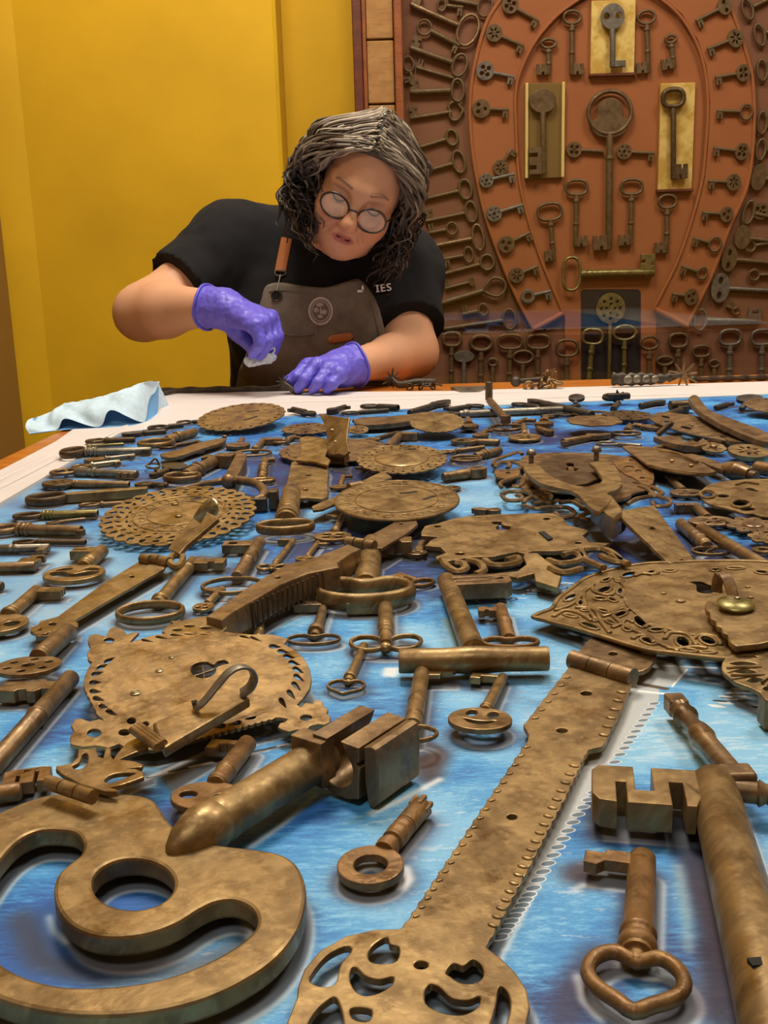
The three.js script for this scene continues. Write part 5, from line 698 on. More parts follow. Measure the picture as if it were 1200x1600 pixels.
{ const c = T(1100, 665), g = thing('long_fretted_plate', 'long fretted iron plate with a curled end, lying slantwise in the far right', 'lock plate', V3(c.x, TT, c.z));
  partW('plate', slab([[1013, 653], [1030, 644], [1061, 646], [1102, 653], [1135, 670], [1176, 684], [1160, 690], [1131, 688], [1092, 680], [1061, 673], [1037, 665]], { h: [[1013, 653, 0.008], [1102, 653, 0.014], [1092, 680, 0.008]], t: 0.0018, sm: 2, bevel: 0.0004, holes: [ell(1046, 660, 8, 2.2, 0.2).flat(), ell(1072, 668, 9, 2.2, 0.2).flat(), ell(1107, 681, 5, 1.8).flat(), ell(1040, 651, 7, 1.6, 0.2).flat(), ell(1130, 682, 6, 1.5, 0.2).flat()] }), M.iron, g);
  partW('curl', [ribbon([[1198, 695], [1170, 693], [1143, 692], [1134, 688], [1140, 684], [1152, 686]], 0.008, 5, 0.005), ribbon([[1078, 690], [1092, 694], [1110, 690], [1128, 692]], 0.006, 4, 0.004)], M.iron, g);
  partW('rivet', [bead(1133, 674, 0.013, 4), bead(1081, 664, 0.012, 3)], M.steel, g);
  const h = thing('hasp_strap', 'thick rounded hasp strap slanting over the long fretted plate, far right', 'hasp', V3(c.x, TT, c.z));
  partW('strap', slab([[1076, 622], [1082, 617], [1090, 618], [1098, 628], [1110, 641], [1160, 660], [1205, 679], [1204, 690], [1180, 685], [1130, 664], [1108, 652], [1090, 640]], { h: [[1082, 617, 0.026], [1100, 636, 0.024], [1200, 683, 0.016]].map((q, i) => i === 1 ? [1108, 652, 0.022] : q), t: 0.006, sm: 2, bevel: 0.001 }), M.iron, h);
  partW('crossbar', [rod(T(1047, 634, 0.009), T(1084, 632, 0.009), 0.0062, 0.0062, 14)], M.dark, h); }
{ const c = T(1055, 688), g = thing('bent_latch', 'low bent latch plate with an upright peg, in front of the long fretted plate', 'latch', V3(c.x, TT, c.z));
  partW('plate', slab([[1021, 682], [1045, 680], [1062, 682], [1070, 689], [1090, 690], [1098, 684], [1110, 692], [1088, 697], [1060, 694], [1035, 688]], { h: 0.009, t: 0.006, bevel: 0.0008 }), M.iron, g);
  partW('peg', [rod(T(1027, 680, 0.008), T(1028, 668.5, 0.008).setY(TT + 0.020).setZ(T(1027, 680, 0.008).z), 0.0032, 0.003, 10)], M.dark, g); }
{ const c = T(1120, 725), g = thing('handle_bar', 'flat iron handle bar ending in a faceted block, right of the shield plate', 'handle', V3(c.x, TT, c.z));
  partW('bar', slab([[1068, 709], [1085, 709], [1110, 716], [1134, 726], [1130, 733], [1110, 727]], { h: 0.010, t: 0.005, bevel: 0.001 }), M.iron, g);
  const A = T(1134, 732, 0.009), B = T(1172, 742, 0.008); partW('block', [rod(A, A.clone().lerp(B, 0.5), 0.0062, 0.0085, 6), rod(A.clone().lerp(B, 0.5), B, 0.0085, 0.006, 6), rod(B, B.clone().lerp(A, -0.25), 0.004, 0.004, 10)], M.iron, g); }
{ const A = T(1096, 826, 0.0072), B = T(1215, 897, 0.0072), g = thing('iron_rod', 'plain thick iron rod lying slantwise at the right edge above the oval lock plate', 'rod', V3(A.x, TT, A.z)); partW('rod', [rod(A, B, 9.5 / scaleAt(T(1145, 855)), 9.5 / scaleAt(T(1145, 855)), 18)], M.iron, g); partW('end_cap', [new THREE.SphereGeometry(9.3 / scaleAt(T(1145, 855)), 14, 8).scale(1, 1, 1).translate(A.x, A.y, A.z)], M.iron, g); }
{ const A = T(1190, 733, 0.008), g = thing('iron_block', 'stub of a dark iron bar end at the right edge beside the wheel-like disc', 'bar', V3(A.x, TT, A.z)); partW('bar', [rod(T(1184, 731, 0.007), T(1215, 736, 0.007), 0.0062, 0.0062, 8)], M.rust, g); partW('bar_end', [rod(T(1180, 730, 0.007), T(1186, 731, 0.007), 0.0045, 0.0062, 8)], M.rust, g); }
// ---------------------------------------------------------------- the glazed key cabinet behind the table
const ZF = -2.40, ZB = -2.50, ORD = ['first', 'second', 'third', 'fourth', 'fifth', 'sixth', 'seventh', 'eighth', 'ninth', 'tenth', 'eleventh', 'twelfth', 'thirteenth', 'fourteenth'];
{
  const x = (px, z = ZF) => Z(px, 120, z).x, xr = 1.42, top = 2.3, bot = 0.4, h = top - bot, cy = (top + bot) / 2, c = V3(0.6, 0, ZF);
  const g = thing('key_cabinet', 'tall brown glazed cabinet with a horseshoe-shaped key display, against the wall', 'cabinet', c);
  const bar = (a, b, z0, z1, y = cy, hh = h, r = 0.003) => box(b - a, hh, z0 - z1, (a + b) / 2, y, (z0 + z1) / 2, r);
  partW('stile', [bar(x(553), x(567), ZF + 0.012, -2.555)], M.darkWood, g); partW('bead', [bar(x(567.3), x(574), ZF, -2.5)], M.caseWood, g);
  partW('stile', [bar(xr - 0.05, xr, ZF + 0.012, -2.555)], M.darkWood, g);
  partW('top_rail', [bar(x(553), xr, ZF + 0.012, -2.555, top + 0.03, 0.06)], M.darkWood, g); partW('plinth', [bar(x(553), xr, ZF + 0.012, -2.555, bot / 2, bot)], M.darkWood, g);
  const ys = [bot, 0.62, 0.78, 0.93, 1.09, 1.25, Z(595, 163, ZF - 0.012).y, Z(595, 62, ZF - 0.012).y, 1.62, 1.77, 1.92, 2.07, top];
  for (let i = 0; i + 1 < ys.length; i++) partW('panel', [bar(x(574.3), x(616), ZF - 0.010, ZB, (ys[i] + ys[i + 1]) / 2, ys[i + 1] - ys[i] - 0.004, 0.0025)], M.caseTan, g);
  partW('bead', [bar(x(617), x(630), ZF, ZB, cy, h, 0.004)], M.caseWood, g);
  partW('backboard', [bar(x(553), xr, ZB, ZB - 0.02)], M.board, g);
  const P = (q, z) => q.map(([a, b]) => { const p = Z(a, b, z); return [p.x, p.y]; });
  // inner arch, a thin raised field, and the horseshoe band over it
  const arch = [[1030, -60], [960, -80], [880, -40], [870, 25], [837, 62], [815, 107], [806, 140], [806, 200], [811, 280], [825, 342], [845, 405], [881, 492], [885, 620], [1022, 620], [1025, 480], [1060, 405], [1085, 330], [1097, 282], [1102, 237], [1106, 162], [1100, 105], [1087, 65], [1062, 25]];
  partW('arch_board', extrude(P([[905, 5], [870, 27], [837, 64], [815, 107], [806, 140], [806, 200], [811, 280], [825, 342], [845, 405], [881, 492], [885, 640], [1022, 640], [1025, 480], [1060, 405], [1085, 330], [1097, 282], [1102, 237], [1106, 162], [1100, 105], [1087, 65], [1062, 27], [1028, 2], [985, -14], [945, -12]], ZB), [], 0.006, 0.001).translate(0, 0, ZB), M.boardRaised, g);
  const band = [[835, 517], [810, 470], [785, 412], [760, 342], [746, 283], [737, 225], [735, 150], [745, 87], [762, 32], [782, 0], [820, -50], [890, -95], [960, -105], [1040, -90], [1105, -45], [1140, 10], [1162, 70], [1175, 120], [1178, 200], [1167, 292], [1140, 355], [1112, 430], [1072, 512], [1021, 485], [1060, 405], [1085, 330], [1097, 282], [1102, 237], [1106, 162], [1100, 105], [1087, 65], [1062, 25], [1028, -4], [985, -26], [945, -24], [905, -1], [870, 25], [837, 64], [815, 107], [806, 140], [806, 200], [811, 280], [825, 342], [845, 405], [881, 492]];
  partW('horseshoe_band', extrude(P(band, ZB), [], 0.016, 0.002).translate(0, 0, ZB), M.boardRaised, g);
  const edge = (q, z) => curve(q.map(([a, b]) => Z(a, b, z)), q.length * 5);
  partW('rim', [sweep(edge(band.slice(0, 23), ZB + 0.016), false, () => [0.005, 0.004], 6, V3(0, 0, 1)), sweep(edge(band.slice(23), ZB + 0.017), false, () => [0.004, 0.004], 6, V3(0, 0, 1))], M.boardRaised, g);
  for (const [a, b] of [[[835, 514], [879, 490]], [[1074, 509], [1023, 483]]]) partW('end_strip', [rod(Z(...a, ZB + 0.016), Z(...b, ZB + 0.016), 0.007, 0.007, 10)], M.boardRaised, g);
  partW('keyhole_recess', extrude(P([[911, 452], [996, 452], [1000, 456], [1000, 620], [907, 620], [907, 456]], ZB), [], 0.0075, 0).translate(0, 0, ZB), M.black, g);
  const pane = partW('glass_pane', [box(xr - 0.05 - x(617), h, 0.003, (xr - 0.05 + x(617)) / 2, cy, ZF - 0.02)], M.glass, g);
}
for (const [label, q, side, m] of [['gilded upright panel holding a kite-framed key, top centre of the cabinet', [921, 1, 992, 117], 0, M.goldLeaf], ['dark metal tray with two gilded side strips, left of the cabinet centre', [819, 130, 881, 280], 1, M.brass], ['pale gilded upright panel with one chipped corner, right of the cabinet centre', [1026, 130, 1085, 297], 0, M.goldLeaf]]) {
  const z = ZB + 0.0066, a = Z(q[0], q[3], z), b = Z(q[2], q[1], z), c = a.clone().lerp(b, 0.5), w = b.x - a.x, h = b.y - a.y;
  const g = thing('display_panel', label.replace('kite-framed ', ''), 'panel', V3(c.x, c.y, z));
  part('board', [box(w, h, 0.010, 0, 0, 0.005, 0.0015)], side ? metalBack() : m, g);
  if (side) for (const s of [-1, 1]) part('side_strip', [box(0.007, h, 0.014, s * (w / 2 - 0.0035), 0, 0.012, 0.002)], M.goldBright ??= new THREE.MeshStandardMaterial({ color: 0xf0d884, metalness: 0.25, roughness: 0.35 }), g);
  else part('edge', [box(w + 0.006, 0.006, 0.014, 0, -h / 2 - 0.003, 0.0078, 0.001)], M.darkWood, g);
}
function metalBack() { return M.tray ??= new THREE.MeshStandardMaterial({ color: 0x7c622c, metalness: 0.3, roughness: 0.6 }); }
/* a key fixed to the cabinet's board: b bow centre, t tip, d shank, w x l bow, in pixels; lift above the backboard in metres */
function ckey(label, k) {
  const z = ZB + (k.lift ?? 0), s = scaleAt(Z(...k.b, z)), r = (k.d ?? 6) / 2 / s, B = Z(...k.b, z + r * 1.5), E = Z(...k.t, z + r * 1.5);
  const g = thing(k.name ?? 'cabinet_key', label, 'key', B, k.group); aim(g, E.clone().sub(B), V3(0, 0, 1));
  const q = { bow: 'oval', ...k, w: k.w / s, l: (k.l ?? k.w * 0.75) / s, r, L: B.distanceTo(E), tw: (k.tw ?? 4) / 2 / s, th: Math.min(r, (k.tw ?? 4) / 2 / s * 1.1), low: true, seg: 6, n: 22 };
  if (k.bit) q.bit = [].concat(k.bit).map((e) => ({ ...e, len: e.len / s, out: e.out / s, off: (e.off ?? 1) / s, th: r * 1.4 }));
  const m = M[k.m ?? 'cabKey']; keyParts(g, q, { m });
  return g;
}
const B = (s, out = 14, len = 12, k = 'slot') => ({ s, out, len, k });
// horseshoe band, left and right arms, from the top
[[797, 8, 842, 34, 'wheel', 26], [772, 52, 819, 73, 'wheel6', 26], [758, 111, 804, 121, 'wheel', 28, 'cabSteel'], [752, 170, 795, 172, 'three', 28], [760, 282, 804, 272, 'holes', 22, 'cabSteel'], [772, 334, 817, 320, 'holes', 24, 'cabSteel'], [791, 382, 829, 363, 'trefoil', 26], [807, 430, 841, 416, 'wheel6', 24], [825, 463, 861, 455, 'annulus', 22, 'cabSteel']].forEach(([x, y, u, v, bow, w, m], i) => ckey(ORD[i] + ' key from the top on the left arm of the horseshoe band', { b: [x, y], t: [u, v], d: 6, w, l: w, bow, inner: 0.5, bit: B(1, 9, 9), lift: 0.016, m, group: 'keys on the left arm of the horseshoe' }));
[[1132, 10, 1087, 33, 'two', 26], [1149, 60, 1105, 77, 'wheel6', 28], [1161, 114, 1117, 121, 'wheel', 26], [1166, 175, 1120, 173, 'oval', 26], [1159, 237, 1115, 231, 'wheel', 26], [1146, 285, 1107, 283, 'wheel6', 26], [1135, 335, 1097, 332, 'trefoil', 24], [1117, 382, 1083, 372, 'oval', 26], [1097, 427, 1065, 416, 'oval', 22], [1080, 464, 1050, 459, 'trefoil', 26]].forEach(([x, y, u, v, bow, w], i) => ckey(ORD[i] + ' key from the top on the right arm of the horseshoe band', { b: [x, y], t: [u, v], d: 6, w, l: w * 0.85, bow, bit: B(-1, 9, 9), lift: 0.016, group: 'keys on the right arm of the horseshoe' }));
ckey('small key slanting upward beside the dark metal tray on the horseshoe band', { b: [782, 262], t: [800, 232], d: 6, w: 24, l: 24, bow: 'wheel6', bit: B(1, 8, 8), lift: 0.016 });
// inside the arch
ckey('very long key with a crescent-framed bow down the middle of the cabinet', { b: [953, 176], t: [951, 391], d: 11, w: 74, l: 70, tw: 7, bow: 'oval', bit: B(1, 20, 22, 'cross'), collar: [[0.2, 1.2, 1]], lift: 0.006 });
{ const p = Z(953, 187, ZB + 0.010), s = scaleAt(p), g = scene.children[scene.children.length - 1]; part('crescent', [flat([...ell(0, 0, 35 / s, 35 / s, 0, 28).filter(([x]) => x > 0 * s)].length ? smooth2([[0.02, -0.046], [0.048, -0.03], [0.054, 0], [0.048, 0.03], [0.02, 0.046], [0.012, 0.03], [-0.02, 0.026], [-0.032, 0], [-0.02, -0.026], [0.012, -0.03]], 50) : [], [], 0.006, 0.001).translate(0, -0.003, 0)], M.cabKey, g); }
ckey('two-holed-bow key mounted on the gilded top panel', { b: [957, 26], t: [957, 106], d: 9, w: 37, l: 38, tw: 4, bow: 'two', bit: B(-1, 16, 9, 'plain'), lift: 0.0175, m: 'cabSteel' });
ckey('large dark key with a filled oval bow in the dark metal tray', { b: [848, 158], t: [849, 273], d: 9, w: 42, l: 35, tw: 5, bow: 'solid', bit: B(1, 18, 40, 'comb'), lift: 0.0175, m: 'cabKey' });
ckey('reddish dark key with a rounded ring bow on the pale gilded right panel', { b: [1052, 153], t: [1052, 281], d: 9, w: 40, l: 33, tw: 8, bow: 'round', bit: B(-1, 18, 22, 'cross'), lift: 0.0175, m: 'dark' });
[[894, 27, 893, 118, 32, 24, -1, 'left of the gilded top panel'], [1010, 27, 1013, 115, 32, 24, 1, 'right of the gilded top panel'], [857, 68, 857, 118, 28, 18, 1, 'above the dark metal tray'], [1048, 61, 1053, 108, 22, 16, 1, 'above the pale gilded right panel'], [901, 293, 899, 386, 38, 27, -1, 'left of the very long middle key'], [859, 331, 865, 408, 42, 30, 1, 'below the dark metal tray'], [987, 292, 985, 384, 38, 27, 1, 'right of the very long middle key'], [1043, 315, 1041, 396, 33, 25, 1, 'below the pale gilded right panel']].forEach(([x, y, u, v, w, l, s, where]) => ckey('upright iron key hanging ' + where, { b: [x, y], t: [u, v], d: 8, w, l, tw: 5, bow: w > 35 ? 'round' : 'oval', bit: B(s, x === 859 ? 10 : 15, 16, 'cross'), collar: [[0.1, 1.25, 1], [0.55, 1.25, 1]], lift: 0.006 }));
ckey('small sideways key with a round bow left of the very long middle key', { b: [897, 234], t: [943, 237], d: 6, w: 24, l: 24, bow: 'wheel', lift: 0.006 });
ckey('small sideways key with a round bow right of the very long middle key', { b: [975, 237], t: [1023, 240], d: 6, w: 24, l: 24, bow: 'holes', bit: B(1, 9, 9), lift: 0.006 });
ckey('thick horizontal key with a tall kidney bow under the very long middle key', { b: [893, 428], t: [1023, 426], d: 12, w: 55, l: 32, tw: 5, bow: 'round', bit: B(-1, 22, 22, 'cross'), collar: [[0.12, 1.1, 1]], lift: 0.006, m: 'brass' });
ckey('long-handled skimmer-like key with a perforated disc bow in the dark recess', { b: [954, 482], t: [951, 600], d: 6, w: 45, l: 47, bow: 'sieve', lift: 0.012, m: 'brass' });
// the outer fan on the left, from the top
[[735, 47, 641, 6, 52, 36, 9, 1], [722, 102, 630, 74, 38, 27, 9, 1], [719, 141, 632, 144, 38, 24, 9, 1], [714, 174, 640, 185, 32, 26, 6, 1], [710, 215, 643, 234, 28, 22, 6, 1], [721, 253, 660, 269, 38, 23, 6, 1], [731, 296, 655, 313, 34, 24, 6, 1], [740, 331, 664, 346, 36, 22, 6, 1], [751, 371, 645, 391, 44, 22, 7, 1], [765, 410, 657, 438, 28, 26, 6, 1], [777, 449, 668, 480, 34, 40, 9, 1], [800, 499, 678, 516, 36, 25, 7, 1]].forEach(([x, y, u, v, w, l, d, s], i) => ckey(ORD[i] + ' long key from the top in the fan left of the horseshoe', { b: [x - 4, y], t: [Math.max(u, 640), v], d, w, l, tw: 5, bow: i === 10 ? 'tear' : i === 3 ? 'heart' : 'oval', bit: B(s, 14, 13, 'cross'), lift: 0, m: i === 8 || i === 0 ? 'iron' : 'cabKey', group: 'long keys of the left fan' }));
[[663, 43, 718, 72, 26, 26, 8], [638, 100, 645, 128, 20, 26, 6], [715, 124, 650, 105, 14, 12, 6], [706, 357, 670, 364, 22, 20, 6], [732, 398, 693, 405, 27, 18, 6], [737, 440, 695, 451, 14, 10, 5], [755, 484, 722, 491, 22, 18, 6], [758, 10, 700, -2, 34, 26, 7], [690, 8, 724, 12, 22, 16, 6]].forEach(([x, y, u, v, w, l, d], i) => ckey(['short key with a large ring bow under the first long key', 'short hanging key at the left edge of the fan', 'plain bow-less looking pin key between the second and third long keys', 'small key above the gold-toned long key of the fan', 'small hooked key below the gold-toned long key', 'nail-like little key above the club-shaped long key', 'faint small key below the club-shaped long key', 'ring-bowed key at the top edge of the fan', 'small bright key at the top edge of the fan'][i], { b: [x, y], t: [u, v], d, w, l, tw: 4, bow: i === 5 ? 'solid' : 'oval', bit: B(i === 4 ? -1 : 1, 10, 8), lift: 0 }));
// the row hanging along the bottom, from the left
[[706, 530], [752, 536], [797, 534], [841, 534], [886, 544], [926, 526], [976, 520], [1015, 536], [1060, 532], [1096, 549], [1141, 527], [1191, 527]].forEach(([x, y], i) => ckey(ORD[i] + ' key from the left in the hanging row along the cabinet bottom', { b: [x, y], t: [x - (i === 5 ? 9 : 2), y + 105], d: i % 3 ? 8 : 7, w: [33, 40, 42, 40, 38, 36, 40, 33, 34, 31, 38, 38][i], l: [27, 30, 27, 26, 30, 28, 27, 25, 27, 22, 28, 28][i], tw: [6, 7, 5, 5, 5, 5, 5, 5, 6, 5, 5, 5][i], bow: [1, 6, 7].includes(i) ? 'oval' : 'round', bit: B(i % 2 ? 1 : -1, 16, 18, 'cross'), collar: [[0.12, 1.35, 1.2], [0.4, 1.25, 1.2]], lift: i === 5 || i === 6 ? 0.012 : i === 4 || i === 7 ? 0.0085 : 0, m: i === 5 || i === 6 ? 'brass' : i > 9 ? 'cabSteel' : 'cabKey', group: 'keys of the bottom row' }));
[[725, 557, 'solid'], [770, 566, 'oval'], [817, 558, 'oval'], [1039, 564, 'oval'], [1116, 568, 'oval']].forEach(([x, y, bow], i) => ckey('short key behind the bottom row, ' + ORD[i] + ' of those from the left', { b: [x, y], t: [x - 1, y + 80], d: 7, w: [32, 18, 36, 30, 20][i], l: [18, 16, 24, 18, 16][i], bow, tw: 5, lift: 0, m: i ? 'cabKey' : 'cabSteel', bit: B(-1, 14, 14, 'cross') }));
// the fan on the right, bows on the left, running out of the frame
[[1163, 15, 1240, -20, 36, 20], [1182, 55, 1252, 30, 38, 20], [1186, 110, 1262, 98, 36, 20], [1186, 192, 1270, 190, 38, 19], [1184, 234, 1265, 240, 36, 19], [1180, 277, 1262, 290, 40, 24], [1165, 332, 1245, 348, 40, 21], [1155, 371, 1240, 382, 36, 25], [1134, 405, 1260, 416, 38, 24], [1120, 450, 1262, 458, 45, 29]].forEach(([x, y, u, v, w, l], i) => ckey(ORD[i] + ' key from the top in the fan right of the horseshoe', { b: [x + 5, y], t: [u, v], d: 7, w, l, tw: 5, bow: i > 7 ? 'two' : i === 5 || i === 7 ? 'solid' : 'oval', bit: B(-1, 14, 13, 'cross'), lift: 0, m: i === 9 ? 'cabSteel' : 'cabKey', group: 'keys of the right fan' }));
ckey('horizontal key with a grey ring bow, lower right of the cabinet', { b: [1094, 500], t: [1189, 502], d: 8, w: 36, l: 23, tw: 4, bow: 'oval', bit: B(-1, 16, 20, 'window'), lift: 0, m: 'cabSteel' });
[[1188, 330, 1215, 325, 26], [1172, 385, 1230, 375, 20], [1178, 430, 1235, 428, 20], [1150, 486, 1135, 478, 14]].forEach(([x, y, u, v, w], i) => ckey(['dark round-bowed key at the right frame edge of the cabinet', 'thin bright-shanked key under the dark round-bowed key', 'plain stub-shanked key right of the figure-eight bows', 'very small key above the horizontal key with a grey ring bow'][i], { b: [x, y], t: [u, v], d: 6, w, l: w, tw: 4, bow: i ? 'oval' : 'wheel', lift: 0, bit: B(1, 8, 8) }));
// ---------------------------------------------------------------- ironwork along the far wooden edge and the cloth
const star = (c, r, n, w, tilt) => { const gs = []; for (let i = 0; i < n; i++) { const q = (i / n) * Math.PI * 2, d = V3(Math.cos(q), Math.sin(q), 0).applyEuler(tilt); gs.push(rod(c.clone(), c.clone().addScaledVector(d, r * (0.85 + 0.3 * ((i * 7) % 3) / 3)), w, w * 0.3, 6)); } return gs; };
{ const c = T(648, 604), g = thing('spur', 'small iron spur with a star wheel and chain, right of the gloved left hand', 'spur', V3(c.x, TT - 0.004, c.z));
  const s = Z(612, 592, c.z - 0.01); partW('star_wheel', star(s, 0.017, 9, 0.003, new THREE.Euler(0.2, 0.5, 0)), M.old, g);
  const a = Z(622, 601, c.z), b = Z(680, 598, c.z); partW('arm', [merged([sweep(curve([s, a, a.clone().lerp(b, 0.5).add(V3(0, 0.002, 0)), b], 30), false, (t) => [0.003 + 0.002 * t, 0.005 + 0.002 * t], 8)])], M.old, g);
  const links = []; for (let i = 0; i < 6; i++) { const p = Z(640 + i * 9, 609 + (i % 2) * 3, c.z + 0.02); p.y = TT + 0.002 + (i % 2) * 0.002; links.push(new THREE.TorusGeometry(0.0055, 0.0016, 6, 14).rotateX(i % 2 ? 1.3 : 0.4).rotateY(i).translate(p.x, p.y, p.z)); } links.forEach((l) => partW('chain_link', l, M.old, g)); }
{ const c = T(838, 604), g = thing('spur', 'bone-shaped iron bar with a bushy rosette and chain on the far wooden edge', 'spur', V3(c.x, TT - 0.004, c.z));
  const a = Z(806, 596, c.z), b = Z(852, 592, c.z); partW('arm', [rod(a, b, 0.0042, 0.0042, 10), new THREE.SphereGeometry(0.0085, 12, 8).translate(a.x, a.y, a.z)], M.old, g);
  const r = Z(859, 588, c.z); partW('rosette', star(r, 0.014, 12, 0.0045, new THREE.Euler(0.5, 0.3, 0)).concat(star(r, 0.012, 8, 0.004, new THREE.Euler(-0.8, 0.6, 0.3))), M.rust, g);
  for (let i = 0; i < 6; i++) { const p = Z(826 + i * 9, 607 + (i % 2) * 3, c.z + 0.02); p.y = TT + 0.003 + (i % 3) * 0.002; partW('chain_link', new THREE.TorusGeometry(0.007, 0.0024, 6, 14).rotateX(i % 2 ? 1.3 : 0.3).rotateY(i * 0.8).translate(p.x, p.y, p.z), M.iron, g); } }
{ const c = T(1005, 602), g = thing('spur', 'large engraved spur with a long-spiked star wheel, in front of the cabinet', 'spur', V3(c.x, TT - 0.004, c.z));
  const P = [[956, 592], [966, 592], [980, 593], [994, 592], [1008, 592], [1022, 592], [1036, 591], [1048, 588]].map(([x, y]) => Z(x, y, c.z));
  partW('body', [sweep(curve(P, 40), false, (t) => [0.006, 0.0098 - 0.004 * smoothstep(t, 0.5, 1) + 0.0012 * Math.sin(t * 40)], 10)], M.old, g);
  partW('silver_inlay', [0.3, 0.42, 0.54, 0.66].map((t, i) => { const p = P[Math.round(t * 7)]; return new THREE.SphereGeometry(0.0075 - i * 0.0004, 12, 8).scale(1, 0.9, 0.5).translate(p.x, p.y, p.z + 0.0048); }), M.steel, g);
  const s = Z(1068, 585, c.z + 0.004); partW('star_wheel', star(s, 0.024, 9, 0.0032, new THREE.Euler(0.15, -0.4, 0.2)), M.iron, g); partW('shank', [rod(P[7], s, 0.004, 0.003, 8)], M.old, g); }
{ const A = T(252, 611, 0.002), B = T(452, 607, 0.002), g = thing('iron_bar', 'long dark iron bar along the far wooden edge beside the light blue cloth', 'bar', V3(A.x, TT - 0.004, A.z));
  partW('bar', [sweep(curve([A, A.clone().lerp(B, 0.3).add(V3(0, 0.001, 0.003)), A.clone().lerp(B, 0.7), B], 30), false, (t) => [0.006, 0.005 + 0.001 * Math.sin(t * 30)], 8, V3(0, 1, 0), 0.7)], M.old, g); partW('end_stub', [rod(T(252, 616, 0.001), T(274, 611, 0.003), 0.0035, 0.003, 8)], M.old, g); }
{ const A = T(1082, 593, 0.001), B = T(1260, 588, 0.001), g = thing('iron_bar', 'long flat iron bar along the far wooden edge at the right', 'bar', V3(A.x, TT - 0.004, A.z)); partW('bar', [sweep(curve([A, A.clone().lerp(B, 0.5), B], 24), false, (t) => [0.006, 0.0042 + 0.001 * Math.sin(t * 44)], 8, V3(0, 1, 0), 0.7)], M.old, g); partW('end_knob', [new THREE.SphereGeometry(0.006, 10, 8).translate(A.x, A.y, A.z)], M.old, g); }
{ const c = T(732, 608), g = thing('crescent_blade', 'thin dark crescent-shaped blade near the upright iron peg', 'blade', V3(c.x, TT - 0.004, c.z)); partW('blade', slab([[704, 604], [730, 603.5], [760, 602], [757, 606], [745, 610], [728, 611], [714, 608]], { h: 0.002, t: 0.005, bevel: 0.0006 }), M.steel, g); }
{ const c = T(764, 626), g = thing('iron_peg', 'upright flat-topped iron peg standing behind the leaning bar key', 'peg', V3(c.x, TT, c.z)), p = T(764, 626, 0), q = Z(764, 598, p.z); partW('peg', [rod(p.clone().add(V3(0, 0.001, 0)), q, 0.0052, 0.0052, 14)], M.dark, g); partW('peg_cap', [new THREE.SphereGeometry(0.0052, 12, 6, 0, 7, 0, Math.PI / 2).scale(1, 0.4, 1).translate(q.x, q.y, q.z)], M.dark, g); }
{ const c = T(968, 632), g = thing('winged_key', 'dark key with a jagged winged head at the far edge of the print', 'key', V3(c.x, TT, c.z)); partW('bow', [box(0.03, 0.008, 0.012, c.x - 0.002, TT + 0.011, c.z, 0.002), ...star(Z(966, 620, c.z), 0.011, 5, 0.0035, new THREE.Euler(0.3, 0.4, 0.6))], M.old, g); partW('shank', [rod(T(958, 640, 0.004), T(966, 630, 0.008), 0.004, 0.004, 10)], M.old, g); }
{ // light blue cloth, folded over itself
  const c = T(150, 665), g = thing('cleaning_cloth', 'crumpled light blue cleaning cloth on the left rear corner of the table', 'cloth', V3(c.x, TT - 0.004, c.z));
  const bot = [[47, 679], [70, 676], [95, 673], [122, 671], [150, 670], [178, 668], [205, 666], [228, 660], [246, 648]], top = [[46, 656], [62, 650], [82, 641], [100, 632], [124, 629], [158, 621], [185, 611], [218, 599], [247, 598]];
  const N = 44, K = 22, cb = curve(bot.map(([x, y]) => T(x, y, -0.003)), N), tp = top.map(([x, y], i) => { const b = T(...bot[i], -0.003); return Z(x, y, b.z - 0.045); }), ct = curve(tp, N);
  const grid = (f, mat, name) => { const pos = [], idx = []; for (let i = 0; i <= N; i++) for (let j = 0; j <= K; j++) { const p = f(i / N, j / K, i); pos.push(p.x, p.y, p.z); } for (let i = 0; i < N; i++) for (let j = 0; j < K; j++) { const a = i * (K + 1) + j, b = a + K + 1; idx.push(a, a + 1, b, b, a + 1, b + 1); } const q = new THREE.BufferGeometry(); q.setAttribute('position', new THREE.Float32BufferAttribute(pos, 3)); q.setIndex(idx); q.computeVertexNormals(); return partW(name, q, mat, g); };
  const open = (u) => 0.62 * Math.exp(-Math.pow((u - 0.36) / 0.09, 2)) + 0.7 * Math.exp(-Math.pow((u - 0.68) / 0.09, 2)) + 0.9 * smoothstep(u, 0.86, 1.0);
  const wr = (u, v) => 0.0022 * Math.sin(u * 23 + v * 3) * Math.sin(v * 5) + 0.002 * Math.sin(u * 41 - v * 7) * v;
  const M1 = M.cloth.clone(); M1.side = THREE.DoubleSide; const M2 = M.clothShade.clone(); M2.side = THREE.DoubleSide;
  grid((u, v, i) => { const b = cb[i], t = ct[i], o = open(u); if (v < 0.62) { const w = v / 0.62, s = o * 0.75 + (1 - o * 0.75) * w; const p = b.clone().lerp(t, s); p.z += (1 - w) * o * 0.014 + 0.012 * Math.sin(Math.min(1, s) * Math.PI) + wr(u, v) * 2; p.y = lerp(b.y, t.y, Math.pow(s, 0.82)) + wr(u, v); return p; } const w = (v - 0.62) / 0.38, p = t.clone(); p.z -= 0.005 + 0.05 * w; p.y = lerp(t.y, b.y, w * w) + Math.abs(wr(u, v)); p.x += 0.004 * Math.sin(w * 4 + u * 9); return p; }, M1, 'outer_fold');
  grid((u, v, i) => { const b = cb[i], t = ct[i]; const p = b.clone(); p.z += -0.048 * v + 0.004; p.y = b.y + 0.0012 + Math.max(0, 0.82 * (t.y - b.y) * Math.pow(v, 2.2)) + Math.abs(wr(u, v)) * 0.5 * v; p.x = lerp(b.x, t.x, v * 0.9); return p; }, M2, 'inner_fold');
}
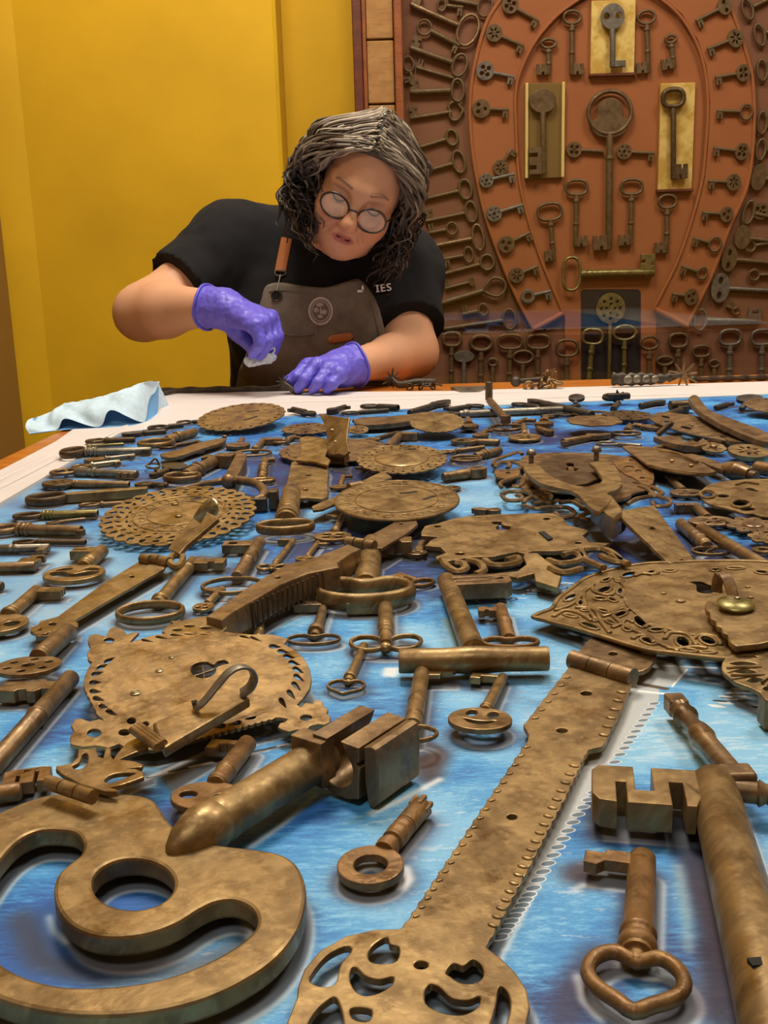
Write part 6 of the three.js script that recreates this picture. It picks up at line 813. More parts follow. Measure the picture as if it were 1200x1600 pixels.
// ---------------------------------------------------------------- the woman at the table
function iso(f, lo, hi, cell) {                          // surface nets: a smooth closed mesh of f = 0
  const n = [0, 1, 2].map((i) => Math.ceil((hi[i] - lo[i]) / cell) + 1), [nx, ny, nz] = n, val = new Float32Array(nx * ny * nz), id = new Int32Array(nx * ny * nz).fill(-1), at = (x, y, z) => (z * ny + y) * nx + x;
  for (let z = 0; z < nz; z++) for (let y = 0; y < ny; y++) for (let x = 0; x < nx; x++) val[at(x, y, z)] = f(lo[0] + x * cell, lo[1] + y * cell, lo[2] + z * cell);
  const pos = [], nor = [], idx = [], e = cell * 0.4;
  for (let z = 0; z < nz - 1; z++) for (let y = 0; y < ny - 1; y++) for (let x = 0; x < nx - 1; x++) {
    let s = 0, cx = 0, cy = 0, cz = 0, m = 0; const c = [];
    for (let k = 0; k < 8; k++) { const v = val[at(x + (k & 1), y + ((k >> 1) & 1), z + (k >> 2))]; c.push(v); if (v < 0) m |= 1 << k; }
    if (m === 0 || m === 255) continue;
    for (let a = 0; a < 8; a++) for (const b of [1, 2, 4]) { if (a & b) continue; const o = a | b; if ((c[a] < 0) === (c[o] < 0)) continue; const t = c[a] / (c[a] - c[o]); cx += (a & 1) + (b === 1 ? t : 0); cy += ((a >> 1) & 1) + (b === 2 ? t : 0); cz += (a >> 2) + (b === 4 ? t : 0); s++; }
    const X = lo[0] + (x + cx / s) * cell, Y = lo[1] + (y + cy / s) * cell, Q = lo[2] + (z + cz / s) * cell;
    let a = f(X + e, Y, Q) - f(X - e, Y, Q), b = f(X, Y + e, Q) - f(X, Y - e, Q), d = f(X, Y, Q + e) - f(X, Y, Q - e); const l = Math.hypot(a, b, d) || 1;
    id[at(x, y, z)] = pos.length / 3; pos.push(X, Y, Q); nor.push(a / l, b / l, d / l);
  }
  for (let z = 1; z < nz - 1; z++) for (let y = 1; y < ny - 1; y++) for (let x = 1; x < nx - 1; x++) {
    const v = val[at(x, y, z)] < 0;
    for (const [dx, dy, dz, A, B] of [[1, 0, 0, [0, 1, 0], [0, 0, 1]], [0, 1, 0, [0, 0, 1], [1, 0, 0]], [0, 0, 1, [1, 0, 0], [0, 1, 0]]]) {
      if (v === val[at(x + dx, y + dy, z + dz)] < 0) continue;
      const p = id[at(x, y, z)], q = id[at(x - A[0], y - A[1], z - A[2])], r = id[at(x - A[0] - B[0], y - A[1] - B[1], z - A[2] - B[2])], t = id[at(x - B[0], y - B[1], z - B[2])];
      if (p < 0 || q < 0 || r < 0 || t < 0) continue;
      if (v) idx.push(p, q, r, p, r, t); else idx.push(p, r, q, p, t, r);
    }
  }
  const g = new THREE.BufferGeometry(); g.setAttribute('position', new THREE.Float32BufferAttribute(pos, 3)); g.setAttribute('normal', new THREE.Float32BufferAttribute(nor, 3)); g.setIndex(idx); return g;
}
const smin = (a, b, k) => { const h = Math.max(k - Math.abs(a - b), 0) / k; return Math.min(a, b) - h * h * k * 0.25; };
const capS = (a, b, ra, rb) => { const ax = a.x, ay = a.y, az = a.z, bx = b.x - ax, by = b.y - ay, bz = b.z - az, L = bx * bx + by * by + bz * bz; return (x, y, z) => { const px = x - ax, py = y - ay, pz = z - az, t = Math.min(1, Math.max(0, (px * bx + py * by + pz * bz) / L)); return Math.hypot(px - bx * t, py - by * t, pz - bz * t) - ra - (rb - ra) * t; }; };
const elS = (c, r) => (x, y, z) => { const a = (x - c.x) / r[0], b = (y - c.y) / r[1], d = (z - c.z) / r[2], k = Math.hypot(a, b, d), m = Math.hypot(a / r[0], b / r[1], d / r[2]); return m < 1e-9 ? -Math.min(...r) : k * (k - 1) / m; };
const blend = (fs, k) => (x, y, z) => { let d = fs[0](x, y, z); for (let i = 1; i < fs.length; i++) d = smin(d, fs[i](x, y, z), k); return d; };
const grain = new ImprovedNoise();
const R0 = new THREE.Euler(THREE.MathUtils.degToRad(25), THREE.MathUtils.degToRad(5), THREE.MathUtils.degToRad(-24), 'ZYX'), HS = 0.9;
const HEADC = Z(551, 336, -1.655).sub(V3(0, -0.016, 0.1).multiplyScalar(HS).applyEuler(R0)), HM = new THREE.Matrix4().makeRotationFromEuler(R0).scale(V3(HS, HS, HS)).setPosition(HEADC);
const H = (x, y, z) => V3(x, y, z).applyMatrix4(HM);
const woman = thing('person', 'woman with curly greying hair, glasses, black shirt, grey apron and purple gloves cleaning ironwork', 'person', V3(-0.12, 0, -1.98));
{
  const J = { shR: Z(366, 388, -1.89), elR: Z(222, 489, -1.75), wrR: Z(326, 480, -1.635), shL: Z(622, 425, -1.92), elL: Z(645, 551, -1.77), wrL: Z(551, 572, -1.625), neck: Z(515, 392, -1.885), chest: Z(497, 470, -1.90), belly: Z(487, 590, -1.945) };
  const pel = V3(-0.125, 0.525, -2.02), hipR = V3(-0.205, 0.525, -2.0), hipL = V3(-0.045, 0.525, -2.0), knR = V3(-0.175, 0.50, -1.62), knL = V3(-0.02, 0.50, -1.62), anR = V3(-0.175, 0.09, -1.68), anL = V3(-0.02, 0.09, -1.68);
  const torso = blend([elS(J.chest, [0.158, 0.15, 0.105]), elS(J.belly, [0.145, 0.2, 0.115]), capS(J.shR, J.shL, 0.062, 0.064), elS(pel, [0.17, 0.11, 0.13]), capS(J.neck.clone().add(V3(0, -0.05, 0)), J.neck, 0.07, 0.052), elS(J.chest.clone().add(V3(-0.068, -0.03, 0.06)), [0.07, 0.065, 0.05]), elS(J.chest.clone().add(V3(0.062, -0.04, 0.06)), [0.07, 0.065, 0.05])], 0.06);
  const upR = capS(J.shR, J.elR, 0.054, 0.043), upL = capS(J.shL, J.elL, 0.054, 0.04);
  const mid = (a, b, t, dy = 0) => a.clone().lerp(b, t).add(V3(0, dy, 0));
  const foR = blend([capS(J.elR, mid(J.elR, J.wrR, 0.35, 0.002), 0.042, 0.044), capS(mid(J.elR, J.wrR, 0.35, 0.002), J.wrR, 0.044, 0.028)], 0.02), foL = blend([capS(J.elL, mid(J.elL, J.wrL, 0.35), 0.039, 0.037), capS(mid(J.elL, J.wrL, 0.35), J.wrL, 0.037, 0.027)], 0.02);
  const neck = capS(H(0, -0.05, -0.03), J.neck, 0.055, 0.058);
  const legs = blend([capS(hipR, knR, 0.078, 0.058), capS(hipL, knL, 0.078, 0.058), capS(knR, anR, 0.055, 0.036), capS(knL, anL, 0.055, 0.036)], 0.03);
  const armR = blend([upR, foR], 0.03), armL = blend([upL, foL], 0.03);
  const body = (x, y, z) => smin(smin(smin(torso(x, y, z), armR(x, y, z), 0.035), armL(x, y, z), 0.035), smin(neck(x, y, z), legs(x, y, z), 0.02), 0.03);
  const bodyG = iso(body, [-0.52, 0.03, -2.24], [0.2, 1.16, -1.5], 0.011);
  // the head in its own frame: x to her left, y up, z forward
  const hs = [[elS(V3(0, 0.028, -0.012), [0.075, 0.09, 0.094]), 0], [elS(V3(0, -0.03, 0.018), [0.063, 0.086, 0.072]), 0.03], [elS(V3(0, -0.074, 0.032), [0.055, 0.045, 0.05]), 0.03], [elS(V3(0, -0.1, 0.056), [0.024, 0.019, 0.022]), 0.025], [elS(V3(-0.039, -0.037, 0.053), [0.028, 0.028, 0.027]), 0.022], [elS(V3(0.039, -0.037, 0.053), [0.028, 0.028, 0.027]), 0.022],
    [capS(V3(-0.046, 0.02, 0.06), V3(-0.012, 0.02, 0.078), 0.009, 0.009), 0.018], [capS(V3(0.046, 0.02, 0.06), V3(0.012, 0.02, 0.078), 0.009, 0.009), 0.018]];
  const sockets = [elS(V3(-0.032, 0.0, 0.088), [0.018, 0.012, 0.016]), elS(V3(0.032, 0.0, 0.088), [0.018, 0.012, 0.016])];
  const add = [[elS(V3(-0.032, 0.001, 0.062), [0.015, 0.0125, 0.0145]), 0.005], [elS(V3(0.032, 0.001, 0.062), [0.015, 0.0125, 0.0145]), 0.005], [capS(V3(0, 0.008, 0.077), V3(0, -0.034, 0.1), 0.0085, 0.0125), 0.014], [elS(V3(0, -0.037, 0.101), [0.0125, 0.0115, 0.012]), 0.008], [elS(V3(-0.012, -0.041, 0.09), [0.009, 0.008, 0.01]), 0.006], [elS(V3(0.012, -0.041, 0.09), [0.009, 0.008, 0.01]), 0.006],
    [capS(V3(-0.02, -0.068, 0.077), V3(0, -0.0635, 0.0855), 0.004, 0.0058), 0.007], [capS(V3(0.02, -0.068, 0.077), V3(0, -0.0635, 0.0855), 0.004, 0.0058), 0.007], [capS(V3(-0.016, -0.073, 0.078), V3(0.016, -0.073, 0.078), 0.006, 0.006), 0.008], [elS(V3(0, -0.0745, 0.082), [0.014, 0.006, 0.006]), 0.006], [elS(V3(-0.078, -0.005, -0.012), [0.01, 0.031, 0.019]), 0.008], [elS(V3(0.078, -0.005, -0.012), [0.01, 0.031, 0.019]), 0.008]];
  const cuts = [[capS(V3(-0.0245, -0.0655, 0.079), V3(0, -0.0688, 0.0915), 0.0014, 0.0016), 0.003], [capS(V3(0.0245, -0.0655, 0.079), V3(0, -0.0688, 0.0915), 0.0014, 0.0016), 0.003], [capS(V3(-0.019, -0.038, 0.093), V3(-0.033, -0.068, 0.08), 0.0028, 0.002), 0.008], [capS(V3(0.019, -0.038, 0.093), V3(0.033, -0.068, 0.08), 0.0028, 0.002), 0.008]];
  const head = (x, y, z) => { let d = 1; for (const [f, k] of hs) d = d === 1 ? f(x, y, z) : smin(d, f(x, y, z), k); for (const f of sockets) { const q = -f(x, y, z); d = -smin(-d, -q, 0.012); } for (const [f, k] of add) d = smin(d, f(x, y, z), k); for (const [f, k] of cuts) d = -smin(-d, f(x, y, z), k); return d; };
  const headG = iso(head, [-0.1, -0.13, -0.12], [0.1, 0.13, 0.13], 0.003);
  const tint = (g, f) => { const p = g.attributes.position, c = new Float32Array(p.count * 3); for (let i = 0; i < p.count; i++) { const q = f(p.getX(i), p.getY(i), p.getZ(i)); c.set(q, i * 3); } g.setAttribute('color', new THREE.BufferAttribute(c, 3)); return g; };
  const lin = (h) => new THREE.Color(h).toArray(), S0 = lin(0xdda680), S1 = lin(0xce8864), S2 = lin(0xb0645c), S3 = lin(0xc79b7e);
  const bump = (x, y, z, c, r) => Math.exp(-((x - c[0]) ** 2 + (y - c[1]) ** 2 + (z - c[2]) ** 2) / (r * r));
  tint(bodyG, (x, y, z) => mixc(S0, S3, 0.3 + 0.3 * grain.noise(x * 30, y * 30, z * 30)));
  tint(headG, (x, y, z) => { const X = Math.abs(x); let c = mixc(S0, S1, clamp(bump(X, y, z, [0.04, -0.035, 0.07], 0.028) * 0.7 + bump(X, y, z, [0, -0.037, 0.11], 0.016) * 0.5 + 0.12 * grain.noise(x * 60, y * 60, z * 60), 0, 1)); c = mixc(c, S3, clamp(bump(X, y, z, [0.032, 0.0, 0.08], 0.02) * 0.7, 0, 1)); const lip = smoothstep(0.0255 - X - Math.abs(y + 0.069) * 1.2, 0, 0.006) * smoothstep(0.0105 - Math.abs(y + 0.0685), 0, 0.004) * (z > 0.06 ? 1 : 0); return mixc(c, S2, lip * 0.9); });
  headG.applyMatrix4(HM);
  const skin = new THREE.MeshPhysicalMaterial({ vertexColors: true, roughness: 0.52, specularIntensity: 0.5, bumpMap: metalBump, bumpScale: 0.0003 }); skin.name = 'skin'; skin.userData.ownUV = true;
  const all = mergeGeometries([bodyG, headG]); { const p = all.attributes.position, uv = new Float32Array(p.count * 2); for (let i = 0; i < p.count; i++) { uv[i * 2] = p.getX(i) + p.getZ(i) * 0.3; uv[i * 2 + 1] = p.getY(i) + p.getZ(i) * 0.5; } all.setAttribute('uv', new THREE.BufferAttribute(uv, 2)); }
  partW('body', all, skin, woman);
  // eyes, brows, glasses
  const hp = (gs) => merged(gs).applyMatrix4(HM), arc = (pts, r0, r1 = r0, n = 16) => sweep(curve(pts.map((p) => V3(...p)), n), false, (t) => [lerp(r0, r1, t), lerp(r0, r1, t)], 6);
  const darkHair = plain(0x4a3a30, 0.8);
  for (const s of [-1, 1]) {
    partW('eyelashes', hp([arc([[s * 0.047, -0.004, 0.0685], [s * 0.039, -0.0095, 0.0775], [s * 0.031, -0.0105, 0.0795], [s * 0.019, -0.006, 0.0765]], 0.0015)]), darkHair, woman);
    partW('eyebrow', hp([arc([[s * 0.054, 0.019, 0.0655], [s * 0.041, 0.0275, 0.0785], [s * 0.027, 0.0275, 0.0872], [s * 0.017, 0.024, 0.0895]], 0.0016, 0.0028)]), plain(0x99775f, 0.95), woman);
  }
  const gl = new THREE.MeshPhysicalMaterial({ color: 0x2a1a10, roughness: 0.25, clearcoat: 0.5 }), loop = (s) => Array.from({ length: 30 }, (_, i) => { const q = (i / 30) * Math.PI * 2; return V3(s * 0.0345 + Math.cos(q) * 0.0262, -0.016 + Math.sin(q) * 0.0215, 0.1 - 0.014 * Math.abs(Math.cos(q) * 0.0262 * s + 0.0345) / 0.06); });
  const gg = new THREE.Group(); gg.name = 'glasses'; gg.position.copy(HEADC).sub(woman.position); woman.add(gg);
  for (const s of [-1, 1]) { partW('rim', hp([sweep(loop(s), true, () => [0.0021, 0.0021], 8, V3(0, 0, 1))]), gl, gg); partW('lens', hp([new THREE.CylinderGeometry(1, 1, 1, 26).rotateX(Math.PI / 2).scale(0.0245, 0.0198, 0.0012).translate(s * 0.0345, -0.016, 0.092)]), M.glass, gg); partW('temple', hp([arc([[s * 0.06, -0.008, 0.087], [s * 0.071, -0.003, 0.06], [s * 0.079, 0.004, 0.0], [s * 0.08, -0.012, -0.03]], 0.0018)]), gl, gg); }
  partW('bridge', hp([arc([[-0.0105, -0.011, 0.099], [0, -0.006, 0.104], [0.0105, -0.011, 0.099]], 0.002)]), gl, gg);
  // hair: a close cap and many wavy locks, grey at the parting and dark at the ends
  const cap = (x, y, z) => Math.max(elS(V3(0, 0.03, -0.016), [0.086, 0.1, 0.103])(x, y, z) + 0.002 * grain.noise(x * 90, y * 90, z * 90), z * 0.82 - y * 0.78 + 0.010, -head(x, y, z) - 0.01, -y - 0.09);
  const capG = tint(iso(cap, [-0.1, -0.11, -0.13], [0.1, 0.14, 0.1], 0.004), (x, y, z) => mixc(lin(0x3a3129), lin(0x6d6255), smoothstep(y, 0.05, 0.14))); capG.applyMatrix4(HM);
  const hg = [capG]; seed = 41;
  for (let i = 0; i < 420; i++) {
    const s = i % 2 ? 1 : -1, u = rnd(), th = lerp(0.62, 2.75, Math.pow(u, 1.15)), front = -0.016 + 0.105 * Math.cos(th), part0 = V3(s * rr(0, 0.012) - 0.006, 0.031 + 0.104 * Math.sin(th), front);
    const side = V3(s * rr(0.078, s < 0 ? 0.118 : 0.104), rr(0.015, 0.06), front * 0.7 + 0.004), cheek = V3(s * rr(0.074, s < 0 ? 0.135 : 0.112), rr(-0.05, -0.005), Math.min(0.05, front * 0.6 + rr(-0.03, 0.012)));
    const p0 = H(part0.x, part0.y, part0.z), p1 = H(s * 0.045, lerp(part0.y, side.y, 0.3) + 0.002, front * 0.97 + 0.002), p2 = H(side.x, side.y, side.z), p3 = H(cheek.x, cheek.y, cheek.z), len = s < 0 ? rr(0.035, 0.105) : rr(0.03, 0.088);
    const p4 = p3.clone().add(V3(s * rr(-0.004, 0.02) + (s > 0 ? -0.012 : 0.006), -len * 0.55, rr(-0.004, 0.012))), p5 = p3.clone().add(V3(s * rr(-0.012, 0.016) + (s > 0 ? -0.03 : 0.012), -len, rr(0, 0.02)));
    const c = curve([p0, p1, p2, p3, p4, p5], 34), w = rr(3.5, 7), a = rr(0.0025, 0.0075), ph = rr(0, 6), r = rr(0.0016, 0.0042);
    c.forEach((p, k) => { const t = k / 34, e = 0.25 + 0.75 * smoothstep(t, 0.05, 0.5); p.x += a * e * Math.sin(t * w * 6.28 + ph); p.z += a * e * Math.cos(t * w * 6.28 + ph); p.y += a * 0.4 * e * Math.sin(t * w * 5 + ph); });
    const g = sweep(c, false, (t) => { const q = r * Math.min(1, 0.5 + t * 2) * (1 - 0.75 * Math.pow(t, 3)); return [q * 1.3, q * 0.8]; }, 5), bright = rnd(), root = bright > 0.7 ? lin(0xbcae96) : bright > 0.35 ? lin(0x8a7b67) : lin(0x5c4d3e), tip = bright > 0.8 ? lin(0x6d5f50) : lin(0x2c231c), cc = new Float32Array(35 * 5 * 3);
    for (let k = 0; k < 35; k++) for (let q = 0; q < 5; q++) cc.set(mixc(root, tip, smoothstep(k / 34, 0.18, 0.62)), (k * 5 + q) * 3);
    g.setAttribute('color', new THREE.BufferAttribute(cc, 3)); hg.push(g);
  }
  const hair = new THREE.MeshStandardMaterial({ vertexColors: true, roughness: 0.55 }); hair.userData.ownUV = true;
  partW('hair', mergeGeometries(hg.map((g) => { const q = g.toNonIndexed(); q.deleteAttribute('uv'); return q; })), hair, woman);
  // black shirt
  const cutT = (a, b, t) => { const p = a.clone().lerp(b, t), n = b.clone().sub(a).normalize(); return (x, y, z) => (x - p.x) * n.x + (y - p.y) * n.y + (z - p.z) * n.z; };
  const slR = capS(J.shR, J.elR, 0.07, 0.068), slL = capS(J.shL, J.elL, 0.07, 0.064), cR = cutT(J.shR, J.elR, 0.62), cL = cutT(J.shL, J.elL, 0.72), nk = J.neck.clone();
  const wrinkle = (x, y, z) => 0.0035 * grain.noise(x * 22, y * 14, z * 22) + 0.002 * grain.noise(x * 50 + 3, y * 30, z * 50);
  const torsoC = (x, y, z) => smin(torso(x, y, z), capS(J.shR, J.shL, 0.066, 0.066)(x, y, z), 0.03);
  const shirt = (x, y, z) => { const t = torsoC(x, y, z) - 0.009, a = Math.max(slR(x, y, z), cR(x, y, z)), b = Math.max(slL(x, y, z), cL(x, y, z)); return Math.max(smin(smin(t, a, 0.04), b, 0.04) + wrinkle(x, y, z), 0.5 - y); };
  const black = new THREE.MeshStandardMaterial({ color: 0x0e0d10, roughness: 0.95 });
  partW('shirt', iso(shirt, [-0.46, 0.45, -2.2], [0.22, 1.14, -1.62], 0.007), black, woman);
  const collar = []; for (let i = 0; i < 40; i++) { const q = (i / 40) * Math.PI * 2; collar.push(nk.clone().add(V3(Math.cos(q) * 0.064, 0.012 + 0.004 * Math.cos(q) - 0.012 * Math.sin(q), Math.sin(q) * 0.066))); }
  partW('collar', sweep(collar, true, () => [0.005, 0.009], 8), black, woman);
  // trousers and shoes
  partW('trousers', iso((x, y, z) => Math.max(smin(legs(x, y, z) - 0.012, elS(pel, [0.18, 0.12, 0.14])(x, y, z), 0.03), 0.1 - y, y - 0.6), [-0.36, 0.08, -2.22], [0.12, 0.66, -1.48], 0.012), plain(0x2b2f3a, 0.9), woman);
  for (const a of [anR, anL]) partW('shoe', iso(blend([capS(V3(a.x, 0.05, a.z), V3(a.x, 0.04, a.z + 0.15), 0.048, 0.038)], 0.01), [a.x - 0.07, -0.01, a.z - 0.08], [a.x + 0.07, 0.13, a.z + 0.24], 0.01).translate(0, 0.004, 0), plain(0x1d1b1a, 0.6), woman);
  // apron: a layer over the shirt inside its own outline
  const za = -1.775, ao = smooth2([[415, 447], [432, 441], [470, 446], [510, 449], [540, 440], [560, 435], [570, 443], [588, 470], [600, 510], [607, 560], [611, 640], [605, 720], [360, 720], [352, 640], [362, 595], [385, 550], [402, 505], [408, 470]], 90).map(([x, y]) => { const p = Z(x, y, za); return [p.x, p.y]; });
  const inPoly = (x, y) => { let d = 1e9, s = 1; for (let i = 0, j = ao.length - 1; i < ao.length; j = i++) { const [ax, ay] = ao[i], [bx, by] = ao[j], ex = bx - ax, ey = by - ay, wx = x - ax, wy = y - ay, t = clamp((wx * ex + wy * ey) / (ex * ex + ey * ey), 0, 1); d = Math.min(d, Math.hypot(wx - ex * t, wy - ey * t)); if ((ay > y) !== (by > y) && x < ex * (y - ay) / ey + ax) s = -s; } return d * s; };
  const apr = (x, y, z) => Math.max(smin(torsoC(x, y, z), elS(V3(J.chest.x, J.chest.y - 0.05, J.chest.z + 0.06), [0.13, 0.11, 0.06])(x, y, z), 0.06) - 0.0175 + wrinkle(x * 0.5, y * 0.5, z * 0.5) * 0.6, -1.93 - z > 0 ? 0.02 : inPoly(x, y), 0.5 - y);
  const canvasTex = tex(512, (i, x, y) => { const v = 0.86 + (N1[i] - 0.5) * 0.3 + ((x + y) % 3 === 0 ? 0.05 : 0) - ((x - y + 512) % 4 === 0 ? 0.05 : 0); return mixc([0, 0, 0], hex(0x84786a), v); }, true, 9);
  const apronMat = new THREE.MeshStandardMaterial({ map: canvasTex, roughness: 0.9, bumpMap: metalBump, bumpScale: 0.0004 });
  partW('apron', iso(apr, [-0.32, 0.49, -1.95], [0.06, 1.0, -1.66], 0.0075), apronMat, woman);
  const hit = (px, py, up = 0) => { const d = ray(px, py).normalize(), p = camera.position.clone().addScaledVector(d, 1.4); for (let i = 0; i < 80; i++) { const v = Math.min(apr(p.x, p.y, p.z), shirt(p.x, p.y, p.z)); p.addScaledVector(d, Math.max(v * 0.7, 0.0002)); if (v < 0.0004) break; } return p.addScaledVector(d, -up); };
  const seam = (q, r, mat, name) => partW(name, sweep(curve(pairs(q).map(([x, y]) => hit(x, y, 0.001)), q.length * 6), false, () => [r, r * 0.7], 6), mat, woman);
  const thread = plain(0x8d857a, 0.9);
  seam([420, 455, 445, 453, 470, 456, 492, 459], 0.0008, thread, 'seam'); seam([432, 519, 455, 524, 475, 524, 492, 522], 0.0014, apronMat, 'pocket_edge'); seam([495, 458, 496, 500, 499, 560], 0.0009, apronMat, 'seam'); seam([578, 470, 592, 520, 598, 570], 0.0009, apronMat, 'seam');
  const leather = new THREE.MeshStandardMaterial({ color: 0xb0662e, roughness: 0.55 }), metal = M.steel;
  const sp = [[448, 372], [444, 392], [440, 412], [438, 424]].map(([x, y]) => hit(x, y, 0.003)); partW('strap', sweep(curve(sp, 16), false, () => [0.0095, 0.0017], 8, V3(0, 0.35, 1).normalize(), 0.6), leather, woman, 'brown leather strap');
  { const a = hit(438, 426, 0.005), k = 0.0095; partW('strap_ring', [new THREE.TorusGeometry(k, 0.0013, 8, 24).scale(1, 0.55, 1).translate(a.x, a.y, a.z)], metal, woman); const b = hit(432, 462, 0.004); partW('hook', [rod(a.clone().add(V3(0, -0.004, 0)), b.clone().add(V3(0.001, 0.008, 0)), 0.0016, 0.0012, 8)], metal, woman); partW('grommet', [new THREE.TorusGeometry(0.0085, 0.0016, 8, 24).translate(b.x, b.y, b.z - 0.001)], M.old, woman); partW('grommet_hole', [new THREE.CylinderGeometry(0.0078, 0.0078, 0.001, 20).rotateX(Math.PI / 2).translate(b.x, b.y, b.z - 0.001)], M.black, woman); }
  { // printed seal on the bib
    const cv = document.createElement('canvas'); cv.width = cv.height = 256; const c = cv.getContext('2d'); c.fillStyle = '#6d6155'; c.fillRect(0, 0, 256, 256); c.strokeStyle = '#b9aca4'; c.lineWidth = 20; c.beginPath(); c.arc(128, 128, 106, 0, 7); c.stroke(); c.lineWidth = 7; c.beginPath(); c.arc(128, 128, 82, 0, 7); c.stroke(); c.fillStyle = '#ac9d96'; for (const [x, y, a, b, r] of [[86, 120, 24, 20, 0.2], [160, 136, 26, 20, -0.2], [120, 76, 34, 16, -0.1], [120, 172, 30, 14, 0.1], [128, 126, 8, 30, 0]]) { c.beginPath(); c.ellipse(x, y, a, b, r, 0, 7); c.fill(); }
    const t = new THREE.CanvasTexture(cv); t.colorSpace = THREE.SRGBColorSpace; const m = new THREE.MeshStandardMaterial({ map: t, roughness: 0.9 }); m.userData.ownUV = true;
    const pos = [], uv = [], idx = [], N = 8, at = (r, q) => hit(501 + Math.cos(q) * 20 * r, 486 + Math.sin(q) * 23 * r, 0.0012); const a0 = at(0, 0); pos.push(a0.x, a0.y, a0.z); uv.push(0.5, 0.5);
    for (let i = 1; i <= N; i++) for (let k = 0; k < 28; k++) { const q = (k / 28) * Math.PI * 2, p = at(i / N, q); pos.push(p.x, p.y, p.z); uv.push(0.5 + 0.47 * i / N * Math.cos(q), 0.5 - 0.47 * i / N * Math.sin(q)); }
    for (let k = 0; k < 28; k++) { const n = (k + 1) % 28; idx.push(0, 1 + n, 1 + k); for (let i = 0; i < N - 1; i++) { const A = 1 + i * 28; idx.push(A + k, A + n, A + 28 + k, A + n, A + 28 + n, A + 28 + k); } }
    const g = new THREE.BufferGeometry(); g.setAttribute('position', new THREE.Float32BufferAttribute(pos, 3)); g.setAttribute('uv', new THREE.Float32BufferAttribute(uv, 2)); g.setIndex(idx); g.computeVertexNormals(); partW('seal_print', g, m, woman); }
  for (const q of [[511, 531, 552, 525], [523, 547, 556, 543]]) { const a = hit(q[0], q[1], 0.002), b = hit(q[2], q[3], 0.002); partW('leather_tag', [sweep(curve([a, a.clone().lerp(b, 0.5).add(V3(0, 0, 0.001)), b], 12), false, (t) => { const e = Math.sqrt(Math.max(0.02, 1 - Math.pow(Math.abs(2 * t - 1), 6))); return [(q[0] === 511 ? 0.0068 : 0.0035) * e, 0.0012]; }, 8, V3(0, 0, 1), 0.6)], leather, woman); if (q[0] === 511) for (const t of [0.15, 0.85]) { const p = a.clone().lerp(b, t); partW('rivet', [new THREE.SphereGeometry(0.0018, 10, 6).scale(1, 1, 0.5).translate(p.x, p.y, p.z + 0.0022)], M.shine, woman); } }
  { const p = hit(563, 453, 0.003); partW('clip', [box(0.010, 0.004, 0.002, p.x, p.y - 0.002, p.z), box(0.003, 0.009, 0.002, p.x + 0.004, p.y + 0.002, p.z)], plain(0xe8e8ea, 0.5), woman); }
  { const font = await new (await import('three/addons/loaders/FontLoader.js')).FontLoader().loadAsync('fonts/droid/droid_sans_bold.typeface.json'), { TextGeometry } = await import('three/addons/geometries/TextGeometry.js');
    const a = hit(587, 456, 0.002), b = hit(612, 453, 0.002), d = b.clone().sub(a), t = new TextGeometry('IES', { font, size: 0.0125, depth: 0.0012, curveSegments: 3 }); t.computeBoundingBox(); t.scale(d.length() / t.boundingBox.max.x, 1, 1); t.rotateZ(Math.atan2(d.y, Math.hypot(d.x, d.z))).rotateY(-Math.atan2(d.z, d.x)).translate(a.x, a.y - 0.001, a.z);
    partW('lettering', t, plain(0xf0e6e6, 0.7), woman, 'white letters on the shirt'); const p = hit(604, 461, 0.0015), q = hit(611, 460, 0.0015); partW('lettering', [rod(p, q, 0.0009, 0.0009, 5)], plain(0x6a2422, 0.8), woman); }
  // purple gloves with five fingers each
  const glove = new THREE.MeshPhysicalMaterial({ color: 0x6a62d8, roughness: 0.42, sheen: 0.3, bumpMap: metalBump, bumpScale: 0.0006 });
  const hand = (W, fore, K, P, D, th, lo, hi) => {
    const fs = [];
    for (let i = 0; i < 4; i++) fs.push([capS(W, K[i], 0.021, 0.0125), 0.014]);
    fs.push([capS(fore, W, 0.0345, 0.026), 0.02]); fs.push([capS(W, th[0], 0.02, 0.014), 0.014]);
    const palm = (x, y, z) => { let d = 1; for (const [f, k] of fs) d = d === 1 ? f(x, y, z) : smin(d, f(x, y, z), k); return d; };
    const fing = [0, 1, 2, 3].map((i) => blend([capS(K[i], P[i], 0.0118 - i * 0.0004, 0.0104 - i * 0.0005), capS(P[i], D[i], 0.0104 - i * 0.0005, 0.0082 - i * 0.0003)], 0.003)); fing.push(blend([capS(th[0], th[1], 0.0135, 0.0115), capS(th[1], th[2], 0.0115, 0.009)], 0.004));
    const n = W.clone().sub(fore).normalize(), c = fore;
    const f = (x, y, z) => { let d = palm(x, y, z); const q = Math.min(...fing.map((g) => g(x, y, z))); d = smin(d, q, 0.006); d += 0.0016 * grain.noise(x * 70, y * 70, z * 70) + 0.0009 * grain.noise(x * 150, y * 150, z * 150); return Math.max(d, -((x - c.x) * n.x + (y - c.y) * n.y + (z - c.z) * n.z)); };
    const b = new THREE.Box3().setFromPoints([W, fore, ...K, ...P, ...D, ...th]).expandByScalar(0.05);
    const g = partW('glove', iso(f, b.min.toArray(), b.max.toArray(), 0.0027), glove, woman, 'purple nitrile glove');
    const cuff = Array.from({ length: 26 }, (_, i) => { const q = (i / 26) * Math.PI * 2, u = n.clone().cross(V3(0, 1, 0)).normalize(), v = u.clone().cross(n); return c.clone().addScaledVector(n, 0.002 + 0.002 * Math.sin(q * 3)).addScaledVector(u, Math.cos(q) * 0.0355).addScaledVector(v, Math.sin(q) * 0.0355); }); partW('cuff_roll', sweep(cuff, true, () => [0.0022, 0.0022], 6), glove, g);
  };
  const zz = (a) => a.map(([x, y, z]) => Z(x, y, z));
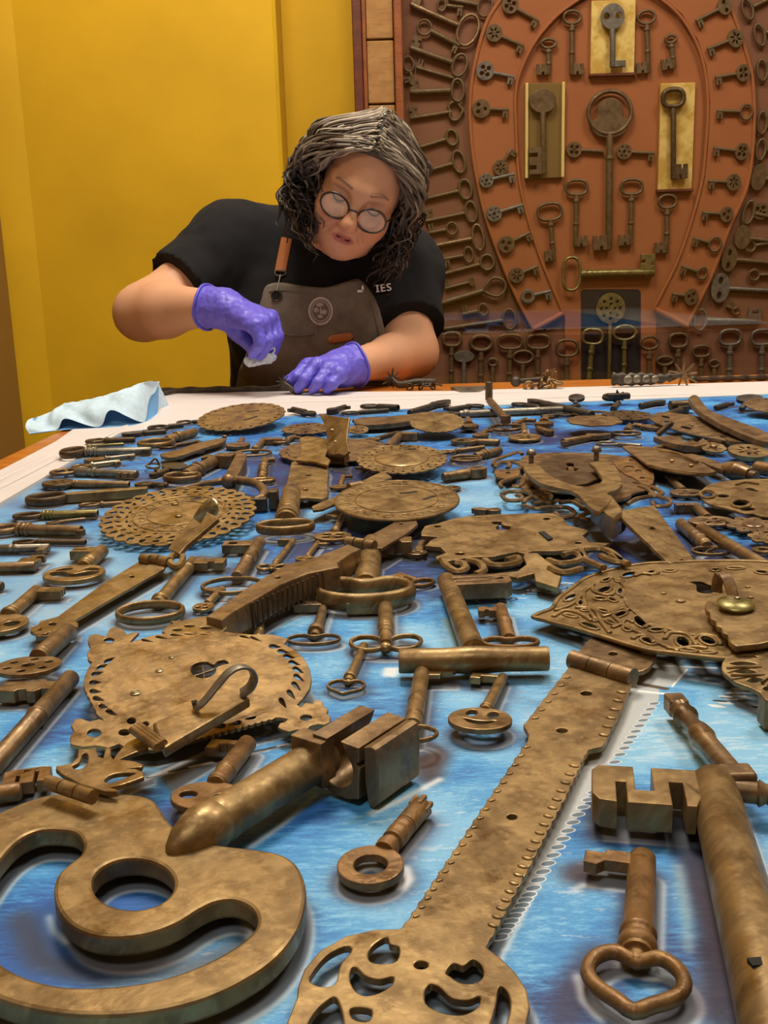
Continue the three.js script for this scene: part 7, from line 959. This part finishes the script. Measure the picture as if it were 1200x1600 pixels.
  hand(Z(350, 482, -1.622), Z(322, 480, -1.638), zz([[424, 497, -1.615], [420, 498, -1.59], [411, 503, -1.567], [399, 510, -1.55]]), zz([[434, 524, -1.602], [429, 528, -1.58], [420, 533, -1.558], [408, 537, -1.543]]), zz([[426, 552, -1.605], [417, 556, -1.59], [406, 557, -1.572], [394, 554, -1.558]]), zz([[372, 520, -1.63], [398, 545, -1.625], [420, 555, -1.612]]));
  hand(Z(535, 575, -1.615), Z(556, 570, -1.632), zz([[480, 572, -1.615], [496, 570, -1.592], [514, 576, -1.573], [531, 585, -1.562]]), zz([[463, 589, -1.592], [477, 593, -1.568], [498, 597, -1.553], [519, 600, -1.548]]), zz([[447, 598, -1.592], [466, 607, -1.574], [489, 609, -1.560], [511, 608, -1.555]]), zz([[500, 592, -1.622], [475, 595, -1.615], [455, 597, -1.603]]));
}
{ const c = Z(408, 563, -1.58), g = thing('cleaning_wad', 'pale grey cleaning wad pinched in the raised gloved hand', 'cloth', c); seed = 5;
  const f = (x, y, z) => blend([elS(V3(-0.004, 0, 0), [0.02, 0.007, 0.012]), elS(V3(0.012, 0.005, 0.0), [0.013, 0.006, 0.01]), elS(V3(-0.016, -0.003, 0.002), [0.008, 0.006, 0.008])], 0.01)(x, y, z) + 0.003 * grain.noise(x * 150, y * 150, z * 150);
  part('wad', iso(f, [-0.035, -0.02, -0.02], [0.035, 0.025, 0.02], 0.0018), plain(0xc3ccd6, 0.9), g); part('loose_thread', [sweep(curve([V3(0.016, 0.008, 0.004), V3(0.022, 0.014, 0.006), V3(0.021, 0.019, 0.004), V3(0.016, 0.016, 0.005)], 16), false, () => [0.0013, 0.0013], 6)], plain(0xe4e8ec, 0.6), g); }
{ const c = Z(447, 600, -1.578), g = thing('spur', 'small dark star-wheeled spur held under the gloved left hand', 'spur', V3(c.x, TT - 0.003, c.z)); partW('star_wheel', star(Z(442, 597, -1.575), 0.013, 9, 0.0024, new THREE.Euler(0.3, 0.5, 0)), M.old, g); partW('arm', [rod(Z(442, 597, -1.575), Z(459, 611, -1.575), 0.0035, 0.005, 8), rod(Z(459, 611, -1.575), Z(470, 611, -1.59), 0.005, 0.0045, 8)], M.old, g); }
{ const g = thing('stool', 'round wooden stool under the seated woman, behind the table', 'stool', V3(-0.125, 0, -2.03)); part('seat', [lathe([[0, 0.0001], [0, 0.165], [0.006, 0.175], [0.026, 0.175], [0.032, 0.168], [0.032, 0.0001]], 30).rotateZ(Math.PI / 2).translate(0, 0.36, 0)], M.caseWood, g); for (const [x, z] of [[-1, -1], [-1, 1], [1, -1], [1, 1]]) part('leg', [rod(V3(x * 0.1, 0.362, z * 0.1), V3(x * 0.13, 0, z * 0.13), 0.016, 0.013, 12)], M.caseWood, g); part('stretcher', [rod(V3(-0.12, 0.16, -0.12), V3(0.12, 0.16, 0.12), 0.009, 0.009, 8), rod(V3(0.12, 0.16, -0.12), V3(-0.12, 0.16, 0.12), 0.009, 0.009, 8)], M.caseWood, g); }
// ---------------------------------------------------------------- the picture on the printed sheet: blue brushwork, dark washes and pale life-size pictures of the ironwork, printed a little out of place
{
  const at = (px, py) => { const p = T(px, py); return [p.x, p.z]; };
  const samp = (A, x, y) => { const u = ((x % 1) + 1) % 1 * 512, v = ((y % 1) + 1) % 1 * 512, x0 = u | 0, y0 = v | 0, fx = u - x0, fy = v - y0, i = (a, b) => A[(b & 511) * 512 + (a & 511)]; return lerp(lerp(i(x0, y0), i(x0 + 1, y0), fx), lerp(i(x0, y0 + 1), i(x0 + 1, y0 + 1), fx), fy); };
  const pale = hex(0xbfe0f4), lightc = hex(0x82c4ec), mid = hex(0x4498d8), deep = hex(0x1a5cac), navy = hex(0x182458), grey = hex(0xa9c0d2);
  // broad washes: pixel centre, radius in metres, [amount of deep blue, amount of navy, amount of grey]
  const W = [[640, 870, 0.10, 0.5, 0.8, 0], [560, 760, 0.07, 0.3, 0.6, 0], [430, 730, 0.09, 0.3, 0.7, 0], [850, 690, 0.10, 0.2, 0.6, 0], [980, 860, 0.05, 0.5, 0.3, 0], [1100, 840, 0.10, 0.5, 0.6, 0], [60, 780, 0.10, 0, 0, 0.7], [80, 900, 0.10, 0, 0, 0.8], [150, 950, 0.05, 0, 0, 0.5], [240, 1080, 0.03, 0.5, 0, 0], [85, 1140, 0.022, 0.5, 0.75, 0], [40, 1150, 0.02, 0.2, 0.2, 0], [60, 1430, 0.03, 0.8, 0.25, 0], [210, 1480, 0.03, 0.7, 0.1, 0], [330, 1230, 0.02, 0.6, 0, 0], [480, 1270, 0.03, 0.5, 0, 0], [740, 770, 0.07, -0.6, -0.5, 0.6], [900, 1000, 0.05, -0.3, -0.2, 0.2], [1120, 1150, 0.04, -0.2, 0, 0.1], [620, 1420, 0.03, -0.2, 0, 0], [880, 1550, 0.02, 0.4, 0.5, 0], [1090, 1480, 0.018, 0.4, 0.7, 0], [860, 1590, 0.02, 0.3, 0.6, 0], [1040, 1290, 0.02, 0.3, 0.3, 0], [950, 1220, 0.016, 0.2, 0.5, 0.1], [520, 1140, 0.02, 0.6, 0.2, 0], [480, 1420, 0.012, 0.1, 0.5, 0], [170, 1270, 0.02, 0.2, 0.6, 0]].map(([x, y, r, ...k]) => [...at(x, y), r, ...k]);
  const path = (c, poly) => { poly.forEach(([x, y], i) => (i ? c.lineTo(x, y) : c.moveTo(x, y))); c.closePath(); };
  printMat.forEach((m, ti) => {
    const [x0, x1, z0, z1] = TILES[ti], Wd = 2048, Hd = Math.round(Wd * (z1 - z0) / (x1 - x0)), k = Wd / (x1 - x0), cv = document.createElement('canvas'); cv.width = Wd; cv.height = Hd;
    let c = cv.getContext('2d'); const img = c.createImageData(Wd, Hd), step = 2, mm = k / 1000;
    for (let y = 0; y < Hd; y += step) for (let x = 0; x < Wd; x += step) {
      const X = x0 + x / k, Zz = z0 + y / k;
      const far = smoothstep(-Zz, 0.45, 0.9); let d = (samp(N3, X / 0.21, Zz / 0.17) - 0.5) * 1.7 + 0.5 * far, n = (samp(N3, X / 0.33 + 0.4, Zz / 0.27 + 0.7) - 0.6) * 1.9 + 0.22 * far, g = 0;
      for (const [wx, wz, r, a, b, e] of W) { const q = Math.exp(-((X - wx) ** 2 + (Zz - wz) ** 2) / (r * r)); d += a * q; n += b * q; g += e * q; }
      const st = samp(N2, X / 0.13, Zz / 0.022) - 0.5, s2 = samp(N1, X / 0.05 + 0.3, Zz / 0.02) - 0.5, s3 = samp(N2, X / 0.02, Zz / 0.006) - 0.5, br = st * 1.2 + s2 * 1.1 + s3 * 0.6;
      let col = mixc(lightc, mid, smoothstep(d + br * 0.8, -0.35, 0.25)); col = mixc(col, deep, smoothstep(d + br * 0.7, 0.15, 0.85)); col = mixc(col, pale, smoothstep(-d * 0.8 + br * 1.2, 0.15, 0.7) * 0.9); col = mixc(col, navy, smoothstep(n + br * 0.35, 0.12, 0.75) * 0.9); col = mixc(col, grey, clamp(g, 0, 0.85) * (0.7 + br * 0.5));
      const e = smoothstep(X, -0.312, -0.3) * smoothstep(Zz - zBack(X), 0, 0.018); col = mixc(hex(0x8f959c), col, e);
      for (let j = 0; j < step; j++) for (let i = 0; i < step; i++) { if (x + i >= Wd || y + j >= Hd) continue; const o = ((y + j) * Wd + x + i) * 4; for (let q = 0; q < 3; q++) img.data[o + q] = clamp(col[q] * 255, 0, 255); img.data[o + 3] = 255; }
    }
    c.putImageData(img, 0, 0);
    c.setTransform(k, 0, 0, k, -x0 * k, -z0 * k); c.lineCap = c.lineJoin = 'round';
    const keyPath = (q, dx, dz, grow, style, alpha) => { c.save(); c.globalAlpha = alpha; c.strokeStyle = c.fillStyle = style; c.translate(q.b.x + dx, q.b.z + dz); c.rotate(Math.atan2(q.e.z - q.b.z, q.e.x - q.b.x)); c.beginPath(); c.ellipse(0, 0, q.l * 0.86, q.w * 0.86, 0, 0, 7); c.lineWidth = Math.max(q.r * 1.1, q.w * 0.22) + grow; c.stroke(); c.beginPath(); c.moveTo(q.l * 0.9, 0); const L = Math.hypot(q.e.z - q.b.z, q.e.x - q.b.x); c.lineTo(L - q.r, 0); c.lineWidth = q.r * 2 + grow; c.stroke(); if (q.q.bit) for (const t of [].concat(q.q.bit)) { const off = t.off ?? 0; c.fillRect(L - off - t.len - grow / 2, t.s > 0 ? 0 : -(t.out + q.r) - grow / 2, t.len + grow, t.out + q.r + grow / 2); } c.restore(); };
    const polyFill = (pp, dx, dz, style, alpha, holes) => { c.save(); c.globalAlpha = alpha; c.translate(dx, dz); c.beginPath(); path(c, pp[0]); if (holes) pp[1].forEach((h) => path(c, h)); c.fillStyle = style; c.fill('evenodd'); c.restore(); };
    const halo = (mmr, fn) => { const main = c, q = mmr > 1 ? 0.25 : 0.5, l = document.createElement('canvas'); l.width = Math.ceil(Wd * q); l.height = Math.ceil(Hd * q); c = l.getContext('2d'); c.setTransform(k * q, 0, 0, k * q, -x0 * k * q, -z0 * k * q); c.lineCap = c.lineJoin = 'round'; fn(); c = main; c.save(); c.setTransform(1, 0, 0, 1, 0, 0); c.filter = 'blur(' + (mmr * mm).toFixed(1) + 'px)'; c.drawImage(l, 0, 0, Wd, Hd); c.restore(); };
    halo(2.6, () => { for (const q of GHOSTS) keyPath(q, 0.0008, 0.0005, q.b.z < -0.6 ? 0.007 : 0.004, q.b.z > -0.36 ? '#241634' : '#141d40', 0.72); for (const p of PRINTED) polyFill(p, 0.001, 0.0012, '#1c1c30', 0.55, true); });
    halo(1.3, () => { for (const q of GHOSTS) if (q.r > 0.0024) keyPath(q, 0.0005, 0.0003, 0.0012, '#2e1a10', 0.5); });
    // pale pictures of the pieces
    halo(0.45, () => { GHOSTS.forEach((q, i) => { const dx = 0.0012 + 0.0012 * Math.sin(i * 2.3), dz = 0.0014 + 0.001 * Math.cos(i * 1.7); keyPath(q, dx * 1.4, dz * 1.3, 0.0004, '#e9eef2', 0.6); keyPath(q, dx * 0.9, dz * 0.7, 0, '#4a5560', 0.55); });
    for (const p of PRINTED) { polyFill(p, 0.0022, 0.0028, '#eef1f2', 0.65, true); polyFill(p, 0.0013, 0.0014, '#20242c', 0.55, true); } });
    const poly = (a) => pairs(a).map(([x, y]) => at(x, y)), fill = (a, s, al = 1) => { c.globalAlpha = al; c.fillStyle = s; c.beginPath(); path(c, poly(a)); c.fill(); c.globalAlpha = 1; }, line = (a, s, w, al = 1) => { c.globalAlpha = al; c.strokeStyle = s; c.lineWidth = w; c.beginPath(); poly(a).forEach(([x, y], i) => (i ? c.lineTo(x, y) : c.moveTo(x, y))); c.stroke(); c.globalAlpha = 1; };
    // the picture of the strap hinge beside the strap itself
    fill([930, 1015, 1040, 1030, 1074, 1042, 1052, 1068, 1030, 1072, 1030, 1088, 1022, 1104, 976, 1170, 948, 1191, 902, 1275, 867, 1327, 832, 1390, 780, 1467, 700, 1467, 840, 1180, 880, 1060], '#c3c6c4', 0.95);
    for (let i = 0; i < 36; i++) { const u = (i + 0.5) / 36, P = [[1028, 1092], [976, 1170], [902, 1275], [832, 1390], [782, 1464]], j = Math.min(3, Math.floor(u * 4)), v = u * 4 - j, [a, b] = at(lerp(P[j][0], P[j + 1][0], v) - 3, lerp(P[j][1], P[j + 1][1], v)); c.strokeStyle = '#f2f4f4'; c.lineWidth = 0.0007; c.beginPath(); c.ellipse(a, b, 0.0022, 0.0011, -0.3, 0, 7); c.stroke(); c.fillStyle = '#6d7f8c'; c.fill(); }
    line([1000, 1066, 1040, 1073], '#4d3a22', 0.003, 0.9); line([1000, 1077, 1038, 1081], '#f4f6f6', 0.002); line([1030, 1037, 1118, 1041], '#f4f6f6', 0.0018); line([1074, 1043, 1050, 1070], '#f4f6f6', 0.001);
    // dark washes round the giant key and its neighbours
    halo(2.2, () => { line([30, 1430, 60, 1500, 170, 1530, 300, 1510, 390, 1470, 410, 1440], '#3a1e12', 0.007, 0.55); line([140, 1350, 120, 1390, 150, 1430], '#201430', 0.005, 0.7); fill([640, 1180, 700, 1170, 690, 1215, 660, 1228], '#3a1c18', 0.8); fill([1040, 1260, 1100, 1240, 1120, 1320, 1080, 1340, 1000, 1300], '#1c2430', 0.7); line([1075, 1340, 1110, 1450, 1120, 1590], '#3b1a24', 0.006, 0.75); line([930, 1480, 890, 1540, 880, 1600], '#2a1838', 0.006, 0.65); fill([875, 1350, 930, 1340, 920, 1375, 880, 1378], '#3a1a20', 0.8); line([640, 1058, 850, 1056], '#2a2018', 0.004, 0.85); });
    halo(0.8, () => { line([76, 1428, 84, 1452, 104, 1470], '#eef2f4', 0.0016, 0.85); line([0, 1345, 40, 1318, 100, 1306], '#a9b4bd', 0.004, 0.8); line([378, 1432, 395, 1450, 388, 1462], '#f0f4f5', 0.0022, 0.9); line([580, 1268, 640, 1240, 688, 1214], '#f0f3f4', 0.0024, 0.95); line([390, 1320, 440, 1285, 492, 1240], '#e8eef0', 0.0022, 0.85); line([634, 1352, 640, 1372, 628, 1384], '#f0f4f5', 0.0026, 0.95); line([556, 1366, 575, 1350, 600, 1352], '#f0f4f5', 0.0014, 0.9); fill([600, 1040, 626, 1040, 620, 1056, 596, 1054], '#eef2f2', 0.9); fill([690, 965, 712, 960, 742, 1022, 722, 1028], '#7f9797', 0.85); line([925, 1382, 912, 1378, 896, 1388], '#f2f4f6', 0.0016); line([902, 1520, 912, 1560, 940, 1590], '#dfe6ea', 0.002, 0.9); line([960, 1500, 1000, 1512, 1040, 1500], '#eef2f4', 0.0014, 0.85); line([1060, 1350, 1072, 1420, 1076, 1480], '#9db3b6', 0.0028, 0.6); line([222, 1216, 270, 1196, 330, 1168], '#f2f5f5', 0.0022, 0.95); line([345, 985, 430, 935, 530, 888], '#f0f4f6', 0.0022, 0.95); line([640, 843, 690, 806], '#f0f4f6', 0.002, 0.9); });
    // the lacy rim of the round lock plate printed in black and white under it
    for (let i = 0; i < 60; i++) { const u = (i * 0.618) % 1, v = ((i * 0.381) % 1), [a, b] = at(lerp(240, 520, u), lerp(1150, 1190, v) + (0.5 - u) * 26 + 8); c.globalAlpha = 0.85; c.fillStyle = i % 2 ? '#eef0f0' : '#14161c'; c.beginPath(); c.ellipse(a, b, 0.0026 + 0.0012 * ((i * 7) % 3), 0.0008, -0.4, 0, 7); c.fill(); }
    for (let i = 0; i < 26; i++) { const [a, b] = at(lerp(1115, 1200, (i * 0.618) % 1), lerp(1062, 1108, (i * 0.37) % 1)); c.fillStyle = i % 3 ? '#f0f2f2' : '#15171d'; c.beginPath(); c.ellipse(a, b, 0.003, 0.0009, 0.3, 0, 7); c.fill(); }
    for (let i = 0; i < 22; i++) { const [a, b] = at(lerp(760, 910, (i * 0.618) % 1), lerp(908, 944, (i * 0.37) % 1)); c.strokeStyle = i % 2 ? '#eef2f4' : '#10141e'; c.lineWidth = 0.0012; c.beginPath(); c.ellipse(a, b, 0.007, 0.0035, 0.2, i, i + 3.4); c.stroke(); }
    c.globalAlpha = 1;
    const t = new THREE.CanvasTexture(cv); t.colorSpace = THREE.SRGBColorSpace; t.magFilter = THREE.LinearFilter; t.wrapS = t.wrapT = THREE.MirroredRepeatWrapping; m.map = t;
  });
}
renderer.render(scene, camera);
